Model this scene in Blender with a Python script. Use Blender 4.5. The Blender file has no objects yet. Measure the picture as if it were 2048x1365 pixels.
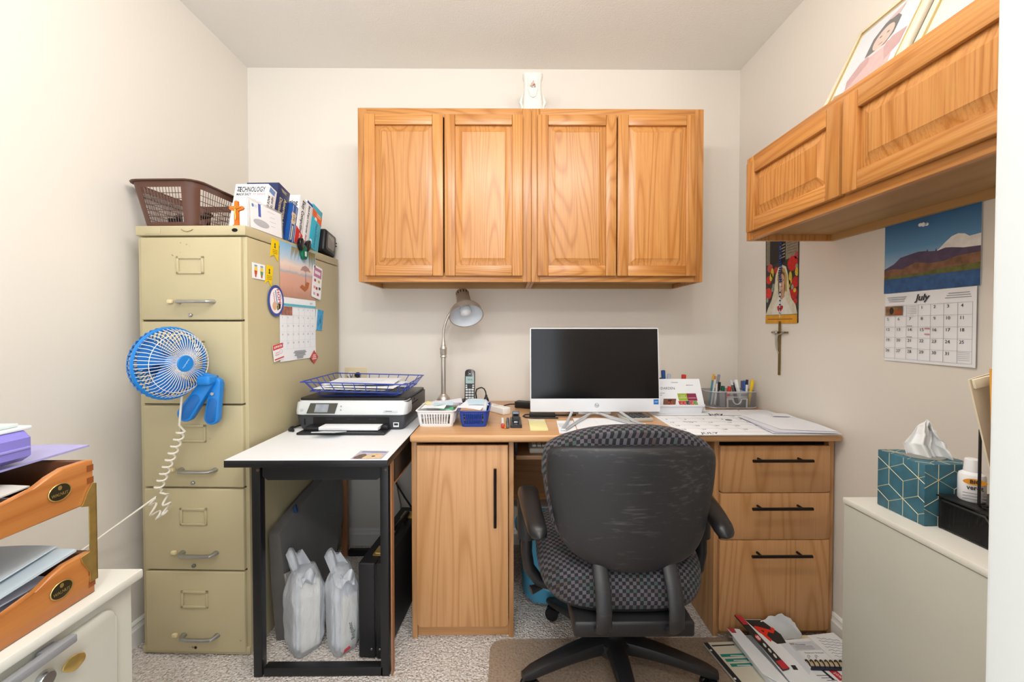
import bpy, bmesh, math, random
from mathutils import Vector, Matrix, Euler, noise
SC = bpy.context.scene
COL = SC.collection
R = math.radians
# ---------------------------------------------------------------- camera
cam_d = bpy.data.cameras.new('camera'); cam = bpy.data.objects.new('camera', cam_d); COL.objects.link(cam)
cam_d.sensor_width = 36.0; cam_d.lens = 820.0 * 36.0 / 2048.0
cam_d.clip_start = 0.02; cam_d.shift_x = 0.0; cam_d.shift_y = -12.19 / 2048.0
cam.location = (0, -2.127, 1.13); cam.rotation_euler = (R(89.0), 0, R(-0.5))
SC.camera = cam
# ---------------------------------------------------------------- world, lights, exposure
W = bpy.data.worlds.new('world'); SC.world = W; W.use_nodes = True
W.node_tree.nodes['Background'].inputs[0].default_value = (0.88, 0.94, 1.0, 1)
W.node_tree.nodes['Background'].inputs[1].default_value = 1.75
SC.view_settings.view_transform = 'Standard'; SC.view_settings.look = 'None'
SC.view_settings.gamma = 1.0; SC.view_settings.use_curve_mapping = False
SC.view_settings.exposure = 0.44
def point(name, loc, power, radius, color):
    l = bpy.data.lights.new(name, 'POINT'); l.energy = power; l.shadow_soft_size = radius; l.color = color
    o = bpy.data.objects.new(name, l); COL.objects.link(o); o.location = loc; return o
for lx in (-0.48, -0.16, 0.18, 0.48):          # four bulbs of the ceiling track light near the doorway
    point('ceiling_track_bulb', (lx, -1.48, 2.20), 5.8, 0.045, (1.0, 0.975, 0.94))
point('hall_ceiling_bulb', (0.12, -2.75, 2.25), 24.0, 0.08, (1.0, 0.99, 0.98))
# ---------------------------------------------------------------- helpers
def hexc(h, a=1.0):
    h = h.lstrip('#'); c = []
    for i in (0, 2, 4):
        v = int(h[i:i+2], 16) / 255.0
        c.append(v / 12.92 if v <= 0.04045 else ((v + 0.055) / 1.055) ** 2.4)
    return (c[0], c[1], c[2], a)
MATS = {}
def mat(h, rough=0.55, metal=0.0, spec=0.5, bump=0.0, bscale=60.0, var=0.0, vscale=8.0, alpha=1.0, trans=0.0, ior=1.45, coat=0.0, emit=0.0, sheen=0.0, name=None):
    """plain principled material with optional noise colour variation and bump"""
    key = (h, rough, metal, spec, bump, bscale, var, vscale, alpha, trans, coat, emit, sheen)
    if key in MATS: return MATS[key]
    m = bpy.data.materials.new(name or ('mat_' + h)); m.use_nodes = True; nt = m.node_tree; b = nt.nodes['Principled BSDF']
    b.inputs['Base Color'].default_value = hexc(h); b.inputs['Roughness'].default_value = rough
    b.inputs['Metallic'].default_value = metal; b.inputs['Specular IOR Level'].default_value = spec
    b.inputs['Alpha'].default_value = alpha; b.inputs['Transmission Weight'].default_value = trans; b.inputs['IOR'].default_value = ior
    b.inputs['Coat Weight'].default_value = coat
    if sheen: b.inputs['Sheen Weight'].default_value = sheen
    if emit: b.inputs['Emission Color'].default_value = hexc(h); b.inputs['Emission Strength'].default_value = emit
    if var or bump:
        tc = nt.nodes.new('ShaderNodeTexCoord')
    if var:
        n = nt.nodes.new('ShaderNodeTexNoise'); n.inputs['Scale'].default_value = vscale; n.inputs['Detail'].default_value = 5
        nt.links.new(tc.outputs['Object'], n.inputs['Vector'])
        mr = nt.nodes.new('ShaderNodeMapRange'); mr.inputs[1].default_value = 0.3; mr.inputs[2].default_value = 0.7
        mr.inputs[3].default_value = 1 - var; mr.inputs[4].default_value = 1 + var
        nt.links.new(n.outputs['Fac'], mr.inputs[0])
        hs = nt.nodes.new('ShaderNodeHueSaturation'); hs.inputs['Color'].default_value = hexc(h)
        nt.links.new(mr.outputs[0], hs.inputs['Value']); nt.links.new(hs.outputs[0], b.inputs['Base Color'])
    if bump:
        n2 = nt.nodes.new('ShaderNodeTexNoise'); n2.inputs['Scale'].default_value = bscale; n2.inputs['Detail'].default_value = 3
        nt.links.new(tc.outputs['Object'], n2.inputs['Vector'])
        bp = nt.nodes.new('ShaderNodeBump'); bp.inputs['Strength'].default_value = bump; bp.inputs['Distance'].default_value = 0.004
        nt.links.new(n2.outputs['Fac'], bp.inputs['Height']); nt.links.new(bp.outputs[0], b.inputs['Normal'])
    MATS[key] = m; return m
class NB:
    """tiny node-graph helper"""
    def __init__(s, name):
        s.m = bpy.data.materials.new(name); s.m.use_nodes = True; s.nt = s.m.node_tree; s.b = s.nt.nodes['Principled BSDF']
    def n(s, t, **k):
        x = s.nt.nodes.new('ShaderNode' + t)
        for a, v in k.items(): setattr(x, a, v)
        return x
    def l(s, a, b): s.nt.links.new(a, b)
    def math(s, op, a, b=None, c=None):
        x = s.n('Math', operation=op)
        for i, v in enumerate((a, b, c)):
            if v is None: continue
            if isinstance(v, (int, float)): x.inputs[i].default_value = v
            else: s.l(v, x.inputs[i])
        return x.outputs[0]
    def mix(s, f, a, b, blend='MIX'):
        x = s.n('Mix', data_type='RGBA', blend_type=blend)
        for sock, v in ((x.inputs[0], f), (x.inputs[6], a), (x.inputs[7], b)):
            if isinstance(v, (int, float)): sock.default_value = v
            elif isinstance(v, tuple): sock.default_value = v
            else: s.l(v, sock)
        return x.outputs[2]
    def coords(s, scale=(1, 1, 1), rnd=0.0, out='Object', loc=(0, 0, 0)):
        tc = s.n('TexCoord'); mp = s.n('Mapping'); mp.inputs['Scale'].default_value = scale; mp.inputs['Location'].default_value = loc
        v = tc.outputs[out]
        if rnd:
            oi = s.n('ObjectInfo'); k = s.math('MULTIPLY', oi.outputs['Random'], rnd)
            cx = s.n('CombineXYZ'); [s.l(k, cx.inputs[i]) for i in range(3)]
            ad = s.n('VectorMath', operation='ADD'); s.l(v, ad.inputs[0]); s.l(cx.outputs[0], ad.inputs[1]); v = ad.outputs[0]
        s.l(v, mp.inputs['Vector']); return mp.outputs[0]
    def noise(s, v, scale, detail=3, rough=0.5, dist=0.0):
        x = s.n('TexNoise'); x.inputs['Scale'].default_value = scale; x.inputs['Detail'].default_value = detail
        x.inputs['Roughness'].default_value = rough; x.inputs['Distortion'].default_value = dist
        s.l(v, x.inputs['Vector']); return x.outputs['Fac']
    def ramp(s, f, stops):
        x = s.n('ValToRGB'); e = x.color_ramp.elements
        while len(e) < len(stops): e.new(0.5)
        for i, (p, c) in enumerate(stops): e[i].position = p; e[i].color = c
        s.l(f, x.inputs[0]); return x.outputs[0]
    def bump(s, h, strength=0.3, dist=0.002):
        x = s.n('Bump'); x.inputs['Strength'].default_value = strength; x.inputs['Distance'].default_value = dist
        s.l(h, x.inputs['Height']); s.l(x.outputs[0], s.b.inputs['Normal'])
def wood(name, light, mid, dark, axis='Z', rough=0.38, fig=16.0, nscale=5.0, pore=0.55, coat=0.15, rc=0.7):
    k = NB(name); al = 0.075
    sc = {'X': (al, 1, 1), 'Y': (1, al, 1), 'Z': (1, 1, al)}[axis]
    sf = {'X': (0.02, 1, 1), 'Y': (1, 0.02, 1), 'Z': (1, 1, 0.02)}[axis]
    v = k.coords(sc, 23.0); v2 = k.coords(sf, 11.0)
    n1 = k.noise(v, nscale, 2, 0.45, 0.3)
    ring = k.math('MULTIPLY_ADD', k.math('SINE', k.math('MULTIPLY', n1, fig * 6.28)), 0.5, 0.5)
    ring = k.math('MULTIPLY', k.math('POWER', ring, 3.0), rc)
    streak = k.noise(v2, 210.0, 4, 0.7); big = k.noise(v, 1.6, 2)
    c = k.ramp(ring, [(0.0, hexc(light)), (0.62, hexc(mid)), (1.0, hexc(dark))])
    c = k.mix(k.math('MULTIPLY', k.math('SUBTRACT', 1.0, k.ramp(streak, [(0.30, (0, 0, 0, 1)), (0.55, (1, 1, 1, 1))])), pore), c, hexc(dark))
    c = k.mix(k.math('MULTIPLY', big, 0.35), c, hexc(mid))
    oi = k.n('ObjectInfo'); hs = k.n('HueSaturation'); k.l(k.math('MULTIPLY_ADD', oi.outputs['Random'], 0.16, 0.91), hs.inputs['Value']); k.l(c, hs.inputs['Color']); c = hs.outputs[0]
    k.l(c, k.b.inputs['Base Color']); k.b.inputs['Roughness'].default_value = rough
    k.b.inputs['Coat Weight'].default_value = coat; k.b.inputs['Coat Roughness'].default_value = 0.25
    k.bump(streak, 0.12, 0.001); return k.m
class MB:
    """mesh builder: collects shapes, build() links them as ONE mesh object"""
    def __init__(s): s.bm = bmesh.new()
    def _v(s, pts, M=None): return [s.bm.verts.new((M @ Vector(p)) if M else p) for p in pts]
    def raw(s, V, Fc, M=None):
        vs = s._v(V, M)
        for f in Fc:
            try: s.bm.faces.new([vs[i] for i in f])
            except ValueError: pass
        return s
    def box(s, lo, hi, bev=0.0, seg=2, M=None):
        x0, y0, z0 = lo; x1, y1, z1 = hi
        vs = s._v([(x0,y0,z0),(x1,y0,z0),(x1,y1,z0),(x0,y1,z0),(x0,y0,z1),(x1,y0,z1),(x1,y1,z1),(x0,y1,z1)], M)
        fs = [s.bm.faces.new([vs[i] for i in f]) for f in ((3,2,1,0),(4,5,6,7),(0,1,5,4),(1,2,6,5),(2,3,7,6),(3,0,4,7))]
        if bev > 0:
            es = list({e for f in fs for e in f.edges})
            bmesh.ops.bevel(s.bm, geom=es, offset=bev, segments=seg, profile=0.5, affect='EDGES', clamp_overlap=True)
        return s
    def prism(s, poly, h, M=None, bev=0.0, seg=2):
        """poly in XY, extruded 0..h along Z"""
        n = len(poly); vs = s._v([(p[0], p[1], 0) for p in poly] + [(p[0], p[1], h) for p in poly], M)
        fs = [s.bm.faces.new(vs[:n][::-1]), s.bm.faces.new(vs[n:])]
        for i in range(n): fs.append(s.bm.faces.new([vs[i], vs[(i+1) % n], vs[n+(i+1) % n], vs[n+i]]))
        if bev > 0:
            es = list(fs[0].edges) + list(fs[1].edges)
            bmesh.ops.bevel(s.bm, geom=es, offset=bev, segments=seg, profile=0.5, affect='EDGES', clamp_overlap=True)
        return s
    def lathe(s, prof, seg=32, M=None, cap=True, arc=None):
        rings = []
        for r, z in prof:
            rings.append(s._v([(r*math.cos(2*math.pi*i/seg), r*math.sin(2*math.pi*i/seg), z) for i in range(seg)], M))
        for a, b in zip(rings, rings[1:]):
            for i in range(seg): s.bm.faces.new([a[i], a[(i+1) % seg], b[(i+1) % seg], b[i]])
        if cap:
            s.bm.faces.new(rings[0][::-1]); s.bm.faces.new(rings[-1])
        return s
    def tube(s, pts, r, seg=8, closed=False, M=None, flat=1.0):
        P = [Vector(p) for p in pts]; n = len(P); rings = []
        up = None
        for i, p in enumerate(P):
            if closed: t = P[(i+1) % n] - P[i-1]
            else: t = P[min(i+1, n-1)] - P[max(i-1, 0)]
            if t.length < 1e-9: t = Vector((0, 0, 1))
            t.normalize()
            if up is None: up = Vector((0, 0, 1)) if abs(t.z) < 0.9 else Vector((1, 0, 0))
            a = t.cross(up)
            if a.length < 1e-6: a = t.cross(Vector((1, 0, 0)))
            a.normalize(); b = t.cross(a).normalized() ; up = a.cross(t)
            rr = r[i] if isinstance(r, (list, tuple)) else r
            rings.append(s._v([p + a*rr*math.cos(2*math.pi*k/seg) + b*rr*flat*math.sin(2*math.pi*k/seg) for k in range(seg)], M))
        m = n if closed else n-1
        for i in range(m):
            a, b = rings[i], rings[(i+1) % n]
            for k in range(seg): s.bm.faces.new([a[k], a[(k+1) % seg], b[(k+1) % seg], b[k]])
        if not closed: s.bm.faces.new(rings[0][::-1]); s.bm.faces.new(rings[-1])
        return s
    def loft(s, loops, M=None, cap=True):
        rings = [s._v(l, M) for l in loops]; n = len(loops[0])
        for a, b in zip(rings, rings[1:]):
            for i in range(n): s.bm.faces.new([a[i], a[(i+1) % n], b[(i+1) % n], b[i]])
        if cap: s.bm.faces.new(rings[0][::-1]); s.bm.faces.new(rings[-1])
        return s
    def sheet(s, f, nu, nv, th=0.0004, M=None):
        """double-sided sheet from f(u,v)->(x,y,z), thickness along the local normal"""
        P = [[Vector(f(i/nu, j/nv)) for j in range(nv+1)] for i in range(nu+1)]
        def nrm(i, j):
            a = P[min(i+1, nu)][j] - P[max(i-1, 0)][j]; b = P[i][min(j+1, nv)] - P[i][max(j-1, 0)]
            c = a.cross(b); return c.normalized() if c.length > 1e-12 else Vector((0, 0, 1))
        A = [[None]*(nv+1) for _ in range(nu+1)]; B = [[None]*(nv+1) for _ in range(nu+1)]
        for i in range(nu+1):
            for j in range(nv+1):
                q = nrm(i, j)*th*0.5
                A[i][j], B[i][j] = s._v([P[i][j]+q, P[i][j]-q], M)
        for i in range(nu):
            for j in range(nv):
                s.bm.faces.new([A[i][j], A[i+1][j], A[i+1][j+1], A[i][j+1]]); s.bm.faces.new([B[i][j], B[i][j+1], B[i+1][j+1], B[i+1][j]])
        for i in range(nu):
            s.bm.faces.new([A[i][0], B[i][0], B[i+1][0], A[i+1][0]]); s.bm.faces.new([A[i+1][nv], B[i+1][nv], B[i][nv], A[i][nv]])
        for j in range(nv):
            s.bm.faces.new([A[0][j+1], B[0][j+1], B[0][j], A[0][j]]); s.bm.faces.new([A[nu][j], B[nu][j], B[nu][j+1], A[nu][j+1]])
        return s
    def sphere(s, c, r, seg=12, scale=(1, 1, 1), M=None):
        X = Matrix.Translation(c) @ Matrix.Diagonal((scale[0], scale[1], scale[2], 1))
        if M: X = M @ X
        bmesh.ops.create_uvsphere(s.bm, u_segments=seg, v_segments=max(6, seg//2), radius=r, matrix=X); return s
    def build(s, name, m, parent=None, smooth=35, loc=None, rot=None):
        bmesh.ops.recalc_face_normals(s.bm, faces=s.bm.faces)
        me = bpy.data.meshes.new(name); s.bm.to_mesh(me); s.bm.free()
        me.materials.append(m)
        if smooth:
            me.shade_smooth(); me.set_sharp_from_angle(angle=R(smooth))
        o = bpy.data.objects.new(name, me); COL.objects.link(o)
        if parent: o.parent = parent
        if loc: o.location = loc
        if rot: o.rotation_euler = rot
        return o
def TR(loc=(0, 0, 0), rx=0, ry=0, rz=0): return Matrix.Translation(loc) @ Euler((R(rx), R(ry), R(rz))).to_matrix().to_4x4()
def box(name, lo, hi, m, parent=None, bev=0.0015, seg=2, M=None): return MB().box(lo, hi, bev, seg, M).build(name, m, parent)
def flat(name, poly, m, parent, M, t=0.0003): return MB().prism(poly, t, M).build(name, m, parent, smooth=0)
def rect(name, x0, y0, x1, y1, m, parent, M, t=0.0003): return flat(name, [(x0,y0),(x1,y0),(x1,y1),(x0,y1)], m, parent, M, t)
def ell(cx, cy, rx, ry, n=24): return [(cx+rx*math.cos(2*math.pi*i/n), cy+ry*math.sin(2*math.pi*i/n)) for i in range(n)]
def text(s, size, m, parent, M, align='CENTER', name='lettering', t=0.0002, sx=1.0, bold=0.0, shear=0.0, sp=1.0):
    cu = bpy.data.curves.new('t', 'FONT'); cu.body = s; cu.size = size; cu.align_x = align; cu.align_y = 'CENTER'
    cu.extrude = t; cu.offset = bold*size; cu.shear = shear; cu.space_character = sp; cu.resolution_u = 2
    o = bpy.data.objects.new('t', cu); COL.objects.link(o)
    dg = bpy.context.evaluated_depsgraph_get(); me = bpy.data.meshes.new_from_object(o.evaluated_get(dg))
    bpy.data.objects.remove(o); bpy.data.curves.remove(cu)
    me.transform(M @ Matrix.Diagonal((sx, 1, 1, 1))); me.materials.clear(); me.materials.append(m); me.name = name
    q = bpy.data.objects.new(name, me); COL.objects.link(q); q.parent = parent; return q
def tag(o, label, cat, group=None):
    o['label'] = label; o['category'] = cat
    if group: o['group'] = group
    return o
def thing(name, label, cat, loc=(0, 0, 0), rz=0, group=None):
    o = bpy.data.objects.new(name, None); COL.objects.link(o); o.location = loc; o.rotation_euler = (0, 0, R(rz)); o.empty_display_size = 0.05
    return tag(o, label, cat, group)
def struct(o): o['kind'] = 'structure'; return o
def copy_tree(o, parent=None):
    c = o.copy(); COL.objects.link(c); c.parent = parent
    for ch in list(o.children): copy_tree(ch, c)
    return c
# a plane's frame: local x,y of a print on a surface; z out of it
def face(o, ex, ey):
    ex = Vector(ex).normalized(); ey = Vector(ey).normalized(); ez = ex.cross(ey)
    M = Matrix.Identity(4)
    for i in range(3): M[i][0] = ex[i]; M[i][1] = ey[i]; M[i][2] = ez[i]; M[i][3] = o[i]
    return M
random.seed(4)
# ---------------------------------------------------------------- shared materials
def paint(name, h, bscale, strength, rough=0.6):
    k = NB(name); v = k.coords((1, 1, 1)); n = k.noise(v, bscale, 4, 0.6); n2 = k.noise(v, 1.3, 3)
    k.l(k.mix(k.math('MULTIPLY', n2, 0.10), hexc(h), hexc('d8cdbf')), k.b.inputs['Base Color']); k.b.inputs['Roughness'].default_value = rough
    k.b.inputs['Specular IOR Level'].default_value = 0.3; k.bump(n, strength, 0.003); return k.m
M_wall = paint('wall_paint', 'e7e1d8', 90, 0.06); M_ceil = paint('ceiling_stipple', 'f3f1ed', 120, 0.55, 0.8)
M_trim = mat('efeeea', 0.35)
def carpet():
    k = NB('berber_carpet'); v = k.coords(); a = k.noise(v, 130, 4, 0.65); b = k.noise(v, 75, 3, 0.6); c = k.noise(v, 420, 2)
    vo = k.n('TexVoronoi'); vo.inputs['Scale'].default_value = 150; k.l(v, vo.inputs['Vector'])
    col = k.ramp(a, [(0.30, hexc('8f7c70')), (0.42, hexc('cfc4bb')), (0.52, hexc('e6dfd9')), (0.70, hexc('f4f1ee'))])
    col = k.mix(k.ramp(b, [(0.56, (0, 0, 0, 1)), (0.72, (0.75, 0.75, 0.75, 1))]), col, hexc('a48a7b'))
    k.l(col, k.b.inputs['Base Color']); k.b.inputs['Roughness'].default_value = 0.95; k.b.inputs['Specular IOR Level'].default_value = 0.1
    k.bump(k.math('ADD', k.math('MULTIPLY', vo.outputs['Distance'], -1.4), a), 0.8, 0.007); return k.m
M_carpet = carpet()
OAK = dict(light='c98f50', mid='b67838', dark='8a4e22')
M_oakZ = wood('oak_vertical', OAK['light'], OAK['mid'], OAK['dark'], 'Z', 0.34, 30, 4.5, 0.50)
M_oakX = wood('oak_horizontal', OAK['light'], OAK['mid'], OAK['dark'], 'X', 0.34, 30, 4.5, 0.50)
M_oak_in = wood('pale_cabinet_liner', 'b8905c', 'ab824e', '936a3c', 'X', 0.5, 6, 3.0, 0.2, 0.0)
LAM = ('c99868', 'b98654', '996838')
M_lamZ = wood('cherry_laminate_vertical', *LAM, 'Z', 0.42, 26, 3.6, 0.30, 0.05, 0.7)
M_lamX = wood('cherry_laminate_horizontal', *LAM, 'X', 0.35, 26, 3.6, 0.30, 0.1, 0.45)
M_black = mat('1b1b1c', 0.45, bump=0.1, bscale=300); M_blackgloss = mat('121315', 0.2); M_darkgap = mat('120d0a', 0.9)
M_white = mat('eceef0', 0.4); M_paper = mat('eef0f4', 0.85, spec=0.2); M_ink = mat('2a2a30', 0.8); M_grayink = mat('8a8c94', 0.8)
M_chrome = mat('c9ccce', 0.28, 1.0); M_alu = mat('b4b6b8', 0.38, 1.0, var=0.08, vscale=40); M_brass = mat('cdb26a', 0.32, 0.8, var=0.12, vscale=60)
M_red = mat('cf2f2a', 0.5); M_yellow = mat('f2cf10', 0.5); M_blue = mat('2a6fb8', 0.45); M_navy = mat('26335e', 0.5); M_green = mat('1f8a5a', 0.5); M_orange = mat('ee6a22', 0.5)
# ---------------------------------------------------------------- the room
CEIL = 2.458; XL, XR = -1.332, 1.196
struct(box('floor', (XL-0.1, -4.2, -0.06), (XR+1.2, 0.1, 0.0), M_carpet, bev=0))
struct(box('ceiling', (XL-0.1, -4.2, CEIL), (XR+1.2, 0.1, CEIL+0.06), M_ceil, bev=0))
struct(box('wall_back', (XL-0.1, 0.0, 0.0), (XR+0.1, 0.1, CEIL), M_wall, bev=0))
struct(box('wall_left', (XL-0.1, -4.2, 0.0), (XL, 0.0, CEIL), M_wall, bev=0))
struct(box('wall_right', (XR, -1.822, 0.0), (XR+0.1, 0.0, CEIL), M_wall, bev=0))
struct(box('wall_front', (0.398, -1.93, 0.0), (XR+1.2, -1.822, CEIL), M_wall, bev=0))
jm = struct(MB().box((0.3800, -1.945, 0.0), (0.398, -1.8065, CEIL), 0.004).build('trim_1', mat('e4ecef', 0.4)))
def baseboard(name, p0, p1, nrm):
    """moulded skirting: profile swept between two floor points"""
    prof = [(0.0, 0.0), (0.014, 0.0), (0.014, 0.058), (0.011, 0.064), (0.009, 0.072), (0.010, 0.078), (0.006, 0.084), (0.0, 0.086)]
    loops = [[(p[0]+nrm[0]*a, p[1]+nrm[1]*a, z) for a, z in prof] for p in (p0, p1)]
    return struct(MB().loft(loops).build(name, M_trim, smooth=0))
baseboard('baseboard_back', (XL, 0), (XR, 0), (0, -1)); baseboard('baseboard_left', (XL, -4.2), (XL, 0), (1, 0)); baseboard('baseboard_right', (XR, -1.822), (XR, 0), (-1, 0))
# ---------------------------------------------------------------- oak wall cabinets
def door(parent, x0, x1, z0, z1, y, st=0.046):
    """raised-panel door: panel is the door, stiles and rails its pieces; front towards -y"""
    t = 0.019
    ix0, ix1, iz0, iz1 = x0+st, x1-st, z0+st, z1-st
    g = 0.030; b = MB()
    def loop(i, yy): return [(ix0+i, yy, iz0+i), (ix1-i, yy, iz0+i), (ix1-i, yy, iz1-i), (ix0+i, yy, iz1-i)]
    b.loft([loop(-0.006, y+0.004), loop(-0.006, y-0.006), loop(0.002, y-0.0065), loop(g, y-0.0165), loop(g+0.001, y-0.0172)])
    d = b.build('door', M_oakZ, parent, smooth=20)
    for a, c in ((x0, ix0), (ix1, x1)): box('stile', (a, y-t, z0), (c, y, z1), M_oakZ, d, 0.0035, 2)
    for a, c in ((z0, iz0), (iz1, z1)): box('rail', (ix0, y-t, a), (ix1, y, c), M_oakX, d, 0.0035, 2)
    return d
def wall_cabinet(label, loc, rz, w, h, depth, doors, dz):
    t = thing('wall_cabinet', label, 'cabinet', loc, rz, 'oak wall cabinets'); th = 0.014; y = -depth
    box('side_panel', (0, y+0.019, 0), (th, -0.001, h), M_oakZ, t, 0.001); box('side_panel', (w-th, y+0.019, 0), (w, -0.001, h), M_oakZ, t, 0.001)
    box('bottom_panel', (th, y+0.019, 0.022), (w-th, -0.02, 0.034), M_oak_in, t, 0); box('top_panel', (th, y+0.019, h-0.012), (w-th, -0.001, h), M_oak_in, t, 0)
    box('hanging_rail', (th, -0.019, 0.0), (w-th, -0.001, 0.075), M_oak_in, t, 0); box('back_panel', (th, -0.006, 0.075), (w-th, -0.001, h-0.012), M_oak_in, t, 0)
    box('frame_stile', (0, y, 0), (0.038, y+0.019, h), M_oakZ, t, 0.001); box('frame_stile', (w-0.038, y, 0), (w, y+0.019, h), M_oakZ, t, 0.001)
    box('frame_rail', (0.038, y, 0), (w-0.038, y+0.019, 0.04), M_oakX, t, 0.001); box('frame_rail', (0.038, y, h-0.04), (w-0.038, y+0.019, h), M_oakX, t, 0.001)
    for a, c in doors: door(t, a, c, dz[0], dz[1], y-0.001)
    return t
wall_cabinet('oak two-door wall cabinet above the printer and brushed metal lamp', (-0.656, 0, 1.332), 0, 0.756, 0.756, 0.32, [(0.033, 0.373), (0.379, 0.718)], (0.024, 0.722))
wall_cabinet('oak two-door wall cabinet above the computer monitor', (0.101, 0, 1.332), 0, 0.756, 0.756, 0.32, [(0.026, 0.369), (0.374, 0.720)], (0.024, 0.722))
wall_cabinet('low wide oak wall cabinet on the right wall over the july calendar', (XR, -0.62, 1.448), -90, 0.914, 0.298, 0.32, [(0.028, 0.444), (0.452, 0.886)], (0.024, 0.270))
# ---------------------------------------------------------------- desk: two pedestals and the worktop
DZ = 0.752
def bar_handle(parent, p0, p1, post, r=0.0055):
    """dark bar pull with two posts; post = vector back to the face"""
    b = MB().tube([p0, p1], r, 10); P0, P1, pv = Vector(p0), Vector(p1), Vector(post)
    for f in (0.16, 0.84): q = P0.lerp(P1, f); b.tube([q, q+pv], r*0.8, 8)
    return b.build('handle', mat('241d1a', 0.4, 0.6), parent)
def roundrect(x0, z0, x1, z1, r, n=5, corners=(1, 1, 1, 1)):
    P = []
    for (cx, cz, a0, on, px, pz) in ((x0+r, z0+r, 180, corners[0], x0, z0), (x1-r, z0+r, 270, corners[1], x1, z0), (x1-r, z1-r, 0, corners[2], x1, z1), (x0+r, z1-r, 90, corners[3], x0, z1)):
        if not on: P.append((px, pz)); continue
        for i in range(n+1): a = R(a0+90*i/n); P.append((cx+r*math.cos(a), cz+r*math.sin(a)))
    return P
MXZ = lambda y: face((0, y, 0), (1, 0, 0), (0, 0, 1))      # local xy -> world xz, local z -> -y
pc = thing('desk_cabinet', 'light wood desk cabinet with one door and a vertical black handle', 'cabinet', (-0.35, -0.65, 0))
box('side_panel', (0, -0.002, 0), (0.019, 0.60, 0.724), M_lamZ, pc); box('side_panel', (0.351, -0.002, 0.0), (0.369, 0.60, 0.724), M_lamZ, pc)
box('kick_panel', (0.019, 0.012, 0), (0.351, 0.03, 0.06), M_lamX, pc, 0.0005); box('back_panel', (0.019, 0.585, 0.03), (0.351, 0.595, 0.72), M_lamZ, pc, 0)
box('bottom_panel', (0.019, 0.03, 0.05), (0.351, 0.585, 0.066), M_lamX, pc, 0)
dd = MB().prism(roundrect(0.021, 0.052, 0.349, 0.709, 0.014, corners=(1, 1, 0, 0)), 0.017, MXZ(0.0), 0.002).build('door', M_lamZ, pc)
bar_handle(dd, (0.303, -0.045, 0.425), (0.303, -0.045, 0.634), (0, 0.029, 0))
pd = thing('desk_drawer_unit', 'light wood desk pedestal with three drawers and black bar handles', 'drawers', (0.748, -0.65, 0))
box('side_panel', (0, -0.002, 0), (0.018, 0.60, 0.724), M_lamZ, pd); box('side_panel', (0.418, -0.002, 0), (0.438, 0.60, 0.724), M_lamZ, pd)
box('kick_panel', (0.018, 0.012, 0), (0.418, 0.03, 0.045), M_lamX, pd, 0.0005); box('back_panel', (0.018, 0.585, 0.03), (0.418, 0.595, 0.72), M_lamZ, pd, 0)
box('gap_shade_sheet', (0.018, 0.02, 0.045), (0.418, 0.03, 0.72), M_darkgap, pd, 0)  # near-black sheet: shade in the gaps between drawers, put into its colour
for z0, z1, hz in ((0.536, 0.704, 0.659), (0.365, 0.533, 0.488), (0.030, 0.362, 0.318)):
    dr = MB().prism(roundrect(0.014, z0, 0.413, z1, 0.010, corners=(1, 1, 0, 0)), 0.017, MXZ(0.0), 0.002).build('drawer', M_lamZ, pd)
    bar_handle(dr, (0.116, -0.046, hz), (0.330, -0.046, hz), (0, 0.030, 0))
dt = thing('office_desk', 'light wood desk worktop with a rounded front edge and keyboard shelf', 'desk', (-0.348, -0.69, 0))
MB().box((0, 0, 0.7245), (1.536, 0.685, DZ), 0.009, 4).build('worktop', wood('worktop_laminate', 'd8a878', 'ca9763', 'ab7845', 'X', 0.35, 26, 3.6, 0.3, 0.1, 0.4), dt)
box('keyboard_shelf', (0.378, 0.19, 0.602), (1.088, 0.55, 0.620), M_lamX, dt, 0.003)
for x in (0.372, 1.082): box('shelf_rail', (x, 0.20, 0.620), (x+0.012, 0.55, 0.7235), mat('4a4a4a', 0.4, 0.8), dt, 0.001)
box('modesty_panel', (0.370, 0.575, 0.28), (1.096, 0.590, 0.7235), M_lamX, dt, 0.001)
# keyboard on the shelf
kb = thing('keyboard', 'off-white keyboard on the pull-out shelf under the desk', 'keyboard', (0.085, -0.478, 0.6205))
box('case', (0, 0, 0), (0.43, 0.145, 0.022), mat('d9d4c6', 0.5), kb, 0.006, 3)
for r_ in range(4):
    b = MB()
    for c in range(20): b.box((0.012+c*0.0204, 0.018+r_*0.028, 0.022), (0.030+c*0.0204, 0.042+r_*0.028, 0.031), 0.002, 1)
    b.build('key_row', mat('e9e5da', 0.5), kb)
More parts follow.
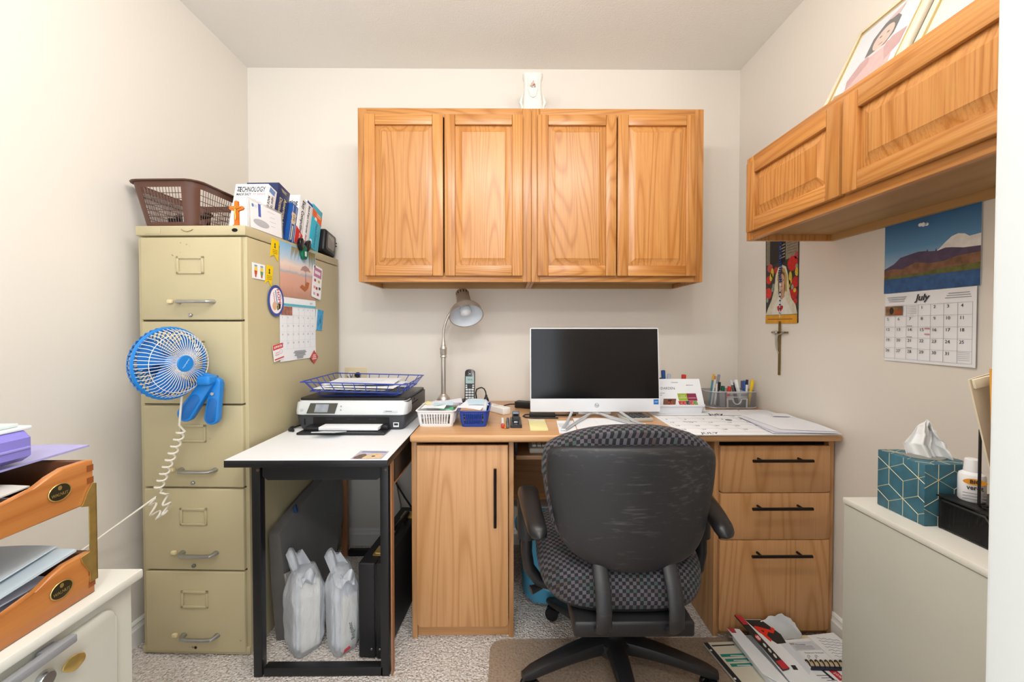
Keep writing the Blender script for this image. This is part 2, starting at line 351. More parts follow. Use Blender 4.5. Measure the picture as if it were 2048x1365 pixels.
# ---------------------------------------------------------------- printer table
TZ = 0.73
M_tabtop = mat('eceff3', 0.45); M_blk = mat('17181b', 0.38, bump=0.05, bscale=200); M_blk2 = mat('1d1e21', 0.45); M_edge = wood('walnut_edge', 'a97650', '98663f', '7d5030', 'Z', 0.5, 4)
tb = thing('printer_table', 'small black framed table with a white top beside the desk', 'table', (-0.859, -0.89, 0))
MB().box((0, 0, 0.7075), (0.493, 0.80, 0.7285), 0.001).build('top_board', M_blk, tb)
box('top_surface', (0.001, 0.0015, 0.7285), (0.492, 0.799, TZ), M_tabtop, tb, 0)
for y in (0.075, 0.772):
    for x0 in (0.036, 0.446): box('leg', (x0, y, 0.0), (x0+0.027, y+0.027, 0.7075), M_blk if y < 0.5 else M_edge, tb, 0.001)
    box('foot_bar', (0.069, y, 0.002), (0.452, y+0.027, 0.030), M_blk, tb, 0.001)
    ap = MB(); ap.prism([(0.069, 0.652), (0.085, 0.640), (0.436, 0.640), (0.452, 0.652), (0.452, 0.7075), (0.069, 0.7075)], 0.016, MXZ(y+0.02)); ap.build('apron', M_blk2, tb, 0)
    for x in (0.056, 0.465): MB().lathe([(0.0001, 0.0025), (0.004, 0.002), (0.0055, 0.0)], 14, face((x, y, 0.674), (1, 0, 0), (0, 0, 1)), cap=True).build('bolt_cap', mat('6a5348', 0.5), tb)
box('edge_strip', (0.4795, 0.0755, 0.0), (0.4835, 0.1015, 0.7075), M_edge, tb, 0)
box('runner_panel', (0.470, 0.13, 0.615), (0.480, 0.55, 0.7075), M_blk, tb, 0.0005); box('runner_edge', (0.4695, 0.128, 0.609), (0.4805, 0.55, 0.6145), M_edge, tb, 0)
box('slide_shelf', (0.072, 0.16, 0.655), (0.468, 0.62, 0.668), M_blk, tb, 0.0005)
# ---------------------------------------------------------------- beige five-drawer filing cabinet
def beige_metal():
    k = NB('beige_enamel'); v = k.coords(); n = k.noise(v, 3.0, 4); f = k.noise(v, 55, 4, 0.7); g = k.noise(v, 9, 3)
    c = k.mix(k.ramp(n, [(0.35, (0, 0, 0, 1)), (0.75, (0.5, 0.5, 0.5, 1))]), hexc('bfb38f'), hexc('aca07c'))
    c = k.mix(k.ramp(k.math('MULTIPLY', f, g), [(0.45, (0, 0, 0, 1)), (0.475, (0.7, 0.7, 0.7, 1))]), c, hexc('5b4630'))
    k.l(c, k.b.inputs['Base Color']); k.b.inputs['Roughness'].default_value = 0.42; k.bump(k.noise(v, 4, 2), 0.05, 0.003); return k.m
M_beige = beige_metal(); M_rust = mat('4a3a28', 0.8, var=0.4, vscale=80)
FO, FR_, FW, FD, FH = (-1.266, -0.715, 0.0), -1.9, 0.378, 0.695, 1.476
fc = thing('filing_cabinet', 'tall beige metal filing cabinet with five drawers', 'cabinet', FO, FR_)
MB().box((0, 0.006, 0), (FW, FD, FH-0.036), 0.003).box((0.001, 0, 0.004), (FW-0.001, 0.02, 0.03), 0.002).build('body', M_beige, fc)
tp = box('top_band', (-0.001, -0.004, FH-0.033), (FW+0.001, FD+0.001, FH), M_beige, fc, 0.003)
MB().prism(ell(0, 0, 0.010, 0.0062, 18), 0.001, TR((0.344, -0.0042, FH-0.0165), 90)).build('lock_hole', M_darkgap, tp, 0)
MB().tube([(0.16, -0.005, FH-0.013), (0.168, -0.005, FH-0.018), (0.18, -0.005, FH-0.021), (0.192, -0.005, FH-0.018), (0.20, -0.005, FH-0.013)], 0.0014, 6).build('emblem', mat('8d7d58', 0.5), tp)
box('name_plate', (0.035, -0.0052, FH-0.028), (0.087, -0.004, FH-0.004), M_beige, tp, 0.0003)
ztops = [FH-0.036-i*0.2855 for i in range(5)]
for i, zt in enumerate(ztops):
    z1, z0 = zt-0.004, zt-0.2835
    d = MB().box((0.019, -0.007, z0), (0.365, 0.012, z1), 0.004, 3).build('drawer', M_beige, fc)
    box('drawer_gap', (0.016, 0.0045, z0-0.004), (0.3675, 0.0062, z0+0.002), M_rust, d, 0)
    cx = 0.192; zc = zt-0.098
    b = MB()
    for lo, hi in (((cx-0.047, -0.0115, zc+0.021), (cx+0.047, -0.007, zc+0.0295)), ((cx-0.047, -0.0115, zc-0.0295), (cx+0.047, -0.007, zc-0.022)), ((cx-0.047, -0.0115, zc-0.0295), (cx-0.0385, -0.007, zc+0.0295)), ((cx+0.0385, -0.0115, zc-0.0295), (cx+0.047, -0.007, zc+0.0295))): b.box(lo, hi, 0.0012)
    b.build('label_holder', M_beige, d)
    if i == 1: rect('label_card', cx-0.02, zc-0.021, cx+0.0385, zc+0.02, M_paper, d, MXZ(-0.0072))
    zh = zt-0.222
    hx = cx+0.019
    pts = [(hx-0.058, -0.007, zh), (hx-0.057, -0.020, zh), (hx-0.050, -0.029, zh-0.001), (hx-0.03, -0.032, zh-0.001), (hx+0.03, -0.032, zh-0.001), (hx+0.050, -0.029, zh-0.001), (hx+0.057, -0.020, zh), (hx+0.058, -0.007, zh)]
    MB().tube(pts, [0.010, 0.008, 0.0075, 0.0075, 0.0075, 0.0075, 0.008, 0.010], 10, flat=0.75).build('handle', M_alu, d)
    box('thumb_latch', (cx-0.076, -0.018, zh-0.006), (cx-0.059, -0.007, zh+0.007), mat('d8c79c', 0.5), d, 0.003)
    zl = zt-0.267
    if i < 4: MB().lathe([(0.006, 0.0), (0.006, 0.006), (0.0045, 0.0075)], 14, face((cx, -0.007, zl), (1, 0, 0), (0, 0, 1))).build('lock_button', M_alu if i in (0, 2) else mat('7b7a74', 0.5, 0.7), d)
    else: MB().lathe([(0.005, 0.0), (0.005, 0.0006)], 14, face((cx, -0.007, zl), (1, 0, 0), (0, 0, 1))).build('lock_hole', M_darkgap, d)
# ---------------------------------------------------------------- office chair, seen from behind
def check_fabric():
    k = NB('checked_fabric'); tc = k.n('TexCoord'); sp = k.n('SeparateXYZ'); k.l(tc.outputs['Object'], sp.inputs[0])
    u = k.math('MULTIPLY', sp.outputs[0], 102.0); v = k.math('MULTIPLY', k.math('ADD', sp.outputs[1], sp.outputs[2]), 90.0)
    cu, cv = k.math('FLOOR', u), k.math('FLOOR', v)
    chk = k.math('MODULO', k.math('ABSOLUTE', k.math('ADD', cu, cv)), 2.0)
    cx = k.n('CombineXYZ'); k.l(k.math('MULTIPLY', cu, 0.09), cx.inputs[0]); k.l(k.math('MULTIPLY', cv, 0.55), cx.inputs[1])
    wn = k.noise(cx.outputs[0], 1.4, 2); fz = k.noise(tc.outputs['Object'], 500, 2)
    colr = k.ramp(wn, [(0.28, hexc('4e3a35')), (0.40, hexc('57525a')), (0.52, hexc('5f5b66')), (0.62, hexc('3c4f4a')), (0.75, hexc('4b5362'))])
    c = k.mix(chk, colr, hexc('0f0e12')); c = k.mix(k.math('MULTIPLY', fz, 0.25), c, hexc('4a4648'))
    k.l(c, k.b.inputs['Base Color']); k.b.inputs['Roughness'].default_value = 0.9; k.b.inputs['Sheen Weight'].default_value = 0.04; k.bump(fz, 0.3, 0.001); return k.m
def scuffed():
    k = NB('scuffed_black_plastic'); v = k.coords((0.10, 1, 1)); n = k.noise(v, 130, 3, 0.6); g = k.noise(k.coords(), 7, 3)
    f = k.ramp(k.math('ADD', k.math('MULTIPLY', n, 0.7), k.math('MULTIPLY', g, 0.45)), [(0.63, (0, 0, 0, 1)), (0.78, (0.4, 0.4, 0.4, 1))])
    k.l(k.mix(f, hexc('242427'), hexc('6a6866')), k.b.inputs['Base Color']); k.b.inputs['Roughness'].default_value = 0.45
    k.bump(k.noise(k.coords(), 500, 2), 0.15, 0.001); return k.m
M_fab = check_fabric(); M_scuff = scuffed(); M_plas = mat('1e1e20', 0.42, bump=0.12, bscale=400)
ch = thing('office_chair', 'black office chair with checked fabric seat seen from behind', 'chair', (0.342, -0.80, 0.006), 0)
def smooth_loop(P, n=48):
    """closed Catmull-Rom resample"""
    m = len(P); out = []
    for k in range(n):
        t = k*m/n; i = int(t); f = t-i; p0, p1, p2, p3 = [Vector((*P[(i+j) % m], 0)) for j in (-1, 0, 1, 2)]
        q = 0.5*((2*p1)+(p2-p0)*f+(2*p0-5*p1+4*p2-p3)*f*f+(3*p1-p0-3*p2+p3)*f**3); out.append((q.x, q.y))
    return out
SH = [(-0.232, .775), (-0.20, .796), (-0.1, .805), (0, .807), (0.1, .805), (.205, .794), (.236, .77), (.236, .70), (.222, .62), (.200, .535), (.158, .487), (.08, .463), (0, .455), (-.08, .463), (-.155, .492), (-.200, .545), (-.220, .62), (-.234, .70)]
SH = smooth_loop(SH, 56)
def back_y(x, z): return -0.252 + 0.055*(x/0.24)**2 + (0.80-z)*0.06 + 0.16*max(0.0, 0.56-z)**1.0*0.3
def padloft(outline, rings, ctr, fy, cap=True):
    loops = []
    for s, dy in rings: loops.append([(ctr[0]+(x-ctr[0])*s, fy(x*s, ctr[1]+(z-ctr[1])*s)+dy, ctr[1]+(z-ctr[1])*s) for x, z in outline])
    return MB().loft(loops)
ctr = (0.0, 0.65)
padloft(SH, [(0.90, 0.030), (0.985, 0.026), (1.0, 0.016), (1.0, 0.006), (0.985, -0.002), (0.95, -0.0065), (0.85, -0.0095), (0.65, -0.012), (0.4, -0.0135), (0.2, -0.014), (0.02, -0.0142)], ctr, back_y).build('back_shell', M_scuff, ch, smooth=40)
CU = smooth_loop([(x*1.035, (z-0.65)*(1.0 if z < 0.65 else 1.30)+0.652-(0.052*(abs(x)/0.24)**2.4 if z > 0.72 else 0)) for x, z in SH], 56)
padloft(CU, [(0.5, 0.10), (0.85, 0.092), (0.95, 0.083), (1.0, 0.062), (1.01, 0.042), (1.0, 0.026), (0.975, 0.016), (0.94, 0.012)], ctr, back_y).build('back_cushion', M_fab, ch, smooth=50)
def sup(a, b, n, y0, k=3.2): return [(a*math.copysign(abs(math.cos(t))**(2/k), math.cos(t)), y0+b*math.copysign(abs(math.sin(t))**(2/k), math.sin(t))) for t in [2*math.pi*i/n for i in range(n)]]
seat = MB(); O = sup(0.250, 0.25, 56, 0.03)
seat.loft([[(x*s, 0.03+(y-0.03)*s, z - 0.03*max(0, y-0.15)) for x, y in O] for s, z in ((0.93, 0.343), (0.97, 0.347), (0.99, 0.364), (1.0, 0.39), (0.99, 0.415), (0.965, 0.435), (0.92, 0.448), (0.8, 0.457), (0.5, 0.458), (0.1, 0.456))])
seat.build('seat', M_fab, ch, smooth=60)
MB().loft([[(x*s, 0.03+(y-0.03)*s, z) for x, y in O] for s, z in ((0.55, 0.315), (0.8, 0.322), (0.945, 0.336), (0.955, 0.346), (0.9, 0.348))]).build('seat_pan', M_plas, ch, smooth=50)
MB().box((-0.165, -0.235, 0.283), (0.165, 0.03, 0.326), 0.008, 3).build('tilt_mechanism', M_plas, ch)
MB().box((-0.12, -0.14, 0.230), (0.12, 0.12, 0.285), 0.01, 2).build('mechanism_plate', M_plas, ch)
for x in (-0.092, 0.098):
    pts = [(x, -0.10, 0.306), (x, -0.20, 0.306), (x, -0.248, 0.313), (x, -0.272, 0.338), (x, -0.274, 0.38), (x, -0.258, 0.425), (x, -0.226, 0.465), (x, -0.200, 0.50)]
    sm = []
    for i in range(len(pts)-1):
        for f in (0, 0.5): sm.append(tuple(Vector(pts[i]).lerp(Vector(pts[i+1]), f)))
    sm.append(pts[-1])
    MB().tube(sm, [0.021]*len(sm), 14, flat=0.42).build('back_bar', M_scuff, ch, smooth=60)
MB().lathe([(0.045, 0.085), (0.045, 0.115), (0.030, 0.125), (0.028, 0.17), (0.024, 0.172), (0.024, 0.24)], 24).build('gas_column', M_plas, ch)
MB().lathe([(0.055, 0.07), (0.062, 0.085), (0.060, 0.112), (0.040, 0.122)], 24).build('hub', M_plas, ch)
for a in (54, 126, 198, 270, 342):
    Mz = TR((0, 0, 0), 0, 0, a); L = 0.315; loops = []
    for t in [i/10 for i in range(11)]:
        x = 0.03+t*(L-0.03); w = 0.034*(1-0.42*t); zt = 0.122-0.047*t**1.7; h = 0.046*(1-0.45*t)
        if t > 0.95: w *= 0.7; h *= 0.7; zt -= 0.004
        loops.append([(x, -w, zt-h*0.55), (x, -w*0.8, zt-h*0.12), (x, -w*0.4, zt), (x, w*0.4, zt), (x, w*0.8, zt-h*0.12), (x, w, zt-h*0.55), (x, w*0.75, zt-h), (x, -w*0.75, zt-h)])
    lg = MB().loft(loops, Mz).build('base_leg', M_plas, ch, smooth=45)
    cs = MB(); Mc = Mz @ TR((L-0.022, 0, 0.026), 0, 0, 35)
    for s in (-0.014, 0.014): cs.lathe([(0.010, -0.008), (0.0235, -0.0075), (0.0255, -0.004), (0.0255, 0.004), (0.0235, 0.0075), (0.010, 0.008)], 20, Mc @ TR((0, s, 0), 90))
    cs.tube([(0, 0, 0), (0, 0, 0.03)], 0.006, 8, M=Mc); cs.build('caster', M_blackgloss, lg)
for s in (-1, 1):
    x = 0.268*s
    post = [(0.14*s, 0.0, 0.292), (0.20*s, -0.01, 0.292), (0.245*s, -0.01, 0.305), (0.275*s, -0.01, 0.345), (0.284*s, -0.01, 0.40), (0.283*s, -0.01, 0.47)]
    sm = []
    for i in range(len(post)-1):
        for f in (0, 0.5): sm.append(tuple(Vector(post[i]).lerp(Vector(post[i+1]), f)))
    sm.append(post[-1])
    ar = MB().tube(sm, 0.023, 14, flat=0.8).build('arm_post', M_plas, ch, smooth=60)
    MB().loft([[(0.282*s+0.031*cx, -0.01+0.026*sy, z) for cx, sy in [(math.cos(t), math.sin(t)) for t in [2*math.pi*i/20 for i in range(20)]]] for z in (0.445, 0.45, 0.57)]).build('arm_sleeve', M_plas, ch, smooth=50)
    pl = []
    for t in [i/14 for i in range(15)]:
        y = -0.228+t*0.275; e = min(1.0, math.sqrt(max(0.0, 1-((t-0.5)*2)**6))+0.12)
        w = (0.036-0.010*(1-t))*e; h = 0.021*e; z = 0.583-0.03*(1-t)**2
        cxx = (0.278-0.022*(1-t)**2)*s
        pl.append([(cxx+w*math.copysign(abs(math.cos(q))**0.8, math.cos(q)), y, z+h*math.copysign(abs(math.sin(q))**0.8, math.sin(q))) for q in [2*math.pi*i/16 for i in range(16)]])
    MB().loft(pl).build('arm_pad', mat('232325', 0.32, bump=0.08, bscale=500), ch, smooth=60)
MB().tube([(-0.10, 0.0, 0.28), (-0.22, -0.005, 0.285), (-0.27, -0.02, 0.278)], [0.006, 0.008, 0.02], 10, flat=0.5).build('tilt_lever', M_plas, ch)
# chair mat on the carpet
def matmat():
    k = NB('clear_vinyl'); k.b.inputs['Base Color'].default_value = hexc('b39c84'); k.b.inputs['Alpha'].default_value = 0.42; k.b.inputs['Roughness'].default_value = 0.28; k.bump(k.noise(k.coords(), 60, 3), 0.25, 0.002); return k.m
tag(MB().prism(roundrect(-0.065, -1.62, 0.85, -0.665, 0.05, 8), 0.003, TR((0, 0, 0.0025)), 0.001).build('chair_mat', matmat()), 'clear plastic chair mat lying on the carpet under the office chair', 'mat')
# ---------------------------------------------------------------- things on and around the filing cabinet
_a = R(FR_)
def fcw(x, y, z): return (FO[0]+x*math.cos(_a)-y*math.sin(_a), FO[1]+x*math.sin(_a)+y*math.cos(_a), z)
CT = FH + 0.0005
# brown plastic basket
M_brown = mat('5d3d31', 0.4); 
bk = thing('plastic_basket', 'brown plastic mesh basket on top of the filing cabinet', 'basket', fcw(0, 0, CT), FR_)
def rr_pt(x0, y0, x1, y1, r, s):
    """point on a rounded rectangle by perimeter fraction, starting at front-left going along the front"""
    w, d = x1-x0-2*r, y1-y0-2*r; q = math.pi*r/2; segs = [w, q, d, q, w, q, d, q]; L = sum(segs); t = (s % 1.0)*L
    for i, g in enumerate(segs):
        if t <= g or i == 7: break
        t -= g
    f = t/g if g else 0
    if i == 0: return (x0+r+w*f, y0)
    if i == 2: return (x1, y0+r+d*f)
    if i == 4: return (x1-r-w*f, y1)
    if i == 6: return (x0, y1-r-d*f)
    c = {1: (x1-r, y0+r, -90), 3: (x1-r, y1-r, 0), 5: (x0+r, y1-r, 90), 7: (x0+r, y0+r, 180)}[i]
    a = R(c[2]+90*f); return (c[0]+r*math.cos(a), c[1]+r*math.sin(a))
def basket(parent, lo, hi, r0, r1, h, m, nv, nh, band=(0.10, 0.90), rim=0.006, cnr=True, wire=0.0013, closed_holes=None, floor=True):
    """tapered basket: solid bands and corners, real grid of bars between them"""
    def P(s, t):
        a = rr_pt(*lo, r0, s); b = rr_pt(*hi, r1, s); return (a[0]+(b[0]-a[0])*t, a[1]+(b[1]-a[1])*t, 0.002+h*t)
    w = lo[2]-lo[0]-2*r0; d = lo[3]-lo[1]-2*r0; q = math.pi*r0/2; L = 2*(w+d)+4*q
    cuts = [0, w/L, (w+q)/L, (w+q+d)/L, (w+2*q+d)/L, (2*w+2*q+d)/L, (2*w+3*q+d)/L, (2*w+3*q+2*d)/L, 1]
    b = MB(); b.sheet(lambda u, v: P(u*0.9999, v*band[0]), 64, 1, 0.002); b.sheet(lambda u, v: P(u*0.9999, band[1]+v*(1-band[1])), 64, 1, 0.002)
    for i in (1, 3, 5, 7): b.sheet(lambda u, v, i=i: P(cuts[i]+u*(min(cuts[i+1], 0.9999)-cuts[i]), band[0]+v*(band[1]-band[0])), 8, 1, 0.002)
    if floor: b.prism([rr_pt(*lo, r0, i/40) for i in range(40)], 0.002)
    b.build('basket_wall', m, parent)
    g = MB()
    for i in (0, 2, 4, 6):
        n = nv if i in (0, 4) else max(3, int(nv*d/w))
        for k in range(1, n): s = cuts[i]+(cuts[i+1]-cuts[i])*k/n; g.tube([P(s, band[0]), P(s, band[1])], wire, 4)
        for k in range(1, nh): t = band[0]+(band[1]-band[0])*k/nh; g.tube([P(cuts[i], t), P(cuts[i+1]-1e-5, t)], wire, 4)
    g.build('lattice', m, parent, smooth=0)
    rp = []
    for k in range(64): p = rr_pt(hi[0]-rim*.6, hi[1]-rim*.6, hi[2]+rim*.6, hi[3]+rim*.6, r1, k/64); rp.append((p[0], p[1], 0.002+h))
    MB().tube(rp, rim, 8, closed=True, flat=0.6).build('rim', m, parent)
basket(bk, (-0.008, 0.035, 0.168, 0.30), (-0.045, 0.012, 0.196, 0.33), 0.03, 0.045, 0.157, M_brown, 13, 6, (0.12, 0.86), 0.006)
# contents of the basket
def curl(n, c, r, turns, dz, seed):
    rnd = random.Random(seed); pts = []
    for i in range(n):
        t = i/n*turns*2*math.pi; rr = r*(0.75+0.35*math.sin(t*0.37+rnd.random()*0.25))
        pts.append((c[0]+rr*math.cos(t)*1.0, c[1]+rr*1.3*math.sin(t*0.93), c[2]+dz*(0.5+0.5*math.sin(t*0.61+1))))
    return pts
tag(MB().tube([fcw(*p) for p in curl(150, (0.07, 0.16, CT+0.022), 0.056, 8, 0.07, 3)], 0.0048, 6).build('coiled_cable', M_black), 'tangled black cable inside the brown basket', 'cable')
ad = thing('power_adapter', 'black power adapter brick lying in the brown basket', 'adapter', fcw(0.02, 0.10, CT+0.0045), FR_+12)
box('case', (0, 0, 0), (0.085, 0.045, 0.05), M_black, ad, 0.004); MB().tube([(0.085, 0.02, 0.018), (0.098, 0.02, 0.018)], 0.004, 8).build('cord_stub', M_black, ad)
wc = thing('small_carton', 'small white carton with blue marks in the brown basket', 'box', fcw(0.115, 0.055, CT+0.0045), FR_)
box('carton', (0, 0, 0), (0.04, 0.03, 0.055), M_paper, wc, 0.001); rect('blue_mark', 0.004, 0.006, 0.012, 0.016, mat('3a4f9e', 0.6), wc, MXZ(-0.0002)); rect('blue_mark', 0.024, 0.006, 0.034, 0.016, mat('3a4f9e', 0.6), wc, MXZ(-0.0002)); rect('fold_line', 0.0, 0.032, 0.04, 0.033, M_grayink, wc, MXZ(-0.0002))
# crucifix
cr = thing('crucifix', 'small orange wooden crucifix standing on the filing cabinet edge', 'crucifix', fcw(0.340, 0.012, CT), FR_)
M_amber = mat('d9701c', 0.35, var=0.15, vscale=60)
MB().prism([(-0.0075, 0), (0.0075, 0), (0.006, 0.052), (0.022, 0.055), (0.026, 0.061), (0.021, 0.068), (0.006, 0.066), (0.0065, 0.084), (0.0, 0.087), (-0.0065, 0.084), (-0.006, 0.066), (-0.021, 0.068), (-0.026, 0.061), (-0.022, 0.055), (-0.006, 0.052)], 0.008, MXZ(0.004), 0.001).build('cross', M_amber, cr)
gold = mat('d9b558', 0.3, 0.9)
MB().tube([(0.0, -0.0065, 0.020), (0.001, -0.0075, 0.034), (-0.001, -0.0075, 0.045), (0, -0.007, 0.056)], [0.0022, 0.003, 0.0035, 0.003], 8).sphere((0, -0.0075, 0.062), 0.0035, 8).tube([(-0.018, -0.0055, 0.064), (0, -0.007, 0.057), (0.018, -0.0055, 0.064)], 0.0014, 6).build('figure', gold, cr)
box('base', (-0.011, -0.006, 0), (0.011, 0.008, 0.004), M_amber, cr, 0.001)
# acrylic frame with certificate
ac = thing('acrylic_frame', 'clear acrylic frame holding a white certificate beside the row of books', 'picture frame', fcw(0.3735, 0.030, CT+0.0003), FR_)
Mf = face((0, 0, 0.0), (0, 1, 0), (-0.03, 0, 1))
M_acr = mat('cfcac2', 0.06, alpha=0.40)
MB().box((0, 0, -0.010), (0.205, 0.108, -0.0035), 0.003, 3, Mf).build('acrylic_block', M_acr, ac)
MB().box((0.010, 0.004, -0.0033), (0.192, 0.098, -0.0025), 0, 2, Mf).build('certificate', M_paper, ac)
Mg = Mf @ TR((0, 0, -0.0024))
rect('ribbon', 0.052, 0.052, 0.066, 0.098, mat('4c66b8', 0.6), ac, Mg); flat('seal', ell(0.068, 0.03, 0.045, 0.013), mat('b9bcc4', 0.4), ac, Mg, 0.0004)
flat('crest', ell(0.022, 0.084, 0.006, 0.006), mat('5f8fb8', 0.6), ac, Mg)
for y_, a_, b_ in ((0.086, 0.030, 0.046), (0.081, 0.030, 0.044), (0.084, 0.105, 0.15), (0.066, 0.12, 0.15), (0.050, 0.118, 0.155), (0.034, 0.125, 0.15)): rect('text_line', a_, y_, b_, y_+0.0015, mat('c4c8d2', 0.8), ac, Mg)
# books standing on the cabinet
def book(label, y0, t, h, w, cover, lean, group='books standing on the filing cabinet', x=0.362, pages='e9e2d2'):
    c, s = math.cos(R(lean)), math.sin(R(lean))
    o = thing('book', label, 'book', fcw(x, y0, CT+t*s), 0, group); o.rotation_euler = (R(-lean), 0, R(FR_))
    k = 0.0022; m = cover if not isinstance(cover, str) else mat(cover, 0.4)
    MB().box((-w, 0, 0), (0, k, h), 0.0004, 1).box((-w, t-k, 0), (0, t, h), 0.0004, 1).box((-k, 0, 0), (0.0008, t, h), 0.0008, 2).build('cover', m, o)
    box('pages', (-w+0.004, k, 0.003), (-k, t-k, h-0.003), mat(pages, 0.9, bump=0.4, bscale=300), o, 0)
    o['_t'] = t; return o, face((0.0009, t/2, 0), (0, 0, -1), (0, 1, 0)), face((0, -0.0001, 0), (1, 0, 0), (0, 0, 1))
M_bk_white = mat('f0f1f4', 0.35)
b1, S, Cv = book('white book about new technology for seniors, first of the row', 0.126, 0.056, 0.192, 0.125, M_bk_white, 14, x=0.350)
text('TECHNOLOGY', 0.030, M_ink, b1, Cv @ TR((-0.008, 0.168, 0)), 'RIGHT', sx=0.53, bold=0.02); text('MADE EASY', 0.015, M_ink, b1, Cv @ TR((-0.060, 0.148, 0)), 'RIGHT', sx=0.72, bold=0.02); text('for Seniors', 0.015, M_red, b1, Cv @ TR((-0.006, 0.150, 0)), 'RIGHT', sx=0.70, shear=0.2)
text('THE\nNEW', 0.011, M_ink, b1, Cv @ TR((-0.101, 0.170, 0)), 'RIGHT', sx=0.6, bold=0.02)
for i in range(6): rect('text_line', -0.115, 0.132-i*0.009, -0.012, 0.1335-i*0.009, mat('b9bcc4', 0.8), b1, Cv)
text('NEW TECHNOLOGY', 0.017, M_ink, b1, S @ TR((-0.157, 0.006, 0)), 'LEFT', sx=0.75, bold=0.02) ; text('MADE EASY', 0.017, M_ink, b1, S @ TR((-0.150, -0.014, 0)), 'LEFT', sx=0.75, bold=0.02); flat('badge', [(-0.187, -0.014), (-0.166, -0.018), (-0.164, 0.015), (-0.184, 0.018)], mat('6f93c8', 0.5), b1, S)
b2, S, Cv = book('thick navy blue american dictionary with gold lettering', 0.188, 0.080, 0.216, 0.128, mat('25345f', 0.35), 14, x=0.350)
M_goldp = mat('e8d9a0', 0.5); text('American Heritage', 0.025, M_goldp, b2, S @ TR((-0.172, 0.014, 0)), 'LEFT', sx=0.9); text('Dictionary', 0.025, M_goldp, b2, S @ TR((-0.165, -0.014, 0)), 'LEFT', sx=0.9)
for i, (a_, b_) in enumerate(((-0.202, 0.02), (-0.198, 0.012), (-0.194, 0.016))): rect('gilt_line', a_, -0.02+0.004*i, a_+0.0016, b_, M_goldp, b2, S)
b3, S, Cv = book('short blue book with a torn label on its spine', 0.2735, 0.045, 0.166, 0.13, mat('1f57a4', 0.35), 14)
for d_ in (-0.012, 0.012): rect('spine_stripe', -0.16, d_-0.001, -0.004, d_+0.001, mat('dfe6ee', 0.5), b3, S)
flat('torn_label', [(-0.130, -0.014), (-0.118, -0.018), (-0.100, -0.010), (-0.086, -0.017), (-0.078, -0.006), (-0.084, 0.012), (-0.098, 0.016), (-0.112, 0.012), (-0.128, 0.017)], mat('d8c4a4', 0.9), b3, S, 0.0006); text('LIFE', 0.016, M_ink, b3, S @ TR((-0.108, 0.0, 0.0006)))
rect('gilt_band', -0.072, -0.004, -0.01, 0.003, M_goldp, b3, S)
b4, S, Cv = book('white easy computing book with a red seniors corner', 0.322, 0.056, 0.216, 0.155, M_bk_white, 14)
text('Easy Computing', 0.028, M_ink, b4, S @ TR((-0.206, 0.006, 0)), 'LEFT', sx=0.82, bold=0.025); flat('red_corner', [(-0.075, -0.028), (-0.0, -0.028), (0.0, 0.028), (-0.052, 0.028)], M_red, b4, S); text('SENIORS', 0.016, M_white, b4, S @ TR((-0.055, 0.005, 0.0003)), 'LEFT', sx=0.75)
text('Computing', 0.030, M_ink, b4, Cv @ TR((-0.006, 0.180, 0)), 'RIGHT', sx=0.8, bold=0.02)
b5, S, Cv = book('white computer secrets book with a blue top, leaning in the row', 0.380, 0.052, 0.214, 0.155, M_bk_white, 14)
rect('blue_top', -0.2138, -0.024, -0.203, 0.024, mat('3a4ca0', 0.5), b5, S); text('Best-Kept Computer', 0.019, M_ink, b5, S @ TR((-0.196, -0.002, 0)), 'LEFT', sx=0.82, bold=0.02); text('Secrets', 0.019, mat('b5303c', 0.6), b5, S @ TR((-0.058, -0.002, 0)), 'LEFT', sx=0.82, bold=0.02); rect('blue_foot', -0.016, -0.024, -0.001, 0.01, mat('3a4ca0', 0.5), b5, S)
b6, S, Cv = book('turquoise french dictionary with an orange band, last of the row', 0.437, 0.086, 0.205, 0.15, mat('35b7d6', 0.35), 14)
flat('orange_band', [(-0.186, -0.043), (-0.150, -0.043), (-0.134, 0.043), (-0.172, 0.043)], M_orange, b6, S); text('French Dictionary', 0.022, mat('15607c', 0.6), b6, S @ TR((-0.130, 0.004, 0.0)), 'LEFT', sx=0.75, shear=0.25); text('HARPER\nCOLLINS', 0.010, mat('f4e6c8', 0.6), b6, S @ TR((-0.168, 0.012, 0.0004)) @ TR(rz=90)); rect('price_sticker', -0.036, -0.038, -0.004, -0.022, M_paper, b6, S, 0.0005); rect('emblem', -0.152, -0.018, -0.138, 0.0, mat('f0f1ea', 0.6), b6, S, 0.0006)
# small black television behind the books
tv = thing('portable_television', 'small black portable television behind the books on the cabinet', 'television', fcw(0.372, 0.560, CT), FR_); tv.rotation_euler = (R(-10), 0, R(FR_))
MB().box((-0.11, 0.0, 0.024), (0.0, 0.118, 0.135), 0.012, 3).build('case', M_black, tv); MB().prism(roundrect(0.014, 0.034, 0.104, 0.124, 0.012), 0.003, face((0, 0, 0), (0, 1, 0), (0, 0, 1)), 0.001).build('bezel', mat('4b4b4a', 0.35), tv)
MB().prism(roundrect(0.024, 0.046, 0.086, 0.114, 0.01), 0.001, face((0.003, 0, 0), (0, 1, 0), (0, 0, 1)), 0.0005).build('screen', mat('8d8880', 0.2), tv)  # lighter grey-beige stands for a reflection, put into the screen colour
for z_ in (0.10, 0.085): MB().lathe([(0.004, 0), (0.0035, 0.004)], 12, face((0.0, 0.111, z_), (0, 1, 0), (0, 0, 1))).build('knob', M_blackgloss, tv)
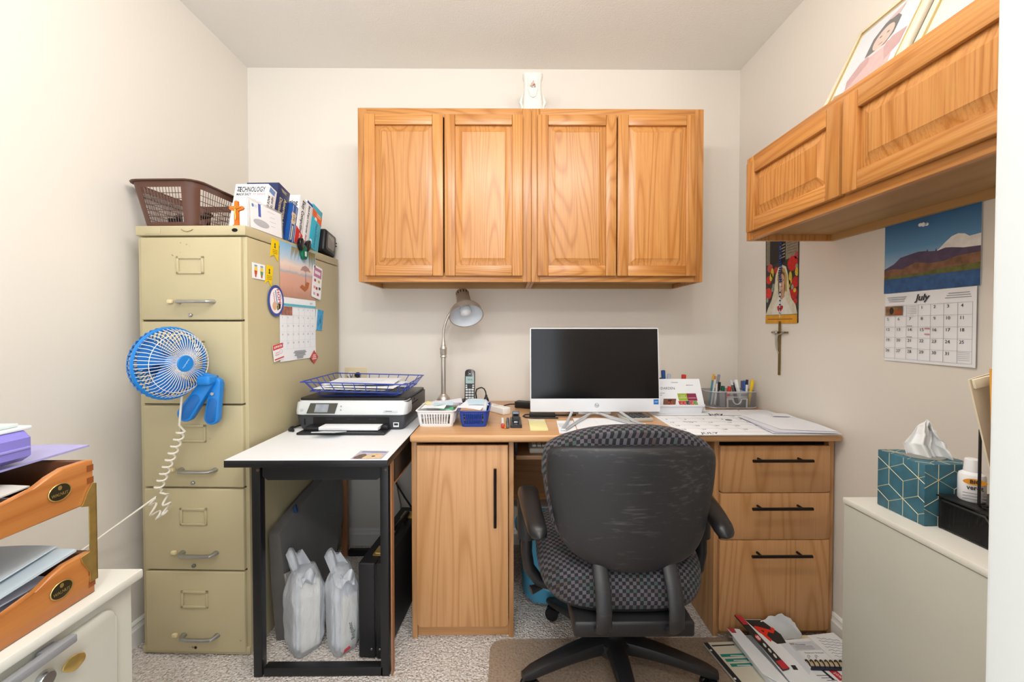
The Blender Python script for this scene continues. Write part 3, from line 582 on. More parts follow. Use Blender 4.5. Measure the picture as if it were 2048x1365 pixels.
# ---------------------------------------------------------------- magnets and papers on the cabinet side
MS = face((FW+0.0012, 0, 0), (0, 1, 0), (0, 0, 1))
def side(name, label, cat, group=None): return thing(name, label, cat, fcw(0, 0, 0), FR_, group)
def ribbon(label, P):
    o = side('ribbon_magnet', label, 'magnet', 'yellow ribbon magnets'); m = mat('f0cc12', 0.45)
    (x0, y0), (x1, y1) = P
    flat('ribbon', [(x0, y0), (x0+0.004, y0+0.016), (x0+0.012, y1), (x1, y1-0.004), (x1-0.012, y0-0.012), ((x0+x1)/2-0.004, y0+0.012)], m, o, MS, 0.001)
    M2 = MS @ TR((0, 0, 0.001)); cx = (x0+x1)/2; flat('child_mark', [(cx-0.004, y1-0.032), (cx+0.005, y1-0.034), (cx+0.003, y1-0.022), (cx+0.005, y1-0.017), (cx, y1-0.014), (cx-0.003, y1-0.018), (cx-0.001, y1-0.024)], M_ink, o, M2)
    for i in range(3): rect('text_line', cx-0.014, y1-0.042-i*0.006, cx+0.015, y1-0.0405-i*0.006, mat('6a5a12', 0.7), o, M2)
    return o
ribbon('yellow ribbon magnet at the top edge of the beach calendar', ((0.130, 1.394), (0.190, 1.464)))
ribbon('yellow ribbon magnet beside the small foot chart card', ((0.098, 1.292), (0.150, 1.362)))
o = side('foot_chart_magnet', 'small white magnet card printed with two coloured feet', 'magnet'); MB().box((0.029, 1.302, 0), (0.099, 1.357, 0.0012), 0, 2, MS).build('card', M_paper, o)
for cx in (0.047, 0.080):
    M2 = MS @ TR((0, 0, 0.0012)); flat('foot_print', [(cx-0.006, 1.312), (cx+0.004, 1.311), (cx+0.009, 1.330), (cx+0.008, 1.345), (cx-0.007, 1.345), (cx-0.009, 1.33)], mat('e5d264', 0.7), o, M2)
    flat('foot_zone', [(cx-0.006, 1.317), (cx+0.005, 1.316), (cx+0.008, 1.330), (cx-0.008, 1.331)], mat('c9483e' if cx < 0.06 else '5c9a72', 0.7), o, MS @ TR((0, 0, 0.0015))); flat('toe_marks', ell(cx, 1.348, 0.009, 0.003, 10), mat('7fa7c8', 0.7), o, MS @ TR((0, 0, 0.0015))); flat('heel', ell(cx-0.001, 1.312, 0.004, 0.005, 10), mat('b0584e', 0.7), o, MS @ TR((0, 0, 0.0016)))
def gradient(name, axis, v0, v1, stops, noise_amt=0.0, nscale=20):
    k = NB(name); tc = k.n('TexCoord'); sp = k.n('SeparateXYZ'); k.l(tc.outputs['Object'], sp.inputs[0])
    f = k.math('DIVIDE', k.math('SUBTRACT', sp.outputs['XYZ'.index(axis)], v0), v1-v0)
    if noise_amt: f = k.math('ADD', f, k.math('MULTIPLY', k.math('SUBTRACT', k.noise(tc.outputs['Object'], nscale, 4), 0.5), noise_amt))
    k.l(k.ramp(f, [(p, hexc(c)) for p, c in stops]), k.b.inputs['Base Color']); k.b.inputs['Roughness'].default_value = 0.5; return k.m
bc = side('wall_calendar', 'beach picture calendar clipped to the side of the filing cabinet', 'calendar')
def hang(name, y0, y1, z0, z1, m, off, bulge): return MB().sheet(lambda u, v: (FW+off+bulge*math.sin(math.pi*v)*0.6+0.0006*math.sin(u*9), y0+(y1-y0)*u, z0+(z1-z0)*v), 10, 10, 0.0008).build(name, m, bc)
hang('picture_page', 0.190, 0.462, 1.252, 1.466, gradient('beach_print', 'Z', 1.252, 1.466, [(0.0, 'b98a76'), (0.22, 'd7a48f'), (0.44, 'dfae9c'), (0.47, 'a8b4c4'), (0.51, 'e2c8bc'), (0.62, 'f0dccf'), (0.75, 'b9d2e6'), (1.0, '7dbbe2')], 0.10, 30), 0.0030, 0.0)
hang('date_page', 0.186, 0.458, 0.998, 1.251, M_paper, 0.0030, 0.0)
M2 = face((FW+0.0050, 0, 0), (0, 1, 0), (0, 0, 1))
rect('header_band', 0.188, 1.217, 0.456, 1.226, mat('58b6cc', 0.6), bc, M2)
for i in range(6): rect('grid_line', 0.190+i*0.0445+0.04, 1.045, 0.1906+i*0.0445+0.04, 1.217, mat('cfd3da', 0.8), bc, M2)
for i in range(6): rect('grid_line', 0.188, 1.045+i*0.034, 0.456, 1.0456+i*0.034, mat('cfd3da', 0.8), bc, M2)
dnum = 1
for r_ in range(5):
    for c_ in range(7):
        if (r_ == 0 and c_ < 3) or dnum > 31: continue
        text(str(dnum), 0.010, mat('a9b2bd', 0.8), bc, M2 @ TR((0.200+c_*0.038, 1.205-r_*0.034, 0)), name='date'); dnum += 1
rect('inset_photo', 0.192, 1.180, 0.268, 1.214, mat('a06a5a', 0.6, var=0.4, vscale=70), bc, M2); text('JULY', 0.012, mat('b0b6c0', 0.8), bc, M2 @ TR((0.42, 1.236, 0)))
for i, wd in enumerate((0.085, 0.10, 0.075, 0.085, 0.05, 0.045)): rect('imprint_line', 0.325-wd/2, 1.032-i*0.0058, 0.325+wd/2, 1.0345-i*0.0058, mat('70737c', 0.8), bc, M2)
MU = face((FW+0.0042, 0, 0), (0, 1, 0), (0, 0, 1))
flat('umbrella_print', [(0.335, 1.372), (0.350, 1.388), (0.375, 1.396), (0.40, 1.388), (0.415, 1.372), (0.395, 1.375), (0.375, 1.371), (0.355, 1.375)], mat('b08a88', 0.6), bc, MU); rect('umbrella_pole', 0.374, 1.31, 0.3755, 1.372, M_ink, bc, MU)
flat('deck_chair_print', [(0.330, 1.300), (0.370, 1.285), (0.395, 1.30), (0.405, 1.325), (0.385, 1.328), (0.372, 1.305), (0.345, 1.312)], mat('b5683a', 0.6), bc, MU)
for i in range(7): a_ = 0.27+i*0.009; flat('palm_leaf', [(a_, 1.460), (a_+0.008, 1.460), (a_+0.001-0.01, 1.405+0.012*(i % 3))], mat('a68f5a', 0.6), bc, MU)
for i in range(7): a_ = 0.40+i*0.008; flat('palm_leaf', [(a_, 1.462), (a_+0.009, 1.462), (a_+0.006, 1.385+0.012*(i % 3))], mat('8a7a3c', 0.6), bc, MU)
cl = side('magnetic_clip', 'green and black magnetic clip holding the beach calendar', 'clip')
MB().prism(roundrect(0.328, 1.418, 0.368, 1.478, 0.018), 0.014, face((FW+0.0055, 0, 0), (0, 1, 0), (0, 0, 1)), 0.004, 3).build('clip_body', mat('0f6b4e', 0.3), cl)
for a_, b_ in ((0.303, 0.338), (0.358, 0.393)): MB().prism(smooth_loop([(a_+0.004, 1.492), (a_+0.02, 1.505), (b_, 1.49), (b_-0.004, 1.466), (a_+0.016, 1.452), (a_+0.006, 1.468)] if a_ < 0.33 else [(a_, 1.455), (b_-0.014, 1.462), (b_, 1.498), (b_-0.01, 1.507), (a_+0.004, 1.485)], 20), 0.016, face((FW+0.0058, 0, 0), (0, 1, 0), (0, 0, 1)), 0.004, 2).build('clip_jaw', M_blackgloss, cl)
rect('clip_label', 0.342, 1.432, 0.356, 1.452, mat('d8e8e0', 0.5), cl, face((FW+0.0197, 0, 0), (0, 1, 0), (0, 0, 1)))
ov = side('oval_magnet', 'oval white magnet with a blue border reading hope', 'magnet'); E0 = TR((0.158, 1.232, 0))
flat('border', ell(0, 0, 0.050, 0.059, 40), mat('2b4fa0', 0.4), ov, face((FW+0.0055, 0, 0), (0, 1, 0), (0, 0, 1)) @ E0, 0.0012)
MO = face((FW+0.0067, 0, 0), (0, 1, 0), (0, 0, 1)) @ E0; flat('red_line', ell(0, 0, 0.0405, 0.0495, 36), mat('c93a3a', 0.5), ov, MO, 0.0002); flat('field', ell(0, 0, 0.0390, 0.048, 36), M_paper, ov, MO, 0.0004)
MO2 = MO @ TR((0, 0, 0.0004), rz=-78); text('HOPE', 0.024, mat('c23a44', 0.6), ov, MO2 @ TR((-0.012, 0.018, 0)), bold=0.02); rect('blue_line', -0.040, 0.001, 0.016, 0.005, mat('3f5fa8', 0.6), ov, MO2); MB().tube([(-0.034+0.0022*i, -0.011+0.0035*math.sin(i*1.7), 0.0004) for i in range(18)], 0.0009, 5, False, MO2).build('red_script', mat('c23a44', 0.6), ov); rect('blue_line', -0.022, 0.030, -0.002, 0.033, mat('3f5fa8', 0.6), ov, MO2)
flat('face_patch', ell(-0.010, -0.020, 0.014, 0.016, 18), mat('d9b08c', 0.6), ov, MO @ TR((0, 0, 0.0004))); flat('dark_patch', [(0.006, -0.036), (0.026, -0.028), (0.028, -0.012), (0.014, -0.008), (0.004, -0.02)], M_ink, ov, MO @ TR((0, 0, 0.0005))); rect('yellow_stripe', 0.010, -0.030, 0.013, -0.014, M_yellow, ov, MO @ TR((0, 0, 0.0008)))
tg = side('offer_tag', 'white hanging tag with pink header and small logos', 'tag'); MT = face((FW+0.0062, 0, 0), (0, 1, 0), (0, 0, 1)) @ TR((0.468, 1.335, 0), rz=-8)
flat('tag_card', roundrect(-0.041, -0.073, 0.041, 0.073, 0.008), M_paper, tg, MT, 0.0012); MT2 = MT @ TR((0, 0, 0.0012)); rect('pink_header', -0.034, 0.022, 0.034, 0.064, mat('bb7f9e', 0.6), tg, MT2); rect('header_box', -0.026, 0.036, 0.022, 0.050, mat('efe2ea', 0.6), tg, MT2 @ TR((0, 0, 0.0004)))
for (x_, y_, c_) in ((-0.02, 0.006, 'b5485a'), (0.015, 0.006, 'c9b24a'), (-0.022, -0.026, 'd99a9a'), (-0.002, -0.028, 'a8442e'), (0.024, -0.024, '4a3a38'), (-0.02, -0.055, 'c8b0b0'), (0.012, -0.054, 'b5485a')): rect('logo', x_-0.008, y_-0.006, x_+0.008, y_+0.006, mat(c_, 0.7), tg, MT2)
flat('punch_ring', ell(-0.03, 0.066, 0.005, 0.006, 12), M_ink, tg, MT2 @ TR((0, 0, 0.0004)))
bl = side('blue_card_magnet', 'small blue magnet card right of the beach calendar dates', 'magnet'); MBc = face((FW+0.0014, 0, 0), (0, 1, 0), (0, 0, 1)); flat('card', [(0.466, 1.216), (0.536, 1.210), (0.518, 1.116), (0.453, 1.121)], mat('3f9fd0', 0.5, var=0.25, vscale=60), bl, MBc, 0.0012); flat('white_strip', [(0.466, 1.2155), (0.478, 1.2145), (0.465, 1.1205), (0.454, 1.1215)], M_paper, bl, MBc @ TR((0, 0, 0.0012))); MB().tube([(FW+0.003, 0.485, 1.14), (FW+0.003, 0.50, 1.17), (FW+0.003, 0.515, 1.16), (FW+0.003, 0.50, 1.15), (FW+0.003, 0.512, 1.19)], 0.0006, 5).build('scribble', M_navy, bl)
su = side('supporter_magnet', 'white and red supporter magnet at the calendar bottom left corner', 'magnet'); MSu = face((FW+0.0062, 0, 0), (0, 1, 0), (0, 0, 1)) @ TR((0.168, 1.037, 0), rz=9); rect('card', -0.032, -0.031, 0.032, 0.031, M_paper, su, MSu, 0.0012); M3 = MSu @ TR((0, 0, 0.0012)); rect('red_header', -0.032, 0.012, 0.032, 0.031, M_red, su, M3); text('SUPPORTER', 0.0115, M_white, su, M3 @ TR((0, 0.021, 0.0003)), sx=0.85, bold=0.02); rect('red_foot', -0.028, -0.027, 0.032, -0.022, M_red, su, M3); text('Special\nOlympics', 0.008, mat('c85a5a', 0.7), su, M3 @ TR((-0.008, -0.004, 0))); MB().tube([(0.016+0.008*math.cos(t), 0.0+0.009*math.sin(t), 0.0003) for t in [i*0.35 for i in range(18)]], 0.0005, 4, True, M3).build('logo_ring', mat('c85a5a', 0.7), su)
di = side('diamond_magnet', 'red diamond shaped magnet at the calendar bottom right corner', 'magnet'); MDi = face((FW+0.0052, 0, 0), (0, 1, 0), (0, 0, 1)); flat('diamond', [(0.438, 0.968), (0.474, 0.998), (0.438, 1.030), (0.404, 1.0)], mat('c44a44', 0.5), di, MDi, 0.0012)
for i in range(3): rect('text_line', 0.420+i*0.004, 0.990+i*0.008, 0.456-i*0.002, 0.994+i*0.008, mat('f0d8d4', 0.6), di, MDi @ TR((0, 0, 0.0012)))
# ---------------------------------------------------------------- blue clip-on fan
fan = thing('clip_fan', 'blue clip-on fan with white wire guard on the filing cabinet handle', 'fan', (-1.048, -0.846, 1.02))
MF = face((0, 0, 0), (math.cos(R(76)), math.sin(R(76)), 0.0), (0, 0, 1))     # local z points out to the front
M_fblue = mat('1f7fd0', 0.3); M_fdark = mat('1664ad', 0.35); M_fw = mat('eceae4', 0.35)
MB().tube([(0.108*math.cos(t), 0.108*math.sin(t), 0) for t in [2*math.pi*i/64 for i in range(64)]], 0.0052, 8, True, MF, 1.0).build('guard_ring', M_fblue, fan)
g = MB()
for i in range(54):
    a = 2*math.pi*i/54; P = []
    for r_, z_, tw in ((0.024, 0.056, 0.0), (0.034, 0.055, 0.0), (0.050, 0.052, 0.16), (0.075, 0.046, 0.19), (0.098, 0.030, 0.19), (0.107, 0.004, 0.19)): P.append((r_*math.cos(a+tw), r_*math.sin(a+tw), z_))
    g.tube(P, 0.00095, 5)
g.bm.transform(MF); g.tube([(0.090*math.cos(t), 0.090*math.sin(t), 0.0375) for t in [2*math.pi*i/48 for i in range(48)]], 0.0009, 4, True, MF); g.build('front_guard', M_fw, fan)
MB().lathe([(0.0255, 0.052), (0.0255, 0.057), (0.0235, 0.0595)], 28, MF).build('badge', M_fblue, fan); MB().tube([(-0.017+0.0011*i, 0.0028*math.sin(i*1.35)*(0.6+0.4*math.cos(i*0.7)), 0.0) for i in range(32)], 0.0007, 5, False, MF @ TR((0, 0, 0.0598), rz=55)).build('script_mark', mat('a9d2f2', 0.4), fan)
g = MB()
for i in range(44):
    a = 2*math.pi*i/44; P = [(r_*math.cos(a), r_*math.sin(a), z_) for r_, z_ in ((0.035, -0.050), (0.075, -0.044), (0.100, -0.030), (0.111, -0.014), (0.112, 0.0))]
    g.tube(P, 0.0022, 5)
for r_, z_ in ((0.075, -0.044), (0.100, -0.030)): g.tube([(r_*math.cos(t), r_*math.sin(t), z_) for t in [2*math.pi*i/40 for i in range(40)]], 0.0022, 5, True)
g.bm.transform(MF); g.build('rear_guard', M_fblue, fan)
MB().lathe([(0.030, -0.085), (0.038, -0.07), (0.038, -0.045), (0.020, -0.040)], 24, MF).build('motor_housing', M_fdark, fan)
MB().lathe([(0.020, -0.02), (0.022, 0.004), (0.012, 0.014)], 20, MF).build('blade_hub', M_fblue, fan)
for a in (20, 140, 260):
    MB().sheet(lambda u, v, a=a: ((0.018+0.076*u)*math.cos(R(a)+(v-0.5)*(1.25)+0.25*u), (0.018+0.076*u)*math.sin(R(a)+(v-0.5)*1.25+0.25*u), -0.008+(v-0.5)*0.024), 8, 8, 0.0015, MF).build('blade', mat('1f7ad0', 0.3, alpha=0.9), fan)
# clip under the fan: two hinged jaws
MK = face((0, 0, 0), (1, 0, 0), (0, 0, 1))
def capsule(p, q, w0, w1, n=10):
    p, q = Vector((*p, 0)), Vector((*q, 0)); d = (q-p).normalized(); nrm = Vector((-d.y, d.x, 0)); a0 = math.atan2(nrm.y, nrm.x); P = []
    for i in range(n+1): a = a0+math.pi*i/n; P.append((p.x+w0*math.cos(a), p.y+w0*math.sin(a)))
    for i in range(n+1): a = a0+math.pi+math.pi*i/n; P.append((q.x+w1*math.cos(a), q.y+w1*math.sin(a)))
    return P
for (p, q, w0, w1, dy, nm) in (((0.078, -0.062), (0.004, -0.168), 0.018, 0.026, 0.045, 'clamp_lever'), ((0.092, -0.070), (0.076, -0.185), 0.016, 0.023, 0.060, 'clamp_lever')):
    L_ = MB().prism(capsule(p, q, w0, w1), 0.022, TR((0, dy+0.022, 0)) @ MK, 0.004, 3).build(nm, M_fblue, fan)
    v_ = Vector(q)-Vector(p); p2 = Vector(p)+v_*0.55
    MB().prism(capsule(tuple(p2), q, w1*0.62, w1*0.72), 0.0012, TR((0, dy+0.0005, 0)) @ MK, 0.0004).build('thumb_recess', M_fdark, L_)
box('clamp_arm', (0.05, 0.03, -0.075), (0.095, 0.075, -0.045), M_fblue, fan, 0.008, 3)
MB().tube([(0.01, 0.06, -0.03), (0.05, 0.07, -0.05), (0.085, 0.075, -0.06)], 0.014, 10).build('neck', M_fblue, fan)
MB().lathe([(0.006, 0), (0.005, 0.003)], 12, TR((0.085, 0.058, -0.105)) @ MK).build('screw', M_chrome, fan)
# fan cord: straight, curly, then off to the left behind the trays
pts = []
A = Vector((-1.040, -0.815, 0.918)); B = Vector((-1.062, -0.800, 0.815)); 
for i in range(6): pts.append(A.lerp(B, i/5))
C0 = Vector((-1.066, -0.785, 0.795)); C1 = Vector((-1.158, -0.775, 0.590)); turns = 9
ax = (C1-C0).normalized(); e1 = ax.cross(Vector((0, 1, 0))).normalized(); e2 = ax.cross(e1)
for i in range(turns*14+1):
    t = i/(turns*14); a = t*turns*2*math.pi; pts.append(C0.lerp(C1, t)+(e1*math.cos(a)+e2*math.sin(a))*0.011)
for i in range(5*14+1):
    t = i/(5*14); a = t*5*2*math.pi; b = math.pi*(0.2+1.5*t); ctr_ = Vector((-1.150+0.024*math.sin(b*1.0), -0.775, 0.545+0.035*math.cos(b))); pts.append(ctr_+Vector((math.cos(a)*0.009, math.sin(a)*0.010, math.sin(a+1)*0.009)))
D0 = pts[-1].copy(); D1 = Vector((-1.31, -0.92, 0.435)); D2 = Vector((-1.318, -1.25, 0.30))
for i in range(1, 9): pts.append(D0.lerp(D1, i/8))
for i in range(1, 7): pts.append(D1.lerp(D2, i/6))
tag(MB().tube(pts, 0.0032, 6).build('curly_cord', mat('e6e1d4', 0.4)), 'white curly power cord hanging from the blue fan', 'cord')
# ---------------------------------------------------------------- things on the walls and on top of the wall cabinets
MWR = lambda off: face((XR-off, 0, 0), (0, -1, 0), (0, 0, 1))      # print frame on the right wall: local x = -y
# july calendar
jc = thing('wall_calendar', 'july wall calendar with a lake and mountain picture on the right wall', 'calendar', (0, 0, 0))
def bend(u, v): return 0.010*(u**2)*(math.sin(math.pi*v*0.9))+0.002
def onpage(x0, x1, z0, z1, off, m, name, par, n=10): return MB().sheet(lambda u, v: (XR-off(u, v), -(x0+(x1-x0)*u), z0+(z1-z0)*v), n, n, 0.0006).build(name, m, par)
up_off = lambda u, v: 0.0035+0.008*(u**3)*(1-v)**0.5+0.006*(1-v)**6
lo_off = lambda u, v: 0.0045+0.014*u*u*(1-0.6*v)+0.010*v**8
onpage(0.835, 1.100, 1.2375, 1.448, lambda u, v: 0.0035, M_paper, 'picture_page', jc); onpage(0.838, 1.0955, 1.0275, 1.2365, lambda u, v: 0.0035+0.004*u*u, M_paper, 'date_page', jc)
def MJ(o): return MWR(0.0042+o)
def pict(name, P, m, o=0.0, n=None): flat(name, [(0.835+0.265*x, 1.2375+0.2105*y) for x, y in P], m, jc, MJ(o), 0.0002)
sky = gradient('sky_print', 'Z', 1.30, 1.448, [(0.0, 'a9c4d8'), (0.45, '5c93c0'), (1.0, '2c6496')])
pict('sky_print', [(0, 0.3), (1, 0.3), (1, 1), (0, 1)], sky)
cloud = mat('e8e6e2', 0.7, var=0.08, vscale=60)
pict('cloud_print', [(0.56, 0.48), (0.62, 0.53), (0.68, 0.60), (0.74, 0.66), (0.80, 0.68), (0.86, 0.66), (0.90, 0.62), (1, 0.63), (1, 0.46)], cloud, 0.0002)
pict('mountain_print', [(0, 0.36), (0.12, 0.42), (0.20, 0.50), (0.30, 0.52), (0.40, 0.54), (0.49, 0.53), (0.5, 0.55), (0.51, 0.52), (0.58, 0.51), (0.59, 0.545), (0.60, 0.505), (0.68, 0.53), (0.74, 0.52), (0.85, 0.49), (1, 0.48), (1, 0.3), (0, 0.3)], mat('574a63', 0.7, var=0.2, vscale=50), 0.0004)
pict('hill_print', [(0, 0.33), (0.10, 0.35), (0.22, 0.33), (0.38, 0.40), (0.52, 0.36), (0.66, 0.36), (0.8, 0.40), (1, 0.41), (1, 0.2), (0, 0.2)], mat('84604a', 0.7, var=0.3, vscale=45), 0.0006)
pict('reed_print', [(0, 0.235), (0.15, 0.25), (0.4, 0.245), (0.62, 0.27), (0.82, 0.275), (1, 0.285), (1, 0.17), (0, 0.16)], mat('66683a', 0.7, var=0.3, vscale=60), 0.0008)
pict('lake_print', [(0, 0.205), (0.5, 0.205), (1, 0.20), (1, 0.0), (0, 0.0)], mat('2f5a8c', 0.5, var=0.25, vscale=70), 0.0010)
Md = MJ(0.0015+0.002); X0, X1, Z0, Z1 = 0.842, 1.087, 1.036, 1.197
for i in range(8): x = X0+(X1-X0)*i/7; rect('grid_line', x-0.0003, Z0, x+0.0003, Z1, mat('9a9ea6', 0.8), jc, Md)
for i in range(6): z = Z0+(Z1-Z0)*i/5; rect('grid_line', X0, z-0.0003, X1, z+0.0003, mat('9a9ea6', 0.8), jc, Md)
d = 1
for r_ in range(5):
    for c_ in range(7):
        if (r_ == 0 and c_ < 3) or d > 31: continue
        text(str(d), 0.0125, mat('3b3d44', 0.8), jc, Md @ TR((X0+(X1-X0)*c_/7+0.0105, Z1-(Z1-Z0)*r_/5-0.0085, 0)), name='date'); d += 1
text('July', 0.026, mat('33353c', 0.8), jc, Md @ TR((0.957, 1.217, 0)), bold=0.02, shear=0.25)
rect('inset_photo', X0+0.002, Z1-0.029, X0+0.058, Z1-0.001, mat('8a6a48', 0.6, var=0.4, vscale=60), jc, Md); flat('inset_figure', ell(X0+0.023, Z1-0.015, 0.007, 0.011, 14), mat('3a2c26', 0.6), jc, Md @ TR((0, 0, 0.0003))); rect('inset_desk', X0+0.034, Z1-0.028, X0+0.056, Z1-0.014, mat('a2512c', 0.6), jc, Md @ TR((0, 0, 0.0003)))
for bx, bz in ((X0+0.072, Z1-0.004), (X1-0.033, Z0+0.029)):
    for i in range(5): rect('mini_month', bx, bz-i*0.005-0.001, bx+0.028, bz-i*0.005, mat('b3b6bd', 0.8), jc, Md)
for i, (a_, b_) in enumerate(((0.850, 0.912), (0.853, 0.908), (0.856, 0.905), (1.028, 1.08), (1.024, 1.082), (1.02, 1.084))): z = 1.222-(i % 3)*0.006; rect('text_line', a_, z, b_, z+0.0018, mat('8e9199', 0.8), jc, Md)
for c_, r_ in ((2, 1), (2, 2), (2, 3)): rect('moon_note', X0+0.245*c_/7+0.002, Z1-0.161*(r_+1)/5+0.002, X0+0.245*c_/7+0.018, Z1-0.161*(r_+1)/5+0.0035, mat('6b6e76', 0.8), jc, Md)
for i in range(2): rect('red_note', X0+0.245*3/7+0.019, Z1-0.161*2/5-0.006-0.016*i, X0+0.245*3/7+0.033, Z1-0.161*2/5-0.0035-0.016*i, mat('c86a74', 0.8), jc, Md)
for i, (x, z) in enumerate(((0.957, 1.425), (0.966, 1.425))):
    p = MB().lathe([(0.0045, 0.0), (0.0052, 0.002), (0.0035, 0.004), (0.0035, 0.009), (0.0052, 0.011), (0.0045, 0.0125)], 16, MWR(0.0048) @ TR((x, z, 0))).build('push_pin', M_white); tag(p, ('left' if i == 0 else 'right') + ' white push pin of the pair holding the july calendar', 'pin', 'white push pins')
# poster behind the rosary
ps = thing('religious_poster', 'narrow poster of a veiled woman among red roses on the right wall', 'poster', (0, 0, 0)); MP = lambda o: MWR(0.002+o)
PX = lambda x: 0.235+0.212*x; PZ = lambda z: 1.150+0.38*z
MB().sheet(lambda u, v: (XR-0.0012-0.0006*math.sin(u*6+v*3), -(PX(u)-0.010*v*(1-u)), 1.150+0.50*v), 6, 8, 0.0006).build('sheet', mat('3c3a36', 0.6, var=0.3, vscale=40), ps)
def pp(name, P, h, o, **k): flat(name, [(PX(min(max(x, 0.0), 0.985)), PZ(z)) for x, z in P], mat(h, 0.6, **k), ps, MP(o), 0.0002)
pp('newsprint', [(0.62, 0.72), (0.98, 0.74), (0.98, 1.3), (0.62, 1.3)], '8f8672', 0.0002, var=0.2, vscale=120); pp('newsprint', [(0.0, 0.70), (0.12, 0.70), (0.12, 1.3), (-0.03, 1.3)], '7d7462', 0.0002, var=0.2, vscale=120); pp('dark_panel', [(0.14, 0.70), (0.60, 0.70), (0.60, 1.3), (0.14, 1.3)], '2b2824', 0.0003)
for i in range(16): pp('print_line', [(0.66, 0.78+i*0.03), (0.94, 0.785+i*0.03), (0.94, 0.79+i*0.03), (0.66, 0.785+i*0.03)], '5b5546', 0.0005)
for i in range(5): pp('script_line', [(0.44, 0.74+i*0.035), (0.60, 0.755+i*0.035), (0.60, 0.765+i*0.035), (0.44, 0.752+i*0.035)], 'b8ad94', 0.0006)
for (x, z, r_, h) in ((0.83, 0.66, 0.15, 'c52a22'), (0.10, 0.52, 0.09, 'c9302a'), (0.08, 0.36, 0.12, 'cc3a30'), (0.92, 0.45, 0.11, 'c22a24'), (0.86, 0.33, 0.12, 'bb2822'), (0.13, 0.66, 0.09, 'b84a48'), (0.95, 0.74, 0.07, 'b8484e'), (0.92, 0.24, 0.06, 'b8302a'), (0.33, 0.62, 0.07, 'b02a26')): pp('rose', ell(x, z, r_, r_*0.56, 14), h, 0.0007, var=0.25, vscale=120)
for (x, z, w_, hh) in ((0.21, 0.60, 0.05, 0.07), (0.17, 0.55, 0.05, 0.06), (0.77, 0.50, 0.05, 0.10), (0.73, 0.44, 0.05, 0.06), (0.96, 0.56, 0.06, 0.06), (0.90, 0.36, 0.04, 0.03)): pp('yellow_flower', ell(x, z, w_, hh*0.8, 10), 'cfb63a', 0.0009, var=0.3, vscale=150)
for (x, z) in ((0.25, 0.44), (0.22, 0.40), (0.05, 0.28), (0.83, 0.40), (0.95, 0.62)): pp('leaf_spray', ell(x, z, 0.04, 0.03, 8), '8f9a8a', 0.0008)
pp('veil', [(0.0, 0.10), (0.08, 0.18), (0.2, 0.28), (0.28, 0.40), (0.32, 0.56), (0.40, 0.645), (0.52, 0.67), (0.64, 0.64), (0.70, 0.55), (0.72, 0.42), (0.80, 0.28), (0.93, 0.20), (0.98, 0.10)], 'd3cdb6', 0.0010, var=0.12, vscale=60)
pp('gold_trim', [(0.37, 0.50), (0.40, 0.60), (0.50, 0.645), (0.60, 0.62), (0.665, 0.54), (0.68, 0.36), (0.62, 0.36), (0.60, 0.55), (0.52, 0.60), (0.44, 0.57), (0.42, 0.48)], 'b99a56', 0.0012); pp('hair', [(0.40, 0.44), (0.41, 0.54), (0.50, 0.61), (0.60, 0.57), (0.63, 0.40), (0.60, 0.33), (0.42, 0.33)], '6f5136', 0.0013)
pp('neck', [(0.44, 0.30), (0.45, 0.42), (0.60, 0.42), (0.60, 0.30), (0.52, 0.27)], 'bf9576', 0.0014); pp('face', ell(0.52, 0.475, 0.085, 0.092, 20), 'd0a788', 0.0015)
for x in (0.48, 0.565): pp('eye', ell(x, 0.492, 0.018, 0.006, 8), '4a3a34', 0.0017)
pp('nose', [(0.515, 0.44), (0.54, 0.44), (0.53, 0.49)], 'b98c6e', 0.0017); pp('mouth', ell(0.525, 0.422, 0.026, 0.006, 8), 'b0584e', 0.0017)
pp('robe', [(0.22, 0.10), (0.30, 0.24), (0.44, 0.31), (0.60, 0.31), (0.72, 0.22), (0.84, 0.10)], 'dedad0', 0.0012, var=0.06, vscale=60); pp('heart', [(0.46, 0.12), (0.56, 0.17), (0.57, 0.195), (0.52, 0.205), (0.47, 0.195), (0.42, 0.205), (0.38, 0.19), (0.39, 0.16)], 'b82a22', 0.0015)
pp('caption_band', [(0.0, 0.0), (0.98, -0.005), (0.98, 0.095), (0.0, 0.095)], 'd99a26', 0.0014, var=0.12, vscale=30); pp('caption_line', [(0.08, 0.045), (0.85, 0.04), (0.85, 0.048), (0.08, 0.053)], '7a4a1c', 0.0017)
# rosary with metal crucifix
rs = thing('rosary', 'blue bead rosary with a bronze crucifix hanging over the poster', 'rosary', (XR-0.008, -0.340, 0))
g = MB()
for s in (0, 1):
    for i in range(34): z = 1.655-i*0.0098; g.sphere((0.001*math.sin(i), 0.0046*(1 if s else -1)+0.0022*math.sin(i*1.1+s), z), 0.0038, 8)
for i in range(6): g.sphere((0, 0.001*math.sin(i*2), 1.285-i*0.018), 0.0038, 8)
g.build('beads', mat('26407e', 0.15, spec=0.8), rs)
g = MB().tube([(0, 0, 1.326), (0, 0.001, 1.26), (0, 0, 1.20), (0, 0, 1.175)], 0.0008, 5)
for z in (1.316, 1.275, 1.196): g.sphere((0, 0, z), 0.0048, 8, (0.5, 1, 1.3))
g.build('chain', M_chrome, rs)
MB().box((-0.003, -0.004, 0.922), (0.0035, 0.004, 1.158), 0.0008).box((-0.003, -0.052, 1.106), (0.0035, 0.052, 1.113), 0.0008).build('cross', mat('8a7346', 0.35, 0.85), rs)
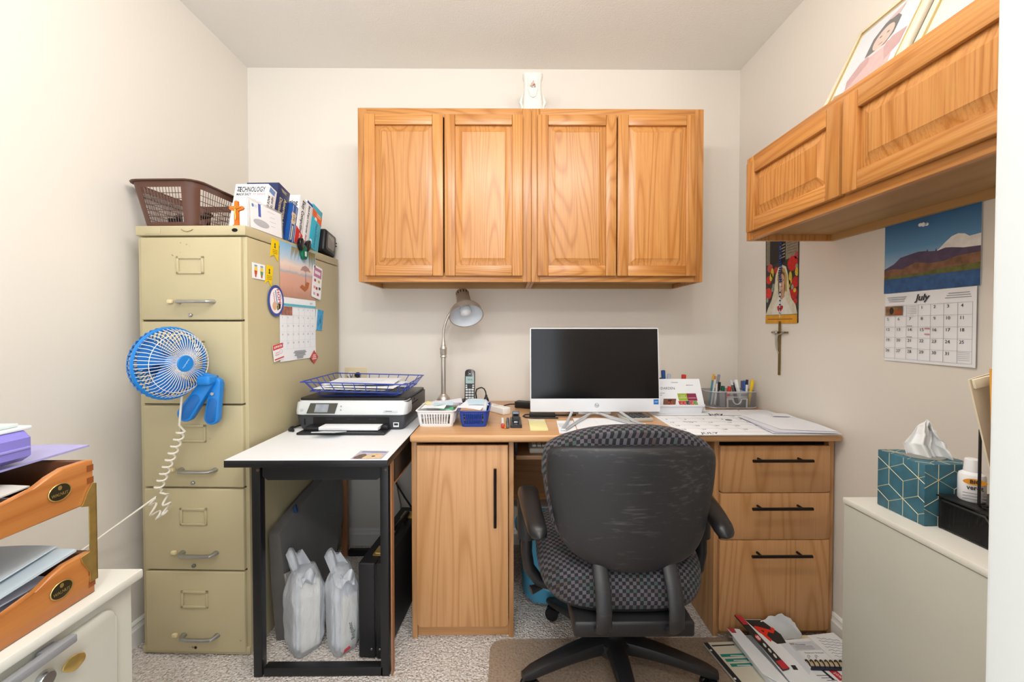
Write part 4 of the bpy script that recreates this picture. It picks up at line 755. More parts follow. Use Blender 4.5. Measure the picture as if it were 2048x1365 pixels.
MB().tube([(-0.006, -0.003, 1.018), (-0.008, 0.006, 1.04), (-0.008, 0.010, 1.062), (-0.008, 0.007, 1.085), (-0.006, 0.006, 1.098)], [0.003, 0.0035, 0.0045, 0.006, 0.0065], 8).sphere((-0.009, 0.008, 1.110), 0.0065, 8).tube([(-0.004, 0.040, 1.113), (-0.007, 0.012, 1.098)], 0.0024, 6).tube([(-0.004, -0.036, 1.113), (-0.007, 0.002, 1.096)], 0.0024, 6).build('figure', mat('c6c4bc', 0.35, 0.8), rs)
# framed pictures leaning on top of the right wall cabinet
M_cream = mat('ece3cb', 0.4); M_goldf = mat('cdb47a', 0.4, 0.5)
def frame(label, y0, w, L, x_, inner):
    o = thing('picture_frame', label, 'picture frame', (x_, y0, 1.7475), 0); Mq = face((0, 0, 0), (0, -1, 0), (0.430, 0, 0.9028)); b_ = 0.028
    for lo, hi in (((0, 0), (w, b_)), ((0, L-b_), (w, L)), ((0, b_), (b_, L-b_)), ((w-b_, b_), (w, L-b_))): MB().box((lo[0], lo[1], -0.014), (hi[0], hi[1], 0.0), 0.003, 2, Mq).build('frame_rail', M_cream, o)
    for lo, hi in (((b_-0.002, b_-0.002), (w-b_+0.002, b_)), ((b_-0.002, L-b_), (w-b_+0.002, L-b_+0.002)), ((b_-0.002, b_), (b_, L-b_)), ((w-b_, b_), (w-b_+0.002, L-b_))): MB().box((lo[0], lo[1], -0.004), (hi[0], hi[1], 0.0025), 0.0008, 2, Mq).build('gold_edge', M_goldf, o)
    MB().box((b_, b_, -0.010), (w-b_, L-b_, -0.007), 0, 2, Mq).build('picture', inner, o); MB().box((b_, b_, -0.0055), (w-b_, L-b_, -0.004), 0, 2, Mq).build('glass', mat('eef2f4', 0.03, alpha=0.10), o)
    return o, Mq @ TR((0, 0, -0.0069))
f1, MQ = frame('cream framed portrait of a child in pink on the right wall cabinet', -0.748, 0.285, 0.412, 0.995, mat('e6ebf2', 0.5))
def fp(name, P, h, o): flat(name, [(x, z) for x, z in P], mat(h, 0.6, var=0.08, vscale=40), f1, MQ @ TR((0, 0, o)), 0.0002)
fp('ground', [(0.028, 0.028), (0.257, 0.028), (0.257, 0.10), (0.028, 0.16)], 'b79a78', 0.0); fp('dress', [(0.05, 0.03), (0.23, 0.03), (0.222, 0.16), (0.205, 0.235), (0.165, 0.255), (0.12, 0.245), (0.085, 0.19), (0.06, 0.12)], 'dfb3b0', 0.0002); fp('sleeve', [(0.20, 0.17), (0.235, 0.20), (0.235, 0.25), (0.19, 0.255), (0.17, 0.235)], 'c99a98', 0.0004); fp('sleeve', [(0.075, 0.15), (0.062, 0.19), (0.09, 0.235), (0.12, 0.245), (0.13, 0.21)], 'c99a98', 0.0004)
fp('hair', [(0.10, 0.245), (0.10, 0.31), (0.125, 0.345), (0.16, 0.352), (0.185, 0.325), (0.185, 0.27), (0.165, 0.245)], '4c4644', 0.0005); fp('face', ell(0.146, 0.285, 0.032, 0.040, 20), 'e3c4b4', 0.0007); fp('bow', [(0.13, 0.35), (0.15, 0.36), (0.178, 0.372), (0.172, 0.345), (0.15, 0.343), (0.12, 0.352)], 'd8b8b8', 0.0009)
for x in (0.134, 0.158): fp('eye', ell(x, 0.293, 0.005, 0.003, 8), '4c3c38', 0.0010)
fp('mouth', ell(0.147, 0.262, 0.008, 0.003, 8), 'b87a74', 0.0010); fp('lace_collar', ell(0.146, 0.238, 0.03, 0.008, 14), 'ead8d4', 0.0008)
frame('cream framed picture with a pale mat beside the child portrait', -1.062, 0.32, 0.40, 0.990, mat('d9d8cf', 0.4))
# white vase on the back wall cabinets
vz = thing('vase', 'white porcelain vase with a small rose on top of the wall cabinets', 'vase', (0.112, -0.21, 2.0885)); M_porc = mat('dedcd6', 0.22, coat=0.4)
def sq(r, k, z, n=40): return [(r*math.copysign(abs(math.cos(t))**(2/k), math.cos(t)), r*0.62*math.copysign(abs(math.sin(t))**(2/k), math.sin(t)), z) for t in [2*math.pi*i/n for i in range(n)]]
MB().loft([sq(r_, 3.5, z) for r_, z in ((0.046, 0.0), (0.049, 0.004), (0.047, 0.02), (0.046, 0.06), (0.043, 0.10), (0.040, 0.15), (0.042, 0.18), (0.047, 0.20), (0.047, 0.207), (0.041, 0.207), (0.036, 0.18), (0.036, 0.02))]).build('body', M_porc, vz, smooth=50)
for s in (-1, 1): MB().tube([(0.046*s, -0.01, 0.004), (0.053*s, -0.012, 0.03), (0.048*s, -0.012, 0.055), (0.055*s, -0.012, 0.075), (0.050*s, -0.01, 0.10), (0.045*s, -0.008, 0.12)], [0.005, 0.008, 0.006, 0.009, 0.005, 0.003], 8).build('scroll_handle', M_porc, vz)
MB().tube([(-0.024, -0.030, 0.19), (-0.022, -0.030, 0.13), (-0.012, -0.031, 0.10), (0, -0.031, 0.092), (0.012, -0.031, 0.10), (0.022, -0.030, 0.13), (0.024, -0.030, 0.19)], 0.0016, 6).build('relief', M_porc, vz)
for x, z, r_, h in ((0.0, 0.155, 0.009, 'd8a090'), (0.007, 0.150, 0.005, 'cf8a86'), (-0.009, 0.148, 0.005, 'b9b08a'), (0.009, 0.143, 0.004, '8a9a80'), (-0.003, 0.142, 0.004, '9aa6b8'), (0.002, 0.168, 0.003, 'b9b4ae')): flat('rose_decal', ell(x, z, r_, r_*0.8, 12), mat(h, 0.4), vz, MXZ(-0.0285 - 0.0008))
# wall outlet behind the wire tray
wo = thing('wall_outlet', 'ivory double wall outlet plate beside the filing cabinet', 'outlet', (-0.846, -0.0005, 0.845)); M_ivory = mat('dccfae', 0.35)
MB().box((0, -0.005, 0), (0.114, 0, 0.080), 0.002, 2).build('plate', M_ivory, wo)
for cx in (0.033, 0.072): MB().prism(ell(cx, 0.043, 0.0165, 0.0165, 24), 0.003, MXZ(-0.005), 0.001).build('socket', M_ivory, wo)
for x_, h, lab in ((-0.815, 'd9d3c4', 'white plug in the left socket of the wall outlet'), (-0.775, '1a1a1a', 'black plug in the right socket of the wall outlet')):
    p = thing('power_plug', lab, 'plug', (x_, -0.0092, 0.888)); m_ = mat(h, 0.4); MB().lathe([(0.013, 0.0), (0.014, 0.008), (0.011, 0.022), (0.006, 0.028)], 18, face((0, 0, 0), (1, 0, 0), (0, 0, 1))).build('plug_body', m_, p)
    MB().tube([(0, -0.026, 0), (0.01, -0.034, -0.012), (0.03 if h == '1a1a1a' else -0.006, -0.034, -0.035), (0.05 if h == '1a1a1a' else -0.008, -0.03, -0.10)], 0.0035, 8).build('cord', m_, p)
# ---------------------------------------------------------------- printer and wire tray
pr = thing('printer', 'black and silver inkjet printer on the white topped table', 'printer', (-0.836, -0.522, TZ), -1.2)
M_pdark = mat('3b3d41', 0.4, bump=0.06, bscale=300); M_psil = mat('d3d7da', 0.35, 0.15); M_plid = mat('1f1f21', 0.35)
MB().loft([[(x, y, z) for x, y in roundrect(a, b, c, d_, 0.018)] for a, b, c, d_, z in ((0.024, 0.02, 0.418, 0.325, 0.0), (0.018, 0.008, 0.424, 0.328, 0.004), (0.006, 0.004, 0.436, 0.330, 0.03), (0.002, 0.004, 0.440, 0.332, 0.060), (0.002, 0.012, 0.440, 0.332, 0.112))]).build('body', M_pdark, pr)
MB().loft([[(x, y, z) for x, y in roundrect(a, b, c, 0.09, 0.022)] for a, b, c, z in ((0.012, 0.002, 0.430, 0.0575), (0.002, -0.006, 0.440, 0.062), (0.0, -0.004, 0.442, 0.075), (0.001, 0.004, 0.441, 0.105), (0.006, 0.012, 0.436, 0.1135))]).build('front_panel', M_psil, pr)
MB().prism(roundrect(0.010, 0.018, 0.434, 0.328, 0.012), 0.009, TR((0, 0, 0.113)), 0.003).build('lid', M_plid, pr)
Mfp = face((0, -0.0078, 0.062), (1, 0, 0), (0, 0.24, 1))
bz_ = flat('display_bezel', [(0.050, 0.004), (0.160, 0.004), (0.170, 0.044), (0.062, 0.044)], mat('45453f', 0.3), pr, Mfp @ TR((0, 0, 0.0005)), 0.0012); flat('display', [(0.080, 0.009), (0.132, 0.009), (0.136, 0.040), (0.085, 0.040)], mat('8d939c', 0.15, var=0.2, vscale=30), bz_, Mfp @ TR((0, 0, 0.0018)))
flat('power_button', ell(0.030, 0.018, 0.007, 0.005, 16), mat('b6babf', 0.3), pr, Mfp @ TR((0, 0, 0.001))); rect('brand_plate', 0.35, 0.008, 0.405, 0.016, mat('c0c5c9', 0.4), pr, Mfp @ TR((0, 0, 0.001))); rect('print_line', 0.358, 0.0125, 0.384, 0.0145, mat('5a5e64', 0.5), pr, Mfp @ TR((0, 0, 0.0013)))
for i in range(2): flat('touch_key', ell(0.183, 0.018+i*0.014, 0.003, 0.003, 10), mat('9a9ea3', 0.5), pr, Mfp @ TR((0, 0, 0.001)))
box('output_bay', (0.072, 0.0015, 0.008), (0.370, 0.06, 0.050), mat('0c0c0d', 0.6), pr, 0)
for x0_ in (0.12, 0.20, 0.29): box('feed_roller', (x0_, -0.0005, 0.040), (x0_+0.03, 0.01, 0.046), M_plid, pr, 0.001)
box('paper_stack', (0.120, -0.055, 0.0125), (0.345, 0.03, 0.024), M_paper, pr, 0.0005)
MB().box((0.048, -0.080, 0.001), (0.378, 0.006, 0.0095), 0.003, 2).box((0.060, -0.05, 0.0095), (0.115, 0.004, 0.022), 0.003, 2).box((0.348, -0.03, 0.0095), (0.372, 0.004, 0.026), 0.003, 2).build('paper_tray', M_plid, pr)
MB().sheet(lambda u, v: (0.150+u*0.085-0.02*v, -0.075-0.055*v, 0.014+0.010*v), 2, 2, 0.003).build('tray_extension', mat('cfd6d8', 0.2, alpha=0.8), pr)
rect('energy_sticker', 0.386, 0.012, 0.408, 0.030, M_white, pr, face((0, 0.0028, 0), (1, 0, 0), (0, 0, 1))); rect('energy_mark', 0.389, 0.018, 0.405, 0.027, M_ink, pr, face((0, 0.0024, 0), (1, 0, 0), (0, 0, 1))); box('card_slot', (0.036, 0.002, 0.020), (0.040, 0.008, 0.044), M_darkgap, pr, 0)
box('side_slot', (0.4395, 0.07, 0.088), (0.4408, 0.18, 0.092), M_darkgap, pr, 0); box('usb_port', (0.4395, 0.11, 0.100), (0.4408, 0.122, 0.108), M_darkgap, pr, 0)
# blue wire tray on the printer
M_wire = mat('2c47a8', 0.35)
wt = thing('wire_letter_tray', 'blue wire letter tray with papers on top of the printer', 'letter tray', (-0.815, -0.52, 0.8535)); wt.rotation_euler = (0, R(1.5), 0)
def ln(b, P, r=0.0021, c=False): b.tube(P, r, 6, c)
b = MB(); rim = [(0, 0, 0.064), (0.415, 0, 0.064), (0.415, 0.32, 0.064), (0, 0.32, 0.064)]; bot = [(0.028, 0.022, 0.026), (0.388, 0.022, 0.026), (0.388, 0.298, 0.026), (0.028, 0.298, 0.026)]
ln(b, rim, 0.0026, True); ln(b, bot, 0.0024, True); b.build('rim_wires', M_wire, wt)
for i in range(9):
    t = (i+0.5)/9
    for q in range(4):
        if q % 2 and i > 5: continue
        tt = t if q % 2 == 0 else (i+0.5)/6
        A_, B_ = Vector(rim[q]).lerp(Vector(rim[(q+1) % 4]), tt), Vector(bot[q]).lerp(Vector(bot[(q+1) % 4]), tt); MB().tube([A_, B_], 0.0017, 6).build('side_wire', M_wire, wt)
for i in range(9): x = 0.028+0.36*(i+0.5)/9; MB().tube([(x, 0.022, 0.026), (x, 0.298, 0.026)], 0.0017, 6).build('floor_wire', M_wire, wt)
for y in (0.06, 0.26): MB().tube([(0.05, y, 0.025), (0.045, y, 0.004), (0.06, y, 0.0026), (0.35, y, 0.0120), (0.365, y, 0.0135), (0.36, y, 0.025)], 0.0022, 6).build('foot_wire', M_wire, wt)
for i, (dx, dy, rz, hh, lab) in enumerate(((0.035, 0.03, 1.5, '2e8f0', 'bottom sheet of the papers in the blue wire tray'), (0.07, 0.045, -3, 'f', 'middle sheet of the papers in the blue wire tray'), (0.055, 0.06, 4, 'f', 'folded top sheet of the papers in the blue wire tray'))):
    p = thing('paper_sheet', lab, 'paper', (-0.815+dx, -0.52+dy, 0.8535+0.0305-0.0262*(dx)+0.007*i), rz, 'papers in the wire tray'); p.rotation_euler = (0, R(1.5), R(rz))
    MB().sheet(lambda u, v, i=i: (0.285*u, 0.215*v, 0.003*math.sin(u*5+i*2)*math.sin(v*3)+0.002*i*u+0.0035), 12, 8, 0.0012).build('sheet', M_paper, p)
    for k in range(3): MB().sheet(lambda u, v, k=k, i=i: (0.05+0.18*u, 0.05+k*0.03+0.0025*v, 0.003*math.sin((0.05+0.18*u)/0.285*5+i*2)*math.sin((0.05+k*0.03)/0.215*3)+0.002*i*(0.05+0.18*u)/0.285+0.0045), 8, 1, 0.0002).build('text_line', mat('b4bac6', 0.8), p)
# dog photo card and loose cable on the table
dc = thing('photo_card', 'small photo card of a pale puppy lying on the white table', 'card', (-0.481, -0.884, TZ+0.0003)); MC = TR((0, 0, 0.0006))
flat('card', [(0, 0), (0.094, -0.001), (0.0955, 0.08), (0.002, 0.086)], mat('b9b6c4', 0.4, var=0.15, vscale=40), dc, TR(), 0.0006); flat('tabby_print', smooth_loop([(0.006, 0.006), (0.036, 0.005), (0.04, 0.025), (0.03, 0.05), (0.012, 0.04)], 20), mat('6e5c4e', 0.6, var=0.35, vscale=120), dc, MC); flat('puppy_print', smooth_loop([(0.035, 0.004), (0.086, 0.006), (0.088, 0.03), (0.075, 0.055), (0.055, 0.056), (0.04, 0.035)], 22), mat('d6bd98', 0.6, var=0.15, vscale=80), dc, MC @ TR((0, 0, 0.0002))); flat('nose_print', ell(0.062, 0.026, 0.006, 0.005, 10), M_ink, dc, MC @ TR((0, 0, 0.0005))); flat('sky_print', [(0.01, 0.066), (0.09, 0.062), (0.09, 0.074), (0.012, 0.079)], mat('8088b0', 0.6), dc, MC)
uc = thing('usb_cable', 'black cable with plug ends lying beside the printer', 'cable', (0, 0, 0))
MB().tube([(-0.800, -0.40, TZ+0.006), (-0.842, -0.47, TZ+0.006), (-0.848, -0.515, TZ+0.006)], 0.0035, 8).build('cord', M_black, uc); MB().tube([(-0.848, -0.512, TZ+0.008), (-0.845, -0.53, TZ+0.008), (-0.838, -0.552, TZ+0.008)], [0.006, 0.0075, 0.0075], 8).tube([(-0.845, -0.53, TZ+0.006), (-0.825, -0.556, TZ+0.006)], 0.0055, 8).build('plug_end', M_black, uc)
# ---------------------------------------------------------------- lamp
M_nick = mat('c9c3bb', 0.36, 0.75, var=0.06, vscale=60)
lp = thing('desk_lamp', 'brushed nickel gooseneck desk lamp with a bell shade', 'lamp', (-0.316, -0.132, DZ))
MB().lathe([(0.080, 0.0), (0.082, 0.004), (0.081, 0.009), (0.070, 0.013), (0.034, 0.018), (0.033, 0.024), (0.030, 0.036), (0.024, 0.046), (0.017, 0.052), (0.015, 0.056)], 40).build('base', M_nick, lp)
MB().lathe([(0.0115, 0.05), (0.0115, 0.24)], 24).build('pole', M_nick, lp)
MB().lathe([(0.0125, 0.232), (0.0165, 0.236), (0.0165, 0.241), (0.014, 0.245), (0.0165, 0.25), (0.0165, 0.272), (0.0185, 0.276), (0.0165, 0.280), (0.012, 0.288), (0.0125, 0.294), (0.010, 0.298), (0.0085, 0.312), (0.0065, 0.33)], 24).build('collar', M_nick, lp)
AXD = Vector((0.20, -0.60, -0.775)).normalized(); HT = Vector((0.092, -0.005, 0.548)); 
neck = [(0, 0, 0.32), (0.0, 0, 0.345), (0.003, 0, 0.375), (0.011, 0.0, 0.405), (0.023, 0.0, 0.433), (0.04, 0.0, 0.458), (0.060, -0.002, 0.477), (0.080, -0.008, 0.492)]
MB().tube(neck, 0.0062, 12).build('gooseneck', M_nick, lp)
ez = AXD; ex = Vector((1, 0, 0)) - ez*ez.x; ex.normalize(); ey = ez.cross(ex); MH = Matrix.Identity(4)
for i in range(3): MH[i][0] = ex[i]; MH[i][1] = ey[i]; MH[i][2] = ez[i]; MH[i][3] = HT[i]
sh = MB().lathe([(0.0235, -0.004), (0.0305, 0.0), (0.032, 0.004), (0.031, 0.026), (0.033, 0.030), (0.034, 0.06), (0.042, 0.082), (0.062, 0.103), (0.074, 0.122), (0.0785, 0.148), (0.080, 0.150), (0.077, 0.150), (0.072, 0.124), (0.060, 0.106), (0.040, 0.086), (0.030, 0.06)], 44, MH).build('shade', M_nick, lp)
MB().lathe([(0.0760, 0.1485), (0.0705, 0.1235), (0.0585, 0.1050), (0.0385, 0.0848), (0.010, 0.075)], 44, MH, cap=False).build('shade_lining', mat('dfe4ea', 0.5), lp)
b = MB()
for i in range(14): a = 2*math.pi*i/14; b.box((-0.002, -0.0004, 0), (0.002, 0.0008, 0.015), 0, 1, MH @ TR((0.0314*math.cos(a), 0.0314*math.sin(a), 0.007), 0, 0, math.degrees(a)+90))
b.build('vent_slots', M_darkgap, sh, 0)
MB().lathe([(0.014, 0.076), (0.016, 0.088), (0.026, 0.105), (0.029, 0.118), (0.024, 0.132), (0.012, 0.140), (0.003, 0.142)], 28, MH).build('bulb', mat('e9ecf0', 0.25), lp)
# ---------------------------------------------------------------- cordless phone with cradle, power strip
ph = thing('cordless_phone', 'black cordless phone standing in its charging cradle', 'phone', (-0.188, -0.125, DZ))
MB().prism(roundrect(-0.040, -0.038, 0.040, 0.045, 0.014), 0.026, TR(), 0.006, 3).build('cradle', M_black, ph)
MHs = TR((0, -0.010, 0.016), -8); Mk = MHs @ face((0, -0.0125, 0), (1, 0, 0), (0, 0, 1))
MB().prism(smooth_loop([(-0.0245, 0.004), (-0.0225, 0.0), (0.0225, 0.0), (0.0245, 0.004), (0.0245, 0.08), (0.0245, 0.138), (0.021, 0.152), (0.010, 0.158), (-0.010, 0.158), (-0.021, 0.152), (-0.0245, 0.138), (-0.0245, 0.08)], 60), 0.024, MHs @ face((0, 0.0125, 0), (1, 0, 0), (0, 0, 1)), 0.004, 3).build('handset', M_blackgloss, ph)
MB().tube([(0.007*math.cos(t), 0.144+0.007*math.sin(t), 0.0) for t in [2*math.pi*i/20 for i in range(20)]], 0.0008, 5, True, Mk).build('speaker_ring', M_chrome, ph); text('Panasonic', 0.0048, M_white, ph, Mk @ TR((0, 0.1315, 0.0)))
rect('display_glass', -0.0205, 0.090, 0.0205, 0.124, mat('9db6b4', 0.2), ph, Mk); text('10:16', 0.012, M_ink, ph, Mk @ TR((0, 0.108, 0.0004)), sx=0.9)
for r_ in range(5):
    for c_ in range(3):
        k_ = MB().prism(roundrect(-0.0055, -0.0042, 0.0055, 0.0042, 0.0015), 0.0012, Mk @ TR((-0.014+0.014*c_, 0.060-0.0128*r_, 0)), 0.0003).build('key', mat('d98a8a', 0.5) if (r_ == 4 and c_ == 1) else mat('dfe2e6', 0.5), ph)
        text('123456789*0#'[r_*3+c_] if r_ < 4 else 'CFS'[c_], 0.006, M_ink, k_, Mk @ TR((-0.014+0.014*c_, 0.060-0.0128*r_, 0.0014)))
MB().lathe([(0.0085, 0), (0.0075, 0.0015)], 18, Mk @ TR((0, 0.078, 0))).build('navigation_key', mat('2b2d33', 0.3), ph); rect('soft_key', -0.0205, 0.079, -0.0125, 0.084, mat('dfe2e6', 0.5), ph, Mk, 0.0012); rect('soft_key', 0.0125, 0.079, 0.0205, 0.084, mat('dfe2e6', 0.5), ph, Mk, 0.0012); rect('soft_key', -0.0205, 0.068, -0.0125, 0.075, mat('dfe2e6', 0.5), ph, Mk, 0.0012); rect('soft_key', 0.0125, 0.068, 0.0205, 0.075, mat('dfe2e6', 0.5), ph, Mk, 0.0012)
st_ = thing('power_strip', 'white power strip lying diagonally on the desk behind the baskets', 'power strip', (-0.006, -0.350, DZ), 0); st_.rotation_euler = (0, 0, R(129))
MB().box((0, -0.021, 0), (0.25, 0.021, 0.030), 0.004, 3).build('housing', mat('eceae6', 0.35), st_)
for i in range(4): MB().prism(ell(0.075+0.045*i, 0, 0.014, 0.014, 20), 0.0006, TR((0, 0, 0.030))).build('socket', mat('d6d3cc', 0.4), st_)
pl_ = thing('black_plug', 'black plug standing in the white power strip with a looping cord', 'plug', (-0.103, -0.232, DZ+0.0312)); MB().lathe([(0.012, 0), (0.0125, 0.012), (0.010, 0.02), (0.006, 0.028), (0.005, 0.036)], 18).build('plug_body', M_black, pl_)
MB().tube([(0, 0, 0.034), (-0.003, 0.003, 0.05), (-0.010, 0.01, 0.062), (-0.022, 0.025, 0.066), (-0.036, 0.05, 0.060), (-0.05, 0.075, 0.050), (-0.056, 0.10, 0.03), (-0.054, 0.135, -0.02)], 0.003, 8).build('cord', M_black, pl_)
# ---------------------------------------------------------------- two small baskets with papers
def small_basket(label, m, x0, x1, y0, y1, slots):
    o = thing('desk_basket', label, 'basket', (x0, y0, DZ), 0, 'small desk baskets'); w, d_ = x1-x0, y1-y0
    basket(o, (0.006, 0.006, w-0.006, d_-0.006), (-0.004, -0.004, w+0.004, d_+0.004), 0.012, 0.016, 0.060, m, slots, 1, (0.18, 0.80), 0.0036, wire=0.0030); return o
small_basket('white plastic basket heaped with slips on the left end of the desk', mat('e9ebee', 0.35), -0.345, -0.208, -0.574, -0.392, 11)
small_basket('blue plastic basket of envelopes beside the white basket', mat('23439a', 0.3), -0.184, -0.080, -0.576, -0.405, 10)
def pile(base, w, d_, n, z0, dz, cols, group, labels, jit=6, curl_=0.004):
    for i in range(n):
        p = tag(MB().sheet(lambda u, v, i=i: (w*(u-0.5), d_*(v-0.5), curl_*math.sin(u*3+i)*math.cos(v*2.5+i*1.7)), 6, 6, 0.0012).build('paper_slip', mat(cols[i % len(cols)], 0.85, spec=0.2), None, loc=(base[0]+random.uniform(-1, 1)*0.006, base[1]+random.uniform(-1, 1)*0.008, z0+dz*i), rot=(R(random.uniform(-1.5, 1.5)), R(random.uniform(-1.5, 1.5)), R(random.uniform(-jit, jit)))), labels[i % len(labels)], 'paper', group)
pile((-0.276, -0.487), 0.108, 0.15, 5, DZ+0.014, 0.0105, ['e6e4e0', 'd8d2c4', 'e9ecf0', 'c9c2b6', 'edeff2', 'dcd6cc', 'e9ecf0', 'f0f2f5'], 'slips in the white basket', [w_ + ' paper slip from the bottom of the stack inside the white basket' for w_ in ('first', 'second', 'third', 'fourth', 'fifth')])
for lab, c_, P in [('pale blue slip on top of the white basket heap', 'bfdde6', (-0.258, -0.505, DZ+0.0765, 0.075, 0.05, 8)), ('yellow note at the back left of the white basket', 'e6dda0', (-0.322, -0.482, DZ+0.0775, 0.03, 0.05, -20)), ('white receipt overhanging the front of the white basket', 'eef0f3', (-0.288, -0.538, DZ+0.0725, 0.09, 0.06, -4)), ('green edged leaflet sticking out of the white basket', '4fae78', (-0.236, -0.560, DZ+0.0675, 0.05, 0.03, 6)), ('long lilac envelope slanting over the white basket', 'dfe0ee', (-0.245, -0.455, DZ+0.0775, 0.11, 0.06, 12))]:
    tag(MB().sheet(lambda u, v, P=P: (P[3]*(u-0.5), P[4]*(v-0.5), 0.003*math.sin(u*4)*math.cos(v*3)), 6, 4, 0.0008).build('paper_slip', mat(c_, 0.8, spec=0.2), None, loc=P[:3], rot=(R(4), R(-2), R(P[5]))), lab, 'paper', 'slips in the white basket')
pile((-0.134, -0.492), 0.080, 0.135, 4, DZ+0.012, 0.0125, ['e2d2c0', 'c9a888', 'e6ded2', 'cdb499', 'ebe6dc', 'c9a888', 'e9ecf2'], 'envelopes in the blue basket', [w_ + ' envelope from the bottom of the stack inside the blue basket' for w_ in ('first', 'second', 'third', 'fourth')], 3, 0.002)
for lab, c_, P in [('tan envelope edge on top of the blue basket', 'b98f70', (-0.138, -0.52, DZ+0.0645, 0.09, 0.10, -3)), ('white envelope lying across the blue basket', 'e9edf4', (-0.140, -0.485, DZ+0.0695, 0.095, 0.12, -14)), ('pale blue card at the back of the blue basket', 'c6dcea', (-0.125, -0.455, DZ+0.0745, 0.08, 0.09, 10))]:
    tag(MB().sheet(lambda u, v, P=P: (P[3]*(u-0.5), P[4]*(v-0.5), 0.002*math.sin(u*4)), 6, 4, 0.001).build('envelope', mat(c_, 0.8, spec=0.2), None, loc=P[:3], rot=(R(5), R(2), R(P[5]))), lab, 'envelope', 'envelopes in the blue basket')
gs = thing('glue_stick', 'pale glue stick standing slanted in the blue basket', 'glue stick', (-0.092, -0.50, DZ+0.055)); MB().tube([(0, -0.055, 0.006), (0, 0.045, 0.016)], 0.0075, 12).build('tube', mat('dfe6ec', 0.35), gs); MB().tube([(0, 0.045, 0.016), (0, 0.058, 0.0173)], 0.008, 12).build('cap', mat('c8d2dc', 0.3), gs)
# ---------------------------------------------------------------- pens, stapler, adapter
def pen(label, p0, p1, r, body, cap, capf=0.28, cat='pen', tip=None, group=None, name='pen'):
    o = thing(name, label, cat, p0, 0, group); v = Vector(p1)-Vector(p0)
    MB().tube([v*0.02, v*(1-capf)], r, 10).build('barrel', mat(body, 0.35), o); MB().tube([v*(1-capf), v*0.985, v], [r*1.12, r*1.12, r*0.7], 10).build('cap', mat(cap, 0.35), o)
    MB().tube([-v*0.0, v*0.03], [r*0.3, r*0.9], 8).build('tip', mat(tip or body, 0.4), o); return o
pen('white marker with a red end lying beside the stapler', (-0.0245, -0.468, DZ+0.0075), (-0.0205, -0.595, DZ+0.0075), 0.0068, 'ecebea', 'c83a34', 0.16, 'marker', 'b8362f', 'pens lying by the stapler')
pen('yellow pencil lying between a marker and a blue pen', (-0.0135, -0.478, DZ+0.0042), (-0.0115, -0.604, DZ+0.0042), 0.0036, 'd9a83a', 'c98a3a', 0.12, 'pencil', '3a3632', 'pens lying by the stapler', 'pencil')
pen('dark blue pen with grey grip lying beside the stapler', (-0.003, -0.455, DZ+0.006), (-0.0025, -0.598, DZ+0.006), 0.0056, '30385e', '5d6068', 0.3, 'pen', '9a9ca0', 'pens lying by the stapler')
sp_ = thing('stapler', 'small black stapler lying on the desk left of the monitor', 'stapler', (0.029, -0.59, DZ)); MB().prism(roundrect(-0.022, 0.0, 0.022, 0.150, 0.004), 0.010, TR(), 0.002).build('base', mat('2a2c33', 0.35), sp_)
MB().loft([[(x, y, z) for x, z in roundrect(-w_, z0, w_, z1, 0.004)] for y, w_, z0, z1 in ((0.028, 0.011, 0.020, 0.030), (0.034, 0.0145, 0.018, 0.036), (0.08, 0.015, 0.020, 0.042), (0.14, 0.014, 0.012, 0.038), (0.148, 0.010, 0.012, 0.030))]).build('arm', mat('1f2126', 0.25), sp_); box('label_plate', (-0.011, 0.05, 0.0425), (0.011, 0.085, 0.0432), mat('6f86a8', 0.3), sp_, 0.0005); box('magazine', (-0.008, 0.03, 0.012), (0.008, 0.14, 0.018), M_chrome, sp_, 0.0005)
pa = thing('power_brick', 'black power adapter brick on the desk behind the monitor', 'adapter', (0.028, -0.20, DZ), -22); box('case', (0, 0, 0), (0.12, 0.048, 0.030), M_black, pa, 0.004, 3); MB().tube([(0, 0.024, 0.014), (-0.03, 0.02, 0.012), (-0.06, 0.015, 0.004)], 0.003, 8).build('cord', M_black, pa)
hb = thing('usb_hub', 'black usb hub with a looping cord under the monitor edge', 'hub', (0.088, -0.405, DZ), -3); box('case', (0, 0, 0), (0.11, 0.04, 0.015), M_black, hb, 0.003)
MB().tube([(0.11, 0.02, 0.006), (0.15, 0.03, 0.004), (0.20, 0.04, 0.004)], 0.003, 8).build('cord', M_black, hb); MB().tube([(0.0, 0.03, 0.006), (-0.018, 0.03, 0.005), (-0.026, 0.008, 0.0035), (-0.014, -0.015, 0.0035), (0.03, -0.025, 0.0035), (0.12, -0.022, 0.0035)], 0.003, 8).build('cord_loop', M_black, hb)
# ---------------------------------------------------------------- all-in-one computer
mo = thing('computer_monitor', 'white framed all-in-one computer with a dark screen', 'monitor', (0.364, -0.418, DZ)); MM = TR((0, 0, 0.026), -4.5)
MX = MM @ face((0, 0, 0), (1, 0, 0), (0, 0, 1)); w2 = 0.272
MB().prism(roundrect(-w2, 0.0, w2, 0.352, 0.004), 0.014, MM @ face((0, 0.014, 0), (1, 0, 0), (0, 0, 1)), 0.002).build('housing', mat('e4e8ee', 0.35), mo)
k = NB('dark_screen'); n_ = k.noise(k.coords(), 9, 4); k.l(k.mix(k.ramp(n_, [(0.55, (0, 0, 0, 1)), (0.8, (0.6, 0.6, 0.6, 1))]), hexc('0d0e10'), hexc('1c1c20')), k.b.inputs['Base Color']); k.b.inputs['Roughness'].default_value = 0.16; k.b.inputs['Specular IOR Level'].default_value = 0.45
rect('screen', -w2+0.0035, 0.055, w2-0.0035, 0.3485, k.m, mo, MX, 0.0008)
